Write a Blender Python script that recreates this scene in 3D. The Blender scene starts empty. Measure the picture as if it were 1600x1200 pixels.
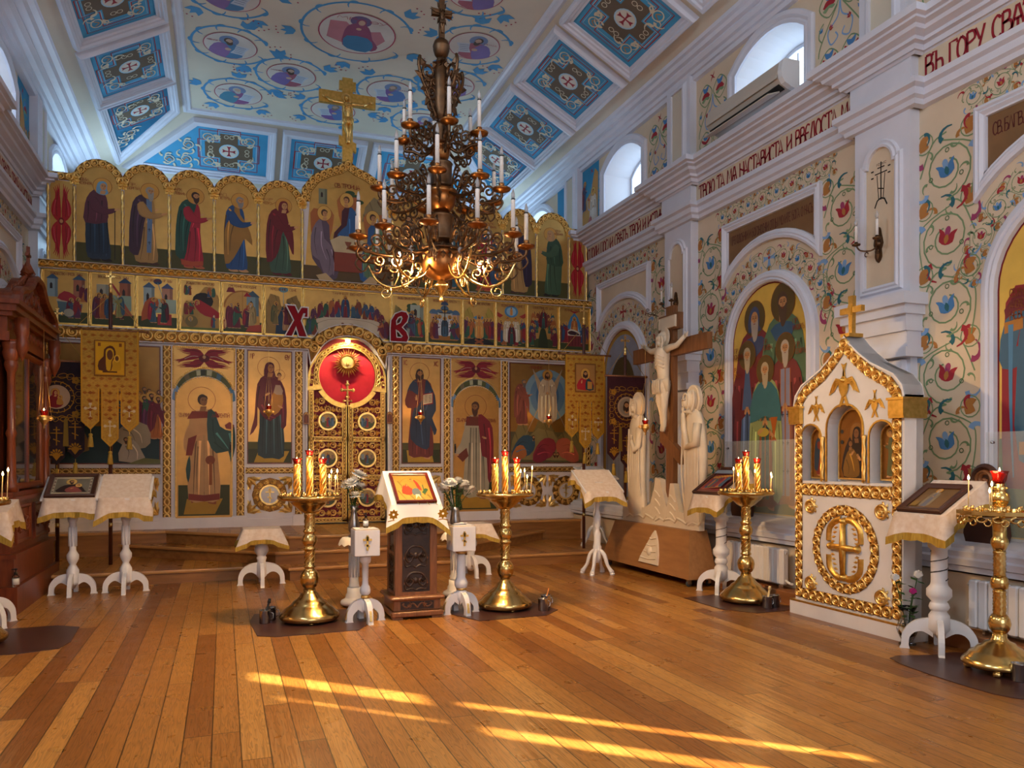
import bpy, math, random
from mathutils import Vector as V, Matrix as MX
from mathutils.geometry import tessellate_polygon
PI = math.pi
sc = bpy.context.scene
C = sc.collection

# ---------------------------------------------------------------- camera, world, sun, exposure
cd = bpy.data.cameras.new('camera')
cam = bpy.data.objects.new('camera', cd)
C.objects.link(cam)
cd.sensor_width = 36
cd.lens = 36 * 1225 / 1600
cd.shift_y = 118 / 1600
cam.location = (0, 0, 1.4)
cam.rotation_euler = (PI / 2, 0, -math.radians(20.2))
sc.camera = cam
vs = sc.view_settings
vs.view_transform = 'Standard'
vs.look = 'None'
vs.gamma = 1
vs.use_curve_mapping = False
vs.exposure = 0.4
sc.cycles.use_denoising = True
sc.cycles.max_bounces = 7
sc.cycles.diffuse_bounces = 4
sc.cycles.glossy_bounces = 3
sc.cycles.transmission_bounces = 5
sc.cycles.transparent_max_bounces = 8
sc.cycles.sample_clamp_indirect = 4
sc.cycles.caustics_reflective = False
sc.cycles.caustics_refractive = False
w = bpy.data.worlds.new('sky')
sc.world = w
w.use_nodes = True
w.node_tree.nodes['Background'].inputs[0].default_value = (.45, .62, 1, 1)
w.node_tree.nodes['Background'].inputs[1].default_value = 2.0


def light(name, kind, loc, energy, color, rot=None, size=None, aim=None, **kw):
 d = bpy.data.lights.new(name, kind)
 d.energy = energy
 d.color = color
 for k, v in kw.items():
  setattr(d, k, v)
 if size:
  if kind == 'AREA':
   d.shape = 'RECTANGLE'
   d.size, d.size_y = size
  else:
   d.shadow_soft_size = size
 o = bpy.data.objects.new(name, d)
 C.objects.link(o)
 o.location = loc
 if aim:
  o.rotation_euler = (V(aim) - V(loc)).to_track_quat('-Z', 'Y').to_euler()
 return o


SUN_EL = math.radians(20)
light('sun', 'SUN', (5.6, 0, 6), 38, (1, .84, .55), aim=(5.6 - .735, .678, 6 - math.tan(SUN_EL)), angle=.009)
# added unseen fill light behind the viewer, and daylight of the side windows there
light('west_fill_light', 'AREA', (1.7, -5.6, 3.6), 190, (.76, .84, 1), size=(5.5, 4.5), aim=(1.9, 8, 2.6))
for i, y in enumerate((0.3, 3.7)):
 light('side_window_daylight', 'AREA', (-2.05, y, 5.6), 60, (.72, .85, 1), size=(1.1, .9), aim=(2.5, y, 3.0))
 if i == 0:
  light('side_window_daylight', 'AREA', (5.45, y, 5.6), 60, (.72, .85, 1), size=(1.1, .9), aim=(1, y, 3.0))
# added warm fill light, unseen, above the viewer
light('nave_fill_light', 'POINT', (1.7, 1.2, 4.2), 50, (1, .66, .32), size=.25)
# daylight falling through the altar windows behind the screen
for x, tx in ((-1.9, 3), (5.3, .4)):
 light('altar_window_daylight', 'AREA', (x, 14.6, 5.0), 42, (.5, .76, 1), size=(1.3, 1.2), aim=(tx, 11.0, 7.4))


# ---------------------------------------------------------------- helpers
def hx(h):
 if not isinstance(h, str):
  return tuple(h)
 h = h.lstrip('#')
 r = []
 for i in (0, 2, 4):
  c = int(h[i:i + 2], 16) / 255
  r.append(c / 12.92 if c <= .04045 else ((c + .055) / 1.055) ** 2.4)
 return tuple(r)


MT = {}


def mk(name, c, rough=.5, metal=0., c2=None, scl=6., bump=0., bscl=60., emit=0., spec=.5, trans=0., vc=False, stretch=None, alpha=1., detail=5, ior=1.45):
 m = bpy.data.materials.new(name)
 m.use_nodes = True
 nt = m.node_tree
 b = nt.nodes['Principled BSDF']
 N = nt.nodes.new
 L = nt.links.new
 c = hx(c)
 b.inputs['Base Color'].default_value = (*c, 1)
 b.inputs['Roughness'].default_value = rough
 b.inputs['Metallic'].default_value = metal
 b.inputs['IOR'].default_value = ior
 b.inputs['Specular IOR Level'].default_value = spec
 b.inputs['Transmission Weight'].default_value = trans
 b.inputs['Alpha'].default_value = alpha
 if emit:
  b.inputs['Emission Color'].default_value = (*c, 1)
  b.inputs['Emission Strength'].default_value = emit
 if c2 is not None or bump or vc:
  tc = N('ShaderNodeTexCoord')
  mp = N('ShaderNodeMapping')
  L(tc.outputs['Object'], mp.inputs[0])
  if stretch:
   mp.inputs['Scale'].default_value = stretch
 out = None
 if vc:
  a = N('ShaderNodeVertexColor')
  a.layer_name = 'Col'
  nz = N('ShaderNodeTexNoise')
  nz.inputs['Scale'].default_value = scl
  nz.inputs['Detail'].default_value = 4
  L(mp.outputs[0], nz.inputs['Vector'])
  mr = N('ShaderNodeMapRange')
  mr.inputs[1].default_value = .3
  mr.inputs[2].default_value = .7
  mr.inputs[3].default_value = .88
  mr.inputs[4].default_value = 1.06
  L(nz.outputs[0], mr.inputs[0])
  mx = N('ShaderNodeMix')
  mx.data_type = 'RGBA'
  mx.blend_type = 'MULTIPLY'
  mx.inputs[0].default_value = 1
  L(a.outputs['Color'], mx.inputs[6])
  L(mr.outputs[0], mx.inputs[7])
  L(mx.outputs[2], b.inputs['Base Color'])
 elif c2 is not None:
  nz = N('ShaderNodeTexNoise')
  nz.inputs['Scale'].default_value = scl
  nz.inputs['Detail'].default_value = detail
  L(mp.outputs[0], nz.inputs['Vector'])
  cr = N('ShaderNodeValToRGB')
  cr.color_ramp.elements[0].position = .35
  cr.color_ramp.elements[1].position = .65
  cr.color_ramp.elements[0].color = (*c, 1)
  cr.color_ramp.elements[1].color = (*hx(c2), 1)
  L(nz.outputs[0], cr.inputs[0])
  L(cr.outputs[0], b.inputs['Base Color'])
 if bump:
  n2 = N('ShaderNodeTexNoise')
  n2.inputs['Scale'].default_value = bscl
  n2.inputs['Detail'].default_value = 3
  L(mp.outputs[0], n2.inputs['Vector'])
  bp = N('ShaderNodeBump')
  bp.inputs['Strength'].default_value = bump
  bp.inputs['Distance'].default_value = .01
  L(n2.outputs[0], bp.inputs['Height'])
  L(bp.outputs[0], b.inputs['Normal'])
 MT[name] = m
 return m


def Fr(o, u, v):
 u = V(u).normalized()
 v = V(v).normalized()
 n = u.cross(v)
 m = MX((u, v, n)).transposed().to_4x4()
 m.translation = V(o)
 return m


XU, YU, ZU = V((1, 0, 0)), V((0, 1, 0)), V((0, 0, 1))


def Tr(x, y, z, rz=0, s=1):
 return MX.Translation((x, y, z)) @ MX.Rotation(rz, 4, 'Z') @ MX.Scale(s, 4)


def arcp(cx, cy, r, a0, a1, n, ry=None):
 ry = r if ry is None else ry
 return [(cx + r * math.cos(math.radians(a0 + (a1 - a0) * i / n)), cy + ry * math.sin(math.radians(a0 + (a1 - a0) * i / n))) for i in range(n + 1)]


def smooth(pts, n=3, closed=True):
 out = []
 N = len(pts)
 for i in range(N if closed else N - 1):
  if closed:
   p = [pts[(i + k) % N] for k in (-1, 0, 1, 2)]
  else:
   p = [pts[min(max(i + k, 0), N - 1)] for k in (-1, 0, 1, 2)]
  for j in range(n):
   t = j / n
   out.append(tuple(.5 * (2 * b + (c - a) * t + (2 * a - 5 * b + 4 * c - d) * t * t + (3 * b - a - 3 * c + d) * t ** 3) for a, b, c, d in zip(*p)))
 if not closed:
  out.append(tuple(pts[-1]))
 return out


class MB:
 def __init__(s, mat=None, T=None):
  s.v, s.f, s.m, s.c, s.s = [], [], [], [], []
  s.mat = mat
  s.T = T or MX()
  s.col = (1, 1, 1)

 def add(s, vs, fs, mat=None, col=None, sm=False):
  b = len(s.v)
  T = s.T
  s.v += [tuple(T @ V(p)) for p in vs]
  s.f += [tuple(b + i for i in f) for f in fs]
  k = len(fs)
  s.m += [mat or s.mat] * k
  s.c += [hx(col) if col is not None else (1, 1, 1)] * k
  s.s += [sm] * k

 def box(s, x0, x1, y0, y1, z0, z1, mat=None, top=None, col=None):
  # top = (dx, dy) shrink of the upper face
  dx, dy = top or (0, 0)
  vs = [(x0, y0, z0), (x1, y0, z0), (x1, y1, z0), (x0, y1, z0), (x0 + dx, y0 + dy, z1), (x1 - dx, y0 + dy, z1), (x1 - dx, y1 - dy, z1), (x0 + dx, y1 - dy, z1)]
  s.add(vs, [(0, 3, 2, 1), (4, 5, 6, 7), (0, 1, 5, 4), (1, 2, 6, 5), (2, 3, 7, 6), (3, 0, 4, 7)], mat, col)

 def bbox(s, x0, x1, y0, y1, z0, z1, b=.006, mat=None, col=None):
  # box with chamfered vertical and top edges
  pl = [(x0 + b, y0), (x1 - b, y0), (x1, y0 + b), (x1, y1 - b), (x1 - b, y1), (x0 + b, y1), (x0, y1 - b), (x0, y0 + b)]
  cx, cy = (x0 + x1) / 2, (y0 + y1) / 2
  fx, fy = 1 - 2 * b / max(x1 - x0, 1e-6), 1 - 2 * b / max(y1 - y0, 1e-6)
  ins = [(cx + (x - cx) * fx, cy + (y - cy) * fy) for x, y in pl]
  rings = [(ins, z0), (pl, z0 + b), (pl, z1 - b), (ins, z1)]
  vs, fs = [], []
  for r, z in rings:
   vs += [(x, y, z) for x, y in r]
  for k in range(3):
   for i in range(8):
    j = (i + 1) % 8
    fs.append((k * 8 + i, k * 8 + j, k * 8 + 8 + j, k * 8 + 8 + i))
  fs += [tuple(range(7, -1, -1)), tuple(range(24, 32))]
  s.add(vs, fs, mat, col)

 def lathe(s, prof, n=20, mat=None, c=(0, 0), sm=True, col=None, tw=0, lob=0, ln=2, sx=1, sy=1):
  # prof [(r,z)] around the z axis at c; tw turns of twist, lob lobe depth
  vs, fs = [], []
  K = len(prof)
  z0 = prof[0][1]
  for r, z in prof:
   for i in range(n):
    a = 2 * PI * i / n
    rr = r * (1 + (lob * math.cos(ln * (a + tw * (z - z0))) if lob else 0))
    vs.append((c[0] + sx * rr * math.cos(a), c[1] + sy * rr * math.sin(a), z))
  for k in range(K - 1):
   for i in range(n):
    j = (i + 1) % n
    fs.append((k * n + i, k * n + j, k * n + n + j, k * n + n + i))
  if prof[0][0] > 1e-4:
   fs.append(tuple(range(n - 1, -1, -1)))
  if prof[-1][0] > 1e-4:
   fs.append(tuple(range((K - 1) * n, K * n)))
  s.add(vs, fs, mat, col, sm)

 def tube(s, pts, r, n=6, mat=None, closed=False, col=None, sm=True):
  pts = [V(p) if len(p) == 3 else V((p[0], p[1], 0)) for p in pts]
  K = len(pts)
  vs, fs = [], []
  up = None
  for i in range(K):
   a = pts[i - 1] if (i > 0 or closed) else pts[i]
   b = pts[(i + 1) % K] if (i < K - 1 or closed) else pts[i]
   t = (b - a)
   t = t.normalized() if t.length > 1e-9 else V((0, 0, 1))
   if up is None:
    up = t.orthogonal().normalized()
   up = (up - t * up.dot(t))
   up = up.normalized() if up.length > 1e-6 else t.orthogonal().normalized()
   w_ = t.cross(up)
   rr = r[i] if isinstance(r, (list, tuple)) else r
   for k in range(n):
    an = 2 * PI * k / n
    vs.append(pts[i] + up * (rr * math.cos(an)) + w_ * (rr * math.sin(an)))
  for i in range(K if closed else K - 1):
   for k in range(n):
    j = (k + 1) % n
    q = ((i + 1) % K) * n
    fs.append((i * n + k, i * n + j, q + j, q + k))
  if not closed:
   fs += [tuple(range(n - 1, -1, -1)), tuple(range((K - 1) * n, K * n))]
  s.add(vs, fs, mat, col, sm)

 def prism(s, pts, z0, z1, mat=None, col=None, holes=(), side=None, back=False):
  loops = [list(pts)] + [list(h) for h in holes]
  flat = [p for l in loops for p in l]
  tri = tessellate_polygon([[V((x, y, 0)) for x, y in l] for l in loops])
  n = len(flat)
  fs = []
  for t in tri:
   (ax, ay), (bx, by), (cx, cy) = (flat[i] for i in t)
   if (bx - ax) * (cy - ay) - (by - ay) * (cx - ax) < 0:
    t = (t[0], t[2], t[1])
   fs.append(tuple(t))
  s.add([(x, y, z1) for x, y in flat], fs, mat, col)
  if z0 is None:
   return
  if back:
   s.add([(x, y, z0) for x, y in flat], [f[::-1] for f in fs], mat, col)
  for l in loops:
   K = len(l)
   ar = sum(l[i][0] * l[(i + 1) % K][1] - l[(i + 1) % K][0] * l[i][1] for i in range(K))
   if (ar < 0) == (l is loops[0]):
    l = l[::-1]
   s.add([(x, y, z0) for x, y in l] + [(x, y, z1) for x, y in l], [(i, (i + 1) % K, K + (i + 1) % K, K + i) for i in range(K)], side or mat, col)

 def ridge(s, pts, w, h, z=0, mat=None, closed=False, col=None, taper=False):
  # a carved half-round strip along a 2D path in the local plane
  K = len(pts)
  vs, fs = [], []
  for i in range(K):
   a = pts[i - 1] if (i > 0 or closed) else pts[i]
   b = pts[(i + 1) % K] if (i < K - 1 or closed) else pts[i]
   tx, ty = b[0] - a[0], b[1] - a[1]
   l = math.hypot(tx, ty) or 1
   ww = w * (1 - .75 * i / (K - 1)) if taper else w
   nx, ny = -ty / l * ww / 2, tx / l * ww / 2
   x, y = pts[i]
   vs += [(x + nx, y + ny, z), (x + nx * .4, y + ny * .4, z + h), (x - nx * .4, y - ny * .4, z + h), (x - nx, y - ny, z)]
  for i in range(K if closed else K - 1):
   q = ((i + 1) % K) * 4
   for k in range(3):
    fs.append((i * 4 + k, i * 4 + k + 1, q + k + 1, q + k))
  s.add(vs, fs, mat, col, True)

 def leaf(s, x, y, a, l, w_, h, z=0, mat=None, col=None):
  # a raised pointed leaf in the local plane
  ca, sa = math.cos(a), math.sin(a)
  P = [(0, 0, 0), (l * .45, w_ / 2, 0), (l, 0, 0), (l * .45, -w_ / 2, 0), (l * .4, 0, h)]
  vs = [(x + px * ca - py * sa, y + px * sa + py * ca, z + pz) for px, py, pz in P]
  s.add(vs, [(0, 4, 1), (1, 4, 2), (2, 4, 3), (3, 4, 0)], mat, col)

 def dome(s, x, y, r, h, z=0, mat=None, n=8, col=None, ry=None):
  ry = ry or r
  vs, fs = [], []
  for rr, hh in ((1, 0), (.75, .66), (.35, .94)):
   vs += [(x + r * rr * math.cos(2 * PI * i / n), y + ry * rr * math.sin(2 * PI * i / n), z + h * hh) for i in range(n)]
  vs.append((x, y, z + h))
  for k in range(2):
   fs += [(k * n + i, k * n + (i + 1) % n, k * n + n + (i + 1) % n, k * n + n + i) for i in range(n)]
  fs += [(2 * n + i, 2 * n + (i + 1) % n, 3 * n) for i in range(n)]
  s.add(vs, fs, mat, col, True)

 def mould(s, path, prof, mat=None, closed=False, flip=1, col=None):
  # sweep a profile [(offset sideways, height)] along a 2D path with mitres
  K = len(path)
  P = len(prof)
  vs, fs = [], []
  for i in range(K):
   a = path[i - 1] if (i > 0 or closed) else None
   b = path[(i + 1) % K] if (i < K - 1 or closed) else None
   p = path[i]
   ns = []
   for q0, q1 in ((a, p), (p, b)):
    if q0 is None or q1 is None:
     continue
    tx, ty = q1[0] - q0[0], q1[1] - q0[1]
    l = math.hypot(tx, ty) or 1
    ns.append((-ty / l, tx / l))
   if len(ns) == 2:
    mx_, my_ = ns[0][0] + ns[1][0], ns[0][1] + ns[1][1]
    l = math.hypot(mx_, my_) or 1
    mx_, my_ = mx_ / l, my_ / l
    k = 1 / max(.35, mx_ * ns[0][0] + my_ * ns[0][1])
    nx, ny = mx_ * k, my_ * k
   else:
    nx, ny = ns[0]
   for o, h in prof:
    vs.append((p[0] + nx * o * flip, p[1] + ny * o * flip, h))
  for i in range(K if closed else K - 1):
   q = ((i + 1) % K) * P
   for k in range(P - 1):
    f = (i * P + k, i * P + k + 1, q + k + 1, q + k)
    fs.append(f if flip > 0 else f[::-1])
  s.add(vs, fs, mat, col)

 def build(s, name, parent=None, label=None, kind=None, col=None):
  me = bpy.data.meshes.new(name)
  me.from_pydata(s.v, [], s.f)
  names = []
  for m in s.m:
   if m not in names:
    names.append(m)
  for m in names:
   me.materials.append(MT[m])
  ix = {m: i for i, m in enumerate(names)}
  me.polygons.foreach_set('material_index', [ix[m] for m in s.m])
  me.polygons.foreach_set('use_smooth', s.s)
  if any(MT[m].get('vc') for m in names):
   at = me.attributes.new('Col', 'FLOAT_COLOR', 'CORNER')
   buf = []
   for p, c in zip(me.polygons, s.c):
    buf += [*c, 1.] * p.loop_total
   at.data.foreach_set('color', buf)
  me.update()
  o = bpy.data.objects.new(name, me)
  C.objects.link(o)
  if parent:
   o.parent = parent
  if label:
   o['label'] = label
  if kind:
   o['kind'] = kind
  return o


def tag(o, label, cat, group=None):
 o['label'] = label
 o['category'] = cat
 if group:
  o['group'] = group
 return o


def thing(name, label, cat, loc=(0, 0, 0), rz=0, group=None):
 o = bpy.data.objects.new(name, None)
 C.objects.link(o)
 o.empty_display_size = .1
 o.location = loc
 o.rotation_euler = (0, 0, rz)
 return tag(o, label, cat, group)


def dup(o, loc=None, rz=None, label=None, group=None, parent=None):
 c = o.copy()
 C.objects.link(c)
 if parent:
  c.parent = parent
 if loc is not None:
  c.location = loc
 if rz is not None:
  c.rotation_euler = (0, 0, rz)
 if label:
  c['label'] = label
 if group:
  c['group'] = group
 for ch in list(o.children):
  dup(ch, parent=c)
 return c


# stroke lettering in the manner of Slavonic half-uncial: polylines in a unit box, 's' = rounded
GL = {}
for _k, _w, _d in (l.split('=') for l in """А=.62=0,0 .36,1 .8,0|.14,.32 .6,.32
Б=.6=.7,1 .12,1 .12,0 .5,0|s.12,.55 .55,.55 .75,.28 .5,0
В=.6=.12,0 .12,1|s.12,1 .6,.95 .6,.62 .12,.52|s.12,.52 .7,.5 .75,.12 .12,0
Г=.55=.12,0 .12,1 .75,1 .75,.85
Д=.68=0,-.12 0,.06 .9,.06 .9,-.12|.12,.06 .4,1 .62,1 .74,.06
Е=.58=s.75,.9 .4,1 .12,.75 .12,.25 .4,0 .75,.1|.12,.52 .6,.52
Ж=.8=.5,0 .5,1|0,1 .45,.5 0,0|1,1 .55,.5 1,0
З=.58=s.1,.9 .5,1 .65,.75 .3,.55|s.3,.55 .75,.4 .6,0 .3,-.12 .05,.0
И=.66=.1,1 .1,0|.8,1 .8,0|.1,.3 .8,.7
Й=.66=.1,1 .1,0|.8,1 .8,0|.1,.3 .8,.7|s.3,1.2 .45,1.1 .6,1.2
К=.62=.12,0 .12,1|s.75,1 .35,.6 .12,.5|s.25,.55 .55,.4 .8,0
Л=.62=0,0 .4,1 .8,0
М=.8=.0,0 .12,1 .45,.35 .8,1 .92,0
Н=.66=.1,0 .1,1|.8,0 .8,1|.1,.62 .8,.4
О=.62=s.42,1 .12,.75 .1,.25 .42,0 .75,.25 .74,.75 .42,1
П=.66=.1,0 .1,1 .8,1 .8,0
Р=.58=.12,-.1 .12,1|s.12,1 .65,.95 .72,.6 .12,.48
С=.58=s.72,.85 .45,1 .12,.75 .12,.25 .45,0 .74,.15
Т=.62=.4,0 .4,1|0,.82 .0,1 .82,1 .82,.82
У=.6=.05,1 .4,.42|s.8,1 .5,.4 .3,.0 .1,-.12
Ф=.78=.5,-.1 .5,1.1|s.5,.9 .1,.75 .1,.3 .5,.15 .9,.3 .9,.75 .5,.9
Х=.64=0,0 .78,1|0,1 .78,0
Ц=.68=.1,1 .1,0 .85,0 .85,-.15|.72,0 .72,1
Ч=.58=.05,1 .05,.55 .65,.5|.65,0 .65,1
Ш=.84=.08,1 .08,0 1,0 1,1|.54,0 .54,1
Щ=.86=.08,1 .08,0 1,0 1,1|.54,0 .54,1|1,0 1,-.15
Ъ=.66=0,.86 .0,1 .3,1 .3,0|s.3,0 .85,.05 .8,.5 .3,.52
Ы=.82=.1,1 .1,0|s.1,0 .6,.05 .58,.5 .1,.52|.95,0 .95,1
Ь=.58=.12,1 .12,0|s.12,0 .72,.05 .7,.5 .12,.52
Ю=.86=.1,0 .1,1|.1,.5 .4,.5|s.7,1 .42,.75 .42,.25 .7,0 1,.25 1,.75 .7,1
Я=.62=.7,0 .7,1|s.7,1 .15,.95 .12,.6 .7,.5|.4,.5 .05,0
І=.3=.2,0 .2,1|.16,1.12 .24,1.12
Ѣ=.66=.3,1.05 .3,0|s.3,0 .85,.05 .8,.42 .3,.44|0,.74 .75,.74
Ѧ=.74=0,0 .4,1 .55,1 .95,0|.2,.42 .76,.42|.48,.42 .48,0
Ѳ=.62=s.42,1 .12,.75 .1,.25 .42,0 .75,.25 .74,.75 .42,1|.1,.5 .75,.5
.=.26=.08,0 .18,.1
 =.4=""".split('\n')):
 GL[_k] = (float(_w), [(st[0] == 's', [tuple(map(float, q.split(','))) for q in st.lstrip('s').split()]) for st in _d.split('|') if st])


class Pa:
 """flat painting in the local plane of a mesh; every stroke lies a hair above the last"""
 def __init__(s, mb, mat='paint', z=.001, dz=.00015):
  s.mb, s.mat, s.z, s.dz = mb, mat, z, dz
  s.st = [(0, 0, 1, 1)]

 def push(s, x, y, k=1, fl=1, ky=None):
  ox, oy, sx, sy = s.st[-1]
  s.st.append((ox + x * sx, oy + y * sy, sx * k * fl, sy * (ky or k)))
  return s

 def pop(s):
  s.st.pop()

 def _t(s, pts):
  ox, oy, sx, sy = s.st[-1]
  return [(ox + x * sx, oy + y * sy) for x, y in pts]

 def poly(s, pts, col, sm=0):
  if sm:
   pts = smooth(pts, sm)
  s.z += s.dz
  s.mb.prism(s._t(pts), None, s.z, s.mat, col)

 def ell(s, x, y, rx, ry, col, n=14):
  s.poly(arcp(x, y, rx, 0, 360 - 360 / n, n - 1, ry), col)

 def rect(s, x, y, w_, h, col):
  s.poly([(x, y), (x + w_, y), (x + w_, y + h), (x, y + h)], col)

 def line(s, pts, w_, col, closed=False, taper=False, sm=0):
  if sm:
   pts = smooth(pts, sm, closed)
  K = len(pts)
  s.z += s.dz
  L_, R_ = [], []
  for i in range(K):
   a = pts[i - 1] if (i > 0 or closed) else pts[i]
   b = pts[(i + 1) % K] if (i < K - 1 or closed) else pts[i]
   tx, ty = b[0] - a[0], b[1] - a[1]
   l = math.hypot(tx, ty) or 1
   ww = w_ * (1 - .8 * i / (K - 1)) if taper else w_
   nx, ny = -ty / l * ww / 2, tx / l * ww / 2
   L_.append((pts[i][0] + nx, pts[i][1] + ny))
   R_.append((pts[i][0] - nx, pts[i][1] - ny))
  vs = [(x, y, s.z) for x, y in s._t(L_ + R_)]
  fs = [(i, K + i, K + (i + 1) % K, (i + 1) % K) for i in range(K if closed else K - 1)]
  if s.st[-1][2] * s.st[-1][3] < 0:
   fs = [f[::-1] for f in fs]
  s.mb.add(vs, fs, s.mat, col)

 def ring(s, x, y, rx, w_, col, n=28, ry=None):
  s.line(arcp(x, y, rx, 0, 360 - 360 / n, n - 1, ry), w_, col, True)

 def text(s, t, x, y, wd, h, col):
  # lower left corner x, y; always readable
  tot = sum(GL[c][0] + .16 for c in t) - .16
  k = wd / tot
  fl = s.st[-1][2] < 0
  if fl:
   ox, oy, sx, sy = s.st[-1]
   s.st.append((ox + (2 * x + wd) * sx, oy, -sx, sy))
  z0, zz = s.z + s.dz, x
  for c in t:
   for sm, pts in GL[c][1]:
    s.z = z0
    s.line([(zz + px * k, y + py * h) for px, py in pts], min(h * .13, k * .2), col, sm=3 if sm else 0)
   zz += (GL[c][0] + .16) * k
  s.z = z0
  if fl:
   s.st.pop()
# ---------------------------------------------------------------- materials
for nm, kw in dict(paint=dict(rough=.55, scl=5.), paintw=dict(rough=.8, scl=3.), leafgold=dict(rough=.38, metal=.55, scl=7.)).items():
 mk(nm, (.5, .5, .5), vc=True, **kw)['vc'] = 1
mk('white', (.69, .71, .80), .5, c2=(.64, .66, .75), scl=3)
mk('plaster', (.68, .56, .41), .85, c2=(.62, .51, .37), scl=2.5)
mk('cream', (.66, .60, .48), .85, c2=(.60, .55, .45), scl=1.5)
mk('screen_white', (.74, .68, .66), .5, c2=(.68, .62, .60), scl=3)
mk('reveal', (.80, .82, .86), .8)
mk('gold', (.95, .66, .24), .38, 1, c2=(.78, .50, .15), scl=30)
mk('gilt', (.84, .54, .15), .40, 1, c2=(.68, .41, .09), scl=25, bump=.1, bscl=90)
mk('gilt_bed', (.22, .10, .02), .5, .8)
mk('brass', (.78, .56, .22), .2, 1, c2=(.60, .40, .13), scl=9)
mk('bronze', (.10, .06, .035), .45, 1, c2=(.17, .09, .045), scl=14)
mk('copper', (.26, .10, .035), .33, 1, c2=(.36, .16, .05), scl=10)
mk('white_paint', (.78, .76, .75), .38, c2=(.72, .70, .69), scl=5)
mk('cloth_white', (.80, .78, .76), .85, bump=.15, bscl=220)
mk('cloth_cream', (.72, .63, .55), .85, c2=(.64, .52, .42), scl=26, bump=.2, bscl=200)
mk('fringe', (.52, .34, .05), .6, .3, c2=(.36, .22, .03), scl=120, stretch=(1, 1, .12), bump=.4, bscl=180)
mk('brocade', (.50, .28, .03), .6, .3, c2=(.40, .20, .018), scl=40, bump=.25, bscl=160)
mk('velvet', (.012, .007, .012), .9, c2=(.03, .014, .022), scl=6)
mk('wine_velvet', (.05, .008, .016), .9, c2=(.03, .005, .01), scl=6)
mk('red_cloth', (.55, .01, .035), .75, c2=(.42, .006, .02), scl=5)
mk('dark_red', (.16, .008, .016), .75)
mk('red_enamel', (.27, .004, .012), .6, spec=.2)
mk('red_glass', (.62, .015, .01), .08, trans=.75)
mk('wax', (.80, .58, .26), .5)
mk('candle_white', (.82, .78, .74), .4)
mk('flame', (1, .62, .22), emit=26)
mk('bulb_lit', (1, .78, .42), emit=60)
mk('bulb', (.80, .80, .82), .08, trans=.6, alpha=.8)
mk('wood_red', (.20, .045, .014), .3, c2=(.13, .026, .009), scl=5, stretch=(6, 6, 1), bump=.05)
mk('wood_walnut', (.26, .10, .035), .35, c2=(.18, .065, .022), scl=6, stretch=(8, 8, 1))
mk('wood_dark', (.028, .014, .009), .35, c2=(.05, .024, .012), scl=20)
mk('wood_pole', (.075, .022, .014), .35)
mk('wood_cross', (.24, .105, .04), .5, c2=(.17, .07, .026), scl=6, stretch=(5, 5, .7))
mk('wood_base', (.40, .19, .065), .42, c2=(.33, .15, .05), scl=3, stretch=(8, 1, 6))
mk('carved_lime', (.80, .70, .54), .6, c2=(.74, .63, .47), scl=6)
mk('solea_nose', (.50, .25, .08), .35, c2=(.42, .2, .06), scl=3)  # nosing paler than the boards, its lit edge put into the colour
mk('solea_wood', (.31, .135, .038), .4, c2=(.22, .09, .024), scl=2.5, stretch=(1, 7, 7))  # risers darker than the boards, their shade put into the colour
mk('plinth_wood', (.30, .115, .04), .4, c2=(.24, .09, .03), scl=2, stretch=(6, 1, 6))
mk('mat_brown', (.045, .016, .014), .32, c2=(.06, .024, .02), scl=8)
mk('steel', (.55, .55, .56), .22, 1)
mk('silver', (.45, .42, .40), .3, 1, c2=(.3, .28, .27), scl=20)
mk('black', (.012, .012, .013), .4)
mk('ac_plastic', (.50, .46, .40), .4)
mk('ac_white', (.75, .78, .82), .4)
mk('glass', (.9, .92, .92), .05, trans=1)
mk('dark_glass', (.03, .022, .02), .05, spec=.8)
mk('sheet_glass', (.85, .92, .88), .04, alpha=.14)
mk('frame_red', (.14, .018, .012), .25)
mk('frame_brown', (.06, .024, .016), .3)
mk('green', (.035, .11, .02), .6, c2=(.02, .06, .012), scl=20)
mk('petal_white', (.82, .80, .74), .7)
mk('petal_pink', (.45, .02, .20), .6)
mk('caster', (.05, .05, .05), .5)
mk('bristle', (.62, .22, .06), .7)


def pane_material():
 m = bpy.data.materials.new('window_pane')
 m.use_nodes = True
 nt = m.node_tree
 b = nt.nodes['Principled BSDF']
 tc = nt.nodes.new('ShaderNodeTexCoord')
 vo = nt.nodes.new('ShaderNodeTexVoronoi')
 vo.inputs['Scale'].default_value = 46
 nt.links.new(tc.outputs['Object'], vo.inputs['Vector'])
 cr = nt.nodes.new('ShaderNodeValToRGB')
 cr.color_ramp.elements[0].color = (.86, .94, 1, 1)
 cr.color_ramp.elements[1].color = (.26, .46, .72, 1)
 nt.links.new(vo.outputs[0], cr.inputs[0])
 nt.links.new(cr.outputs[0], b.inputs['Emission Color'])
 b.inputs['Emission Strength'].default_value = PANE
 b.inputs['Base Color'].default_value = (.6, .7, .8, 1)
 MT['pane'] = m


PANE = 2.6
pane_material()


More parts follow.
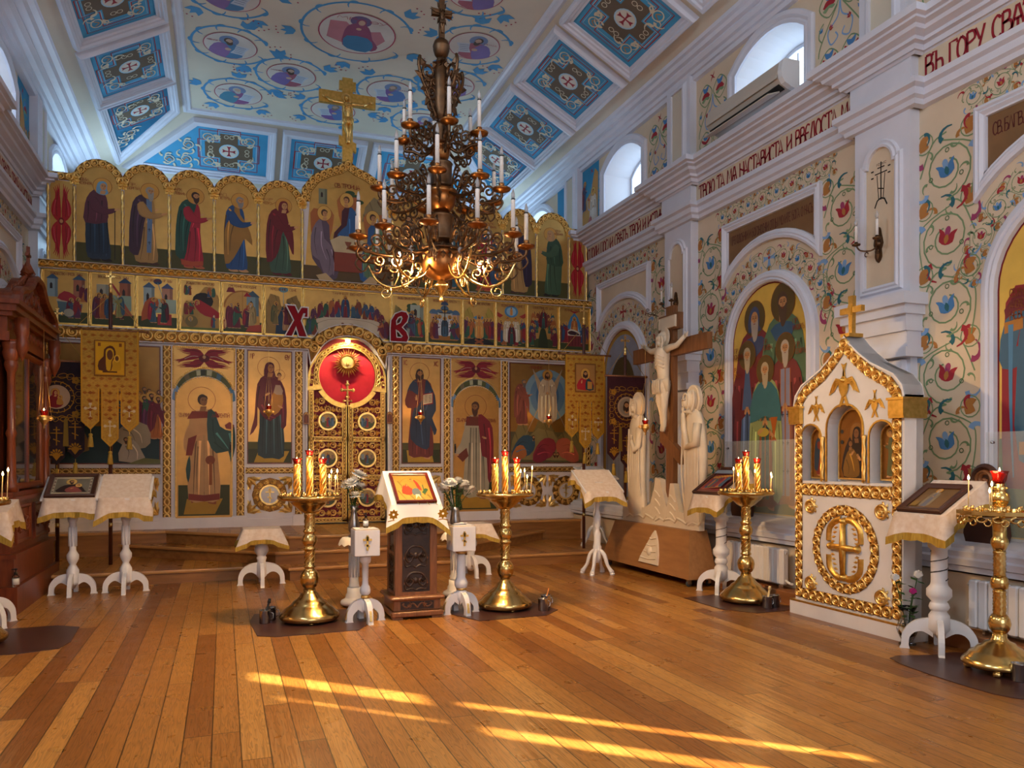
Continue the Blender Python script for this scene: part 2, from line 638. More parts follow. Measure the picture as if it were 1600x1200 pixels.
def plank_material():
 m = bpy.data.materials.new('floor_planks')
 m.use_nodes = True
 nt = m.node_tree
 b = nt.nodes['Principled BSDF']
 N, L = nt.nodes.new, nt.links.new

 def ma(op, a, c=None, d=None):
  n = N('ShaderNodeMath')
  n.operation = op
  for i, x in enumerate((a, c, d)):
   if x is None:
    continue
   if isinstance(x, (int, float)):
    n.inputs[i].default_value = x
   else:
    L(x, n.inputs[i])
  return n.outputs[0]
 tc = N('ShaderNodeTexCoord')
 sx = N('ShaderNodeSeparateXYZ')
 L(tc.outputs['Object'], sx.inputs[0])
 x, y = sx.outputs[0], sx.outputs[1]
 u = ma('DIVIDE', ma('ADD', x, 20.02), .134)
 iu = ma('FLOOR', u)
 fu = ma('FRACT', u)
 wn = N('ShaderNodeTexWhiteNoise')
 wn.noise_dimensions = '1D'
 L(iu, wn.inputs['W'])
 v = ma('DIVIDE', ma('ADD', y, ma('MULTIPLY', wn.outputs[0], 9.3)), 2.45)
 iv = ma('FLOOR', v)
 fv = ma('FRACT', v)
 w2 = N('ShaderNodeTexWhiteNoise')
 w2.noise_dimensions = '2D'
 cb = N('ShaderNodeCombineXYZ')
 L(iu, cb.inputs[0])
 L(iv, cb.inputs[1])
 L(cb.outputs[0], w2.inputs['Vector'])
 ramp = N('ShaderNodeValToRGB')
 e = ramp.color_ramp.elements
 e[0].color = (.20, .066, .011, 1)
 e[1].color = (.47, .225, .05, 1)
 k = e.new(.25)
 k.color = (.32, .125, .022, 1)
 k = e.new(.6)
 k.color = (.385, .165, .033, 1)
 L(w2.outputs[0], ramp.inputs[0])
 # grain
 cg = N('ShaderNodeCombineXYZ')
 L(ma('MULTIPLY', x, 26), cg.inputs[0])
 L(ma('MULTIPLY', y, 1.7), cg.inputs[1])
 L(ma('MULTIPLY', w2.outputs[0], 37), cg.inputs[2])
 nz = N('ShaderNodeTexNoise')
 nz.inputs['Scale'].default_value = 1
 nz.inputs['Detail'].default_value = 2
 L(cg.outputs[0], nz.inputs['Vector'])
 rings = ma('FRACT', ma('MULTIPLY', nz.outputs[0], 11))
 gr = ma('MULTIPLY_ADD', ma('POWER', rings, 2.0), -.58, 1.14)
 # joints and nails
 ju = ma('MINIMUM', fu, ma('SUBTRACT', 1, fu))
 jv = ma('MINIMUM', fv, ma('SUBTRACT', 1, fv))
 seam = ma('MAXIMUM', ma('LESS_THAN', ju, .022), ma('LESS_THAN', jv, .0014))
 jy = ma('ABSOLUTE', ma('SUBTRACT', ma('FRACT', ma('DIVIDE', y, .82)), .5))
 nl = ma('ABSOLUTE', ma('SUBTRACT', ma('ABSOLUTE', ma('SUBTRACT', fu, .5)), .3))
 dy = ma('MULTIPLY', jy, .82)
 dx = ma('MULTIPLY', nl, .134)
 nail = ma('LESS_THAN', ma('ADD', ma('MULTIPLY', dx, dx), ma('MULTIPLY', dy, dy)), .000014)
 dark = ma('SUBTRACT', 1, ma('MULTIPLY', ma('MAXIMUM', seam, nail), .85))
 fac = ma('MULTIPLY', gr, dark)
 mx = N('ShaderNodeMix')
 mx.data_type = 'RGBA'
 mx.blend_type = 'MULTIPLY'
 mx.inputs[0].default_value = 1
 L(ramp.outputs[0], mx.inputs[6])
 L(fac, mx.inputs[7])
 L(mx.outputs[2], b.inputs['Base Color'])
 n3 = N('ShaderNodeTexNoise')
 n3.inputs['Scale'].default_value = 5
 L(tc.outputs['Object'], n3.inputs['Vector'])
 L(ma('MULTIPLY_ADD', n3.outputs[0], .22, .2), b.inputs['Roughness'])
 bp = N('ShaderNodeBump')
 bp.inputs['Strength'].default_value = .25
 bp.inputs['Distance'].default_value = .004
 L(fac, bp.inputs['Height'])
 L(bp.outputs[0], b.inputs['Normal'])
 MT['planks'] = m


plank_material()

# platform boards: the floor planks, a little paler
MT['solea_tread'] = MT['planks']
# ---------------------------------------------------------------- icon painting
SKIN = '#c08c5a'


def head(p, x, y, s, kind='hair', hc='#4a2c18', halo='#d0a04a', face=1, hring='#7a4a1c', skin=SKIN):
 """s = face height; face: 1 three-quarter to +x, 0 frontal"""
 p.push(x, y, s)
 if halo:
  p.ell(0, .05, .98, 1.06, hring, 24)
  p.ell(0, .05, .93, 1.01, halo, 24)
 d = .09 * face
 if kind == 'veil':
  p.poly([(-.62, -.75), (-.5, .3), (-.25, .62), (.1, .68), (.4, .5), (.48, .1), (.45, -.3), (.6, -.75), (.1, -1.05)], hc, 2)
 elif kind == 'hood':
  p.poly([(-.55, -.7), (-.48, .3), (-.2, .68), (.05, .75), (.3, .6), (.46, .2), (.42, -.4), (.6, -.7)], hc, 2)
 else:
  p.ell(-.02, .12, .42, .5, hc)
  if kind == 'long':
   p.poly([(-.42, .2), (-.5, -.5), (-.2, -.75), (.2, -.75), (.46, -.5), (.4, .2)], hc, 2)
 p.poly([(-.27 + d, -.5), (.27 + d, -.5), (.24, -.95), (-.26, -.95)], skin)
 p.ell(d, 0, .32, .46, skin, 16)
 if kind in ('beard', 'long', 'elder', 'hood'):
  bl = {'beard': -.85, 'long': -.72, 'elder': -1.15, 'hood': -1.2}[kind]
  p.poly([(-.31 + d, .0), (-.3 + d, -.45), (-.12 + d, bl), (.05 + d, bl - .1), (.25 + d, bl + .15), (.33 + d, -.4), (.31 + d, .0), (.16 + d, -.16), (d, -.2), (-.16 + d, -.16)], hc if kind != 'hood' else '#b0a494', 2)
 if kind not in ('veil', 'hood'):
  p.poly([(-.34 + d, .12), (-.3 + d, .42), (d, .54), (.3 + d, .42), (.34 + d, .12), (.2 + d, .3), (d, .34), (-.2 + d, .3)], hc, 2)
 dk = '#3a2012'
 for ex in (-.13, .13):
  p.ell(ex + d * 1.5, .07, .065, .035, dk, 8)
  p.line([(ex - .09 + d * 1.5, .16), (ex + d * 1.5, .19), (ex + .09 + d * 1.5, .15)], .03, dk)
 p.line([(.0 + d * 1.5, .1), (.03 + d * 2, -.12), (-.04 + d * 1.6, -.14)], .035, '#7a4a28')
 p.line([(-.09 + d * 1.3, -.26), (.09 + d * 1.3, -.26)], .045, '#8a3a28')
 p.pop()


def shade(c, k):
 c = hx(c)
 return tuple(min(1, x * k) for x in c)


def folds(p, pts, c, w_=.014, k=.36, hi=2.3):
 for i, q in enumerate(pts):
  p.line(q, w_ * (1.4 if i % 2 else 1), shade(c, hi if i % 2 else k), taper=True, sm=3)


def hand(p, x, y, s, a=0):
 p.push(x, y, s)
 ca, sa = math.cos(a), math.sin(a)

 def q(pts):
  return [(u * ca - v * sa, u * sa + v * ca) for u, v in pts]
 p.poly(q([(-.5, -.25), (.2, -.3), (.45, -.15), (.45, .15), (.2, .3), (-.5, .25)]), SKIN, 2)
 for k in range(4):
  yv = -.18 + .12 * k
  p.line(q([(.3, yv), (1.0 + .12 * (k in (1, 2)), yv * 1.3)]), .1, SKIN)
 p.line(q([(0, .2), (.45, .48)]), .12, SKIN)
 p.pop()


def saint(p, x, y, h, o, fl=1):
 """a standing figure painted as an icon: feet at x, y; h tall; facing +x (fl=-1 mirrors)"""
 r, c = o.get('r', '#7a3030'), o.get('c', '#35566a')
 pose = o.get('pose', 'turn')
 p.push(x, y, h * o.get('wide', 1.12), fl, h / (h * o.get('wide', 1.12)) * h * o.get('wide', 1.12))
 sk = SKIN
 small = h < .45
 if not o.get('nofeet'):
  for fx in ((-.05, .06) if pose == 'turn' else (-.06, .06)):
   p.poly([(fx - .03, .03), (fx + .02, .04), (fx + (.075 if pose == 'turn' else .03 * (1 if fx > 0 else -1)), .0), (fx + .02, -.012), (fx - .03, .0)], o.get('feet', sk), 2)
 hy = .886 if pose == 'turn' else .892
 hxx = .035 if pose == 'turn' else 0
 fs = o.get('face', .096)
 if pose == 'turn':
  robe = [(-.105, .03), (.0, .018), (.115, .035), (.105, .22), (.085, .45), (.09, .62), (.075, .76), (.03, .83), (-.05, .83), (-.11, .74), (-.13, .5), (-.12, .2)]
  p.poly(robe, r, 2)
  if not small:
   folds(p, [[(.03, .5), (.04, .3), (.02, .05)], [(.06, .5), (.08, .28), (.07, .05)], [(-.02, .45), (-.03, .25), (-.06, .05)], [(.0, .7), (.02, .58), (.0, .5)]], r)
  hem = o.get('hem')
  if hem:
   p.poly([(-.108, .03), (.0, .018), (.116, .035), (.112, .09), (.0, .075), (-.11, .09)], hem)
  if o.get('skirt'):
   p.poly([(-.12, .09), (.0, .07), (.085, .09), (.085, .3), (.07, .5), (-.12, .5), (-.13, .3)], o['skirt'])
   folds(p, [[(-.08 + .04 * k, .46), (-.08 + .042 * k, .28), (-.08 + .042 * k, .09)] for k in range(5)], o['skirt'])
  ck = o.get('cloak', 'back')
  if ck == 'back':
   cl = [(-.165, .14), (-.08, .10), (-.045, .3), (-.02, .5), (.02, .68), (.045, .8), (.0, .845), (-.07, .835), (-.135, .74), (-.165, .5), (-.17, .3)]
  elif ck == 'jacket':
   cl = [(-.13, .44), (.075, .46), (.085, .62), (.075, .76), (.03, .83), (-.05, .84), (-.115, .74), (-.14, .58)]
  elif ck == 'himation':
   cl = [(-.12, .08), (-.03, .16), (.05, .34), (.095, .42), (.17, .34), (.15, .5), (.09, .64), (.04, .72), (.03, .8), (-.02, .84), (-.03, .68), (-.1, .6), (-.135, .4)]
  else:
   cl = [(-.15, .15), (-.05, .22), (-.0, .4), (.03, .56), (.13, .28), (.15, .32), (.14, .55), (.09, .68), (.07, .78), (.03, .84), (-.06, .845), (-.13, .75), (-.16, .5)]
  p.poly(cl, c, 2)
  if not small:
   folds(p, [[(-.11, .7), (-.13, .5), (-.13, .25)], [(-.06, .72), (-.09, .5), (-.09, .2)], [(-.02, .62), (-.06, .45), (-.07, .25)], [(-.08, .78), (-.02, .7), (.01, .6)]] if ck != 'jacket' else [[(-.1, .7), (-.1, .55), (-.11, .46)], [(-.02, .68), (-.02, .55), (-.03, .46)], [(.03, .72), (.03, .58), (.02, .46)]], c)
  st = o.get('stole')
  if st:
   p.poly([(-.0, .80), (.055, .80), (.06, .5), (.05, .14), (.005, .14), (.01, .5)], st)
   for yy in (.26, .42, .56):
    p.line([(.03, yy - .02), (.03, yy + .02)], .006, '#20304a')
    p.line([(.015, yy + .006), (.045, yy + .006)], .006, '#20304a')
  ac = o.get('arm', c if ck in ('jacket', 'all') else r)
  p.poly([(-.09, .72), (-.03, .76), (.02, .68), (.07, .625), (.15, .64), (.165, .60), (.08, .555), (.0, .56), (-.07, .6)], shade(ac, .82), 2)
  p.poly([(-.085, .72), (-.035, .75), (.01, .67), (.07, .62), (.145, .63), (.155, .605), (.08, .565), (.0, .575), (-.06, .61)], ac, 2)
  hand(p, .17, .625, .036, .35)
  hand(p, .10, .665, .026, .5)
  if o.get('stick'):
   p.line([(.155, .60), (.155, .02)], .008, '#1a120c')
  p.line([(-.04, .835), (.0, .81), (.05, .83)], .012, shade(c, .6), sm=2)
 else:
  robe = [(-.115, .03), (.0, .015), (.115, .03), (.11, .3), (.09, .55), (.11, .72), (.06, .82), (-.06, .82), (-.11, .72), (-.09, .55), (-.11, .3)]
  p.poly(robe, r, 2)
  if not small:
   folds(p, [[(k * .03, .55), (k * .036, .3), (k * .04, .04)] for k in (-2, -1, 0, 1, 2)], r)
  if o.get('hem'):
   p.poly([(-.115, .03), (.0, .015), (.115, .03), (.114, .085), (.0, .07), (-.114, .085)], o['hem'])
  if c:
   for sg in (1, -1):
    p.poly([(sg * .17, .1), (sg * .085, .06), (sg * .07, .35), (sg * .045, .62), (sg * .02, .80), (sg * .06, .835), (sg * .13, .75), (sg * .165, .5)], c, 2)
    if not small:
     folds(p, [[(sg * .12, .72), (sg * .14, .45), (sg * .14, .12)], [(sg * .08, .72), (sg * .1, .45), (sg * .1, .1)], [(sg * .05, .7), (sg * .07, .5), (sg * .075, .3)]], c)
  st = o.get('stole')
  if st:
   p.rect(-.04, .06, .035, .72, st)
   p.rect(.005, .06, .035, .72, st)
   p.line([(-.042, .78), (-.042, .06), (.042, .06), (.042, .78)], .006, '#b06a2a')
   p.line([(0, .78), (0, .06)], .007, '#b06a2a')
   for yy in (.2, .36, .52):
    for xx in (-.022, .022):
     p.line([(xx, yy - .014), (xx, yy + .014)], .005, '#20304a')
     p.line([(xx - .012, yy), (xx + .012, yy)], .005, '#20304a')
  if not o.get('noarms'):
   for sg in (1, -1):
    p.poly([(sg * .12, .70), (sg * .15, .58), (sg * .10, .50), (sg * .02, .53), (sg * .02, .57), (sg * .07, .57), (sg * .075, .68)], shade(c or r, .85), 2)
    hand(p, sg * .015, .555, .03, PI / 2 + sg * .4)
 if not o.get('nohead'):
  head(p, hxx, hy, fs, o.get('head', 'beard'), o.get('hc', '#4a2c18'), o.get('halo', '#c8923c'), 1 if pose == 'turn' else 0)
 p.pop()


def building(p, x, y, w_, h, c, roof=None):
 p.rect(x, y, w_, h, c)
 p.rect(x + w_ * .72, y, w_ * .28, h, shade(c, .62))
 if roof:
  p.poly([(x - w_ * .12, y + h), (x + w_ * 1.12, y + h), (x + w_ * .5, y + h * 1.0 + w_ * .55)], roof)
 p.poly([(x + w_ * .25, y + h * .45), (x + w_ * .25, y + h * .7), (x + w_ * .37, y + h * .8), (x + w_ * .5, y + h * .7), (x + w_ * .5, y + h * .45)], '#2a1c18')


def hill(p, pts, c='#9a7c40'):
 p.poly(pts, c)
 for i in range(len(pts) - 2):
  a, b = pts[i], pts[i + 1]
  p.line([((a[0] + b[0]) / 2, (a[1] + b[1]) / 2), ((a[0] + b[0]) / 2 + .06, (a[1] + b[1]) / 2 - .16)], .02, shade(c, .6), taper=True)


CLS = ['#8a2028', '#2c4a6c', '#2f5a44', '#7a3a20', '#5a2a4a', '#a8612c', '#38506a', '#6a1c30']


def crowd(p, xs, y, h, seed=1, heads='beard', halo='#d0a04a', fl=1, jy=.0):
 q = random.Random(seed)
 for x in xs:
  saint(p, x, y + q.uniform(-1, 1) * jy, h * q.uniform(.94, 1.06), dict(r=q.choice(CLS), c=q.choice(CLS), head=heads, hc=q.choice(['#4a2c18', '#3a2418', '#8a7a6a']), halo=halo, cloak=q.choice(['back', 'himation', 'all'])), fl)


def feast(p, k, w_, h):
 """small feast icons; the field is w_ x h with its lower left corner at the origin; drawn in units of h"""
 p.push(0, 0, h)
 W = w_ / h
 c = W / 2
 GRN, GD = '#3c4420', '#c09050'
 if k not in (3, 5):
  p.rect(0, 0, W, .22, GRN)
 tx = '#7a2a18'
 if k == 0:
  building(p, .05, .5, .18, .35, '#8aa0a8', '#3a5a78')
  building(p, W - .25, .45, .2, .4, '#a86a50', '#3a5a78')
  p.poly([(.2, .45), (W - .3, .5), (W - .25, .36), (.25, .33)], '#b8a890')
  p.poly([(.22, .42), (.26, .14), (.62, .16), (.66, .38)], '#55707a')
  p.poly([(.22, .48), (.34, .62), (.5, .56), (.58, .46), (.4, .42)], RD, 2)
  crowd(p, [.66, .75], .42, .36, 3, 'veil', None)
  crowd(p, [W - .3, W - .18], .1, .42, 4, 'veil')
  p.ell(.42, .2, .09, .08, '#a8a490')
 elif k == 1:
  building(p, .08, .4, .22, .4, '#a8a894')
  building(p, W - .26, .3, .2, .55, '#9a5a40', '#2f4a6a')
  p.rect(.3, .3, .4, .3, '#88a08e')
  p.poly([(W - .35, .2), (W - .3, .5), (W - .2, .5), (W - .02, .2)], '#a85a3c')
  crowd(p, [.1, .2, .3], .12, .5, 6, 'veil')
  saint(p, .52, .13, .32, dict(r='#4a1c28', c='#6a1c28', head='veil', hc='#6a1c28'))
  saint(p, W - .26, .16, .5, dict(r='#8a8a50', c='#35566a', head='elder', hc='#b8b0a0'), -1)
  p.line([(W - .4, .82), (W - .25, .6)], .04, RD)
 elif k == 2:
  building(p, .1, .3, .2, .5, '#9ab0b4', '#4a6a8a')
  building(p, W - .28, .3, .2, .5, '#c08a70', '#4a5a8a')
  p.rect(.3, .3, .4, .28, '#9ab09e')
  p.ell(c, .93, .08, .06, '#2c4a6c')
  p.line([(c, .9), (c + .12, .55)], .012, '#6a8aa0')
  p.poly([(.06, .12), (.12, .5), (.3, .62), (.38, .5), (.3, .3)], '#b0562c', 2)
  saint(p, .27, .1, .52, dict(r='#35566a', c='#a02030', head='hair'))
  p.rect(W - .36, .06, .26, .22, '#a03030')
  saint(p, W - .24, .1, .5, dict(r='#1f3f3c', c='#5a1420', head='veil', hc='#5a1420'), -1)
 elif k == 3:
  p.rect(0, 0, W, .1, '#6a7a3a')
  hill(p, [(.0, .05), (.05, .5), (.25, .62), (.45, .9), (.62, .88), (.75, .6), (W - .02, .45), (W, .05)], '#b08a44')
  p.ell(c + .05, .6, .2, .17, '#1a1412')
  p.poly([(.25, .55), (.35, .62), (.75, .36), (.7, .26), (.45, .3), (.3, .42)], '#a01824', 2)
  head(p, .3, .56, .06, 'veil', '#a01824')
  crowd(p, [.1, .17], .7, .24, 8, 'hair')
  crowd(p, [W - .12, W - .2], .68, .24, 9, 'hair', fl=-1)
  crowd(p, [.1, .2], .3, .3, 10, 'hair')
  p.ell(.2, .17, .12, .12, '#7a6a3a')
  head(p, .18, .22, .05, 'elder', '#8a8070')
  saint(p, .62, .05, .28, dict(r='#35566a', c='#8a2028', head='veil', hc='#e0d0b0', halo=None))
  saint(p, .82, .05, .26, dict(r='#a8612c', c='#c8a070', head='hair', halo=None), -1)
 elif k == 4:
  p.line(arcp(.38, .5, .36, 0, 180, 14), .035, '#a8702c')
  p.poly(arcp(.38, .5, .34, 0, 180, 14) + [(.04, .15), (.72, .15)], '#c89a4c')
  p.line([(.38, .84), (.38, .2)], .012, '#a8702c')
  building(p, W - .3, .35, .24, .4, '#7a98a0', '#3f5a6c')
  p.poly([(W - .36, .75), (W - .3, .84), (W - .2, .75)], '#a01824')
  p.poly([(.06, .82), (.24, .82), (.2, .92), (.1, .92)], '#7a2030')
  crowd(p, [.14, .27], .08, .54, 11)
  saint(p, .47, .1, .48, dict(r='#4a2038', c='#8a1c30', head='veil', hc='#8a1c30'))
  saint(p, W - .2, .14, .5, dict(r='#a8905c', c='#8a7a4c', head='elder', hc='#b8b0a0'), -1)
  p.poly([(W - .32, .02), (W, .02), (W, .18), (W - .25, .14)], '#a8402c')
 elif k == 5:
  hill(p, [(0, 0), (0, .6), (.1, .85), (.28, .8), (.36, .4), (.3, 0)], '#9a7a3c')
  hill(p, [(W, 0), (W, .6), (W - .1, .85), (W - .3, .75), (W - .35, .4), (W - .3, 0)], '#8a6c34')
  p.poly([(.2, 0), (.35, .6), (.55, .65), (.7, .4), (.8, 0)], '#1f3a52', 2)
  p.ell(c, .95, .1, .06, '#6a98a8')
  p.line([(c, .9), (c, .6)], .012, '#6a98a8')
  saint(p, .42, .08, .56, dict(r=SKIN, c=None, pose='front', head='long', noarms=1))
  saint(p, .2, .2, .5, dict(r='#7a6a3a', c='#5a5a34', head='beard'))
  crowd(p, [W - .16, W - .3], .2, .48, 12, 'hair', fl=-1)
 elif k == 6:
  p.poly([(.1, .02), (.18, .36), (.4, .46), (W - .4, .46), (W - .18, .36), (W - .1, .02), (W - .25, .0), (c, .18), (.25, 0)], '#cdbfa4', 2)
  p.line([(.2, .3), (.5, .41), (c, .44), (W - .5, .41), (W - .2, .3)], .012, '#8a7a64', sm=3)
  p.ell(c - .1, .34, .05, .035, '#8a5a34')
  p.ell(c + .08, .31, .07, .04, '#7a4a2c')
  p.ell(c + .08, .31, .05, .025, '#d8c8a4')
  pos = [(.14, .05, .44), (.2, .2, .46), (.34, .34, .44), (.46, .38, .4), (.58, .42, .44), (.7, .43, .42), (W - .7, .43, .44), (W - .55, .4, .42), (W - .42, .36, .44), (W - .3, .3, .44), (W - .2, .16, .46), (W - .14, .02, .46)]
  for i, (x, y, hh) in enumerate(pos):
   cc_, rr_ = CLS[(i * 3 + 1) % 8], CLS[(i * 5) % 8]
   saint(p, x, y, hh, dict(r=rr_, c=cc_, head='beard' if i % 3 else 'hair', halo=None, nofeet=1, cloak='all'), 1 if x < c else -1)
  saint(p, c - .06, .42, .5, dict(r='#6a1c28', c='#2c4a6c', head='long', nofeet=1, pose='front'))
  saint(p, c + .1, .4, .34, dict(r='#35566a', c='#35566a', head='hair', halo=None, nofeet=1), -1)
  p.poly([(.1, .02), (.2, .3), (.42, .42), (W - .42, .42), (W - .2, .3), (W - .1, .02), (W - .25, 0), (c, .16), (.25, 0)], '#cdbfa4', 2)
  p.line([(.24, .27), (.5, .37), (c, .4), (W - .5, .37), (W - .24, .27)], .01, '#a09078', sm=3)
  p.ell(c - .12, .3, .03, .02, '#7a4a2c')
  p.rect(c - .128, .24, .016, .06, '#7a4a2c')
  p.ell(c + .06, .27, .075, .04, '#7a4a2c')
  p.ell(c + .06, .27, .055, .026, '#d8c8a4')
  crowd(p, [.1, .2], .02, .44, 31, halo=None)
  crowd(p, [W - .1, W - .2], .02, .44, 33, halo=None, fl=-1)
 elif k == 7:
  hill(p, [(0, .3), (.05, .8), (.2, .7), (.3, .3)], '#8a7a44')
  p.line([(.42, .3), (.45, .7)], .03, '#6a4424')
  for a in range(5):
   p.ell(.45 + .09 * math.cos(a * 1.25), .74 + .07 * math.sin(a * 1.25), .07, .055, '#2f4c2a')
  building(p, W - .34, .4, .3, .42, '#a8b4a4')
  p.poly([(.2, .15), (.3, .38), (.6, .4), (.66, .2), (.6, .12)], '#9aa494', 2)
  saint(p, .42, .26, .44, dict(r='#6a1c28', c='#2c4a6c', head='long', nofeet=1))
  crowd(p, [.12, .2, .26], .12, .44, 14)
  crowd(p, [W - .1, W - .2, W - .3], .1, .5, 15, fl=-1, halo=None)
 elif k == 8:
  for i, x in enumerate((c - .26, c - .13, c, c + .13, c + .26)):
   p.poly(arcp(x, .66 + .1 * (i == 2), .1, 0, 180, 8), '#4a6a84')
  p.rect(c - .32, .2, .64, .48, '#b8c0b4')
  p.poly(arcp(c, .86, .09, 0, 180, 8), '#2c4a6c')
  for x in (.14, W - .12):
   building(p, x - .08, .35, .16, .3, '#c09a80', '#4a6a8a')
  p.rect(c - .3, .06, .6, .14, '#a8702c')
  crowd(p, [c - .22, c + .22], .16, .46, 17, 'beard')
  for x in (c - .12, c + .12):
   saint(p, x, .16, .48, dict(r='#cfd4d4', c='#a8b4bc', head='beard', pose='front'))
  saint(p, c, .14, .46, dict(r='#35566a', c='#2c4050', head='beard', pose='front'))
  p.line([(c, .2), (c, .84)], .022, '#1c1a20')
  p.line([(c - .13, .68), (c + .13, .68)], .02, '#1c1a20')
  p.line([(c - .08, .75), (c + .08, .75)], .016, '#1c1a20')
  crowd(p, [.1, .18], .08, .46, 18, 'veil')
  crowd(p, [W - .1, W - .2], .08, .46, 19, 'veil', fl=-1)
 elif k == 9:
  hill(p, [(0, .3), (.02, .75), (.14, .88), (.25, .6), (.3, .3)], '#a8923c')
  hill(p, [(W, .3), (W - .02, .75), (W - .14, .88), (W - .25, .6), (W - .3, .3)], '#a8923c')
  p.ell(c, .36, .24, .32, '#4a86b0', 20)
  p.ell(c, .34, .17, .25, '#8ab8d4', 20)
  crowd(p, [.06, .15, .22], .14, .5, 20)
  crowd(p, [W - .06, W - .15, W - .22], .14, .5, 21, fl=-1)
  p.poly([(0, 0), (.15, .12), (c, .16), (W - .15, .12), (W, 0)], '#1a1a1c', 2)
  p.line([(c - .1, .02), (c + .1, .12)], .05, '#8a4a24')
  p.line([(c + .1, .02), (c - .1, .12)], .05, '#8a4a24')
  saint(p, c, .14, .56, dict(r='#c8843c', c='#d09a50', head='long', pose='front'))
 elif k == 10:
  p.ell(c, .82, .17, .14, '#4a86b0', 20)
  p.ell(c, .82, .12, .10, '#8ab8d4', 20)
  saint(p, c, .73, .19, dict(r='#c8843c', c='#d09a50', head='long', pose='front'))
  for sg in (1, -1):
   p.poly([(c + sg * .2, .72), (c + sg * .36, .8), (c + sg * .4, .72), (c + sg * .28, .66)], '#a03028')
  crowd(p, [.08, .17, .26, .35], .06, .56, 22, jy=.04)
  crowd(p, [W - .08, W - .17, W - .26, W - .35], .06, .56, 23, fl=-1, jy=.04)
  for x in (c - .1, c + .1):
   saint(p, x, .1, .6, dict(r='#d4c8b0', c='#c8b894', head='hair', pose='front'))
  saint(p, c, .04, .5, dict(r='#2c4a44', c='#5a1420', head='veil', hc='#5a1420', pose='front'))
 elif k == 11:
  p.poly([(.25, 0), (.3, .4), (c, .52), (W - .3, .4), (W - .25, 0)], '#2a3414', 2)
  for i in range(4):
   y = .5 - .15 * i
   crowd(p, [.26 - .06 * i, .14 - .03 * i][: 2 if i < 3 else 1], y, .38, 40 + i)
   crowd(p, [W - .26 + .06 * i, W - .14 + .03 * i][: 2 if i < 3 else 1], y, .38, 50 + i, fl=-1)
  saint(p, c, .46, .48, dict(r='#2c4a44', c='#5a1420', head='veil', hc='#5a1420', pose='front'))
 elif k == 12:
  p.poly([(.16, .3), (.2, .6), (c, .9), (W - .2, .6), (W - .16, .3)], '#3a7aa8', 2)
  p.poly([(.24, .3), (.28, .58), (c, .82), (W - .28, .58), (W - .24, .3)], '#8ab8d4', 2)
  saint(p, c, .3, .5, dict(r='#c8843c', c='#a8612c', head='long', pose='front'))
  p.poly([(.16, .42), (.24, .5), (W - .3, .46), (W - .14, .36), (W - .3, .3), (.22, .32)], '#d4c8b0', 2)
  p.poly([(.2, .42), (.3, .46), (W - .3, .42), (W - .24, .36), (.26, .36)], '#3a1c24', 2)
  p.poly([(.18, .08), (.2, .34), (W - .2, .34), (W - .16, .08)], '#7a2a2c')
  for i in range(7):
   p.line([(.24 + .08 * i, .1), (.24 + .08 * i, .32)], .012, '#4a1418')
  crowd(p, [.06, .14], .16, .5, 60)
  crowd(p, [W - .06, W - .14], .16, .5, 61, fl=-1)
  p.poly([(c - .15, .94), (c, .88), (c + .15, .94), (c, .92)], '#a01824')
 tt = ['РОЖДЕСТВО ПРЕСВ. БЦЫ', 'ВВЕДЕНИЕ ПРЕСВ. БЦЫ', 'БЛАГОВЕЩЕНИЕ  ПР. БЦЫ', 'РОЖДЕСТВО ХРИСТОВО', 'СРЕТЕНИЕ ГОСПОДНЕ', 'КРЕЩЕНИЕ  ГДНЕ', 'ТАЙНАЯ ВЕЧЕРЯ', 'ВХОДЪ ГДНЬ ВО ІЕРУСАЛИМЪ', 'ВОЗДВИЖЕНИЕ КРЕСТА', 'ВОСКРЕСЕНИЕ ХРИСТОВО', 'ВОЗНЕСЕНИЕ  ГДНЕ', 'СОШЕСТВИЕ СВ. ДУХА', 'УСПЕНИЕ ПРЕСВ. БЦЫ'][k]
 wt = min(W * .72, .7)
 p.text(tt, c - wt / 2, .925, wt, .05, tx)
 p.pop()


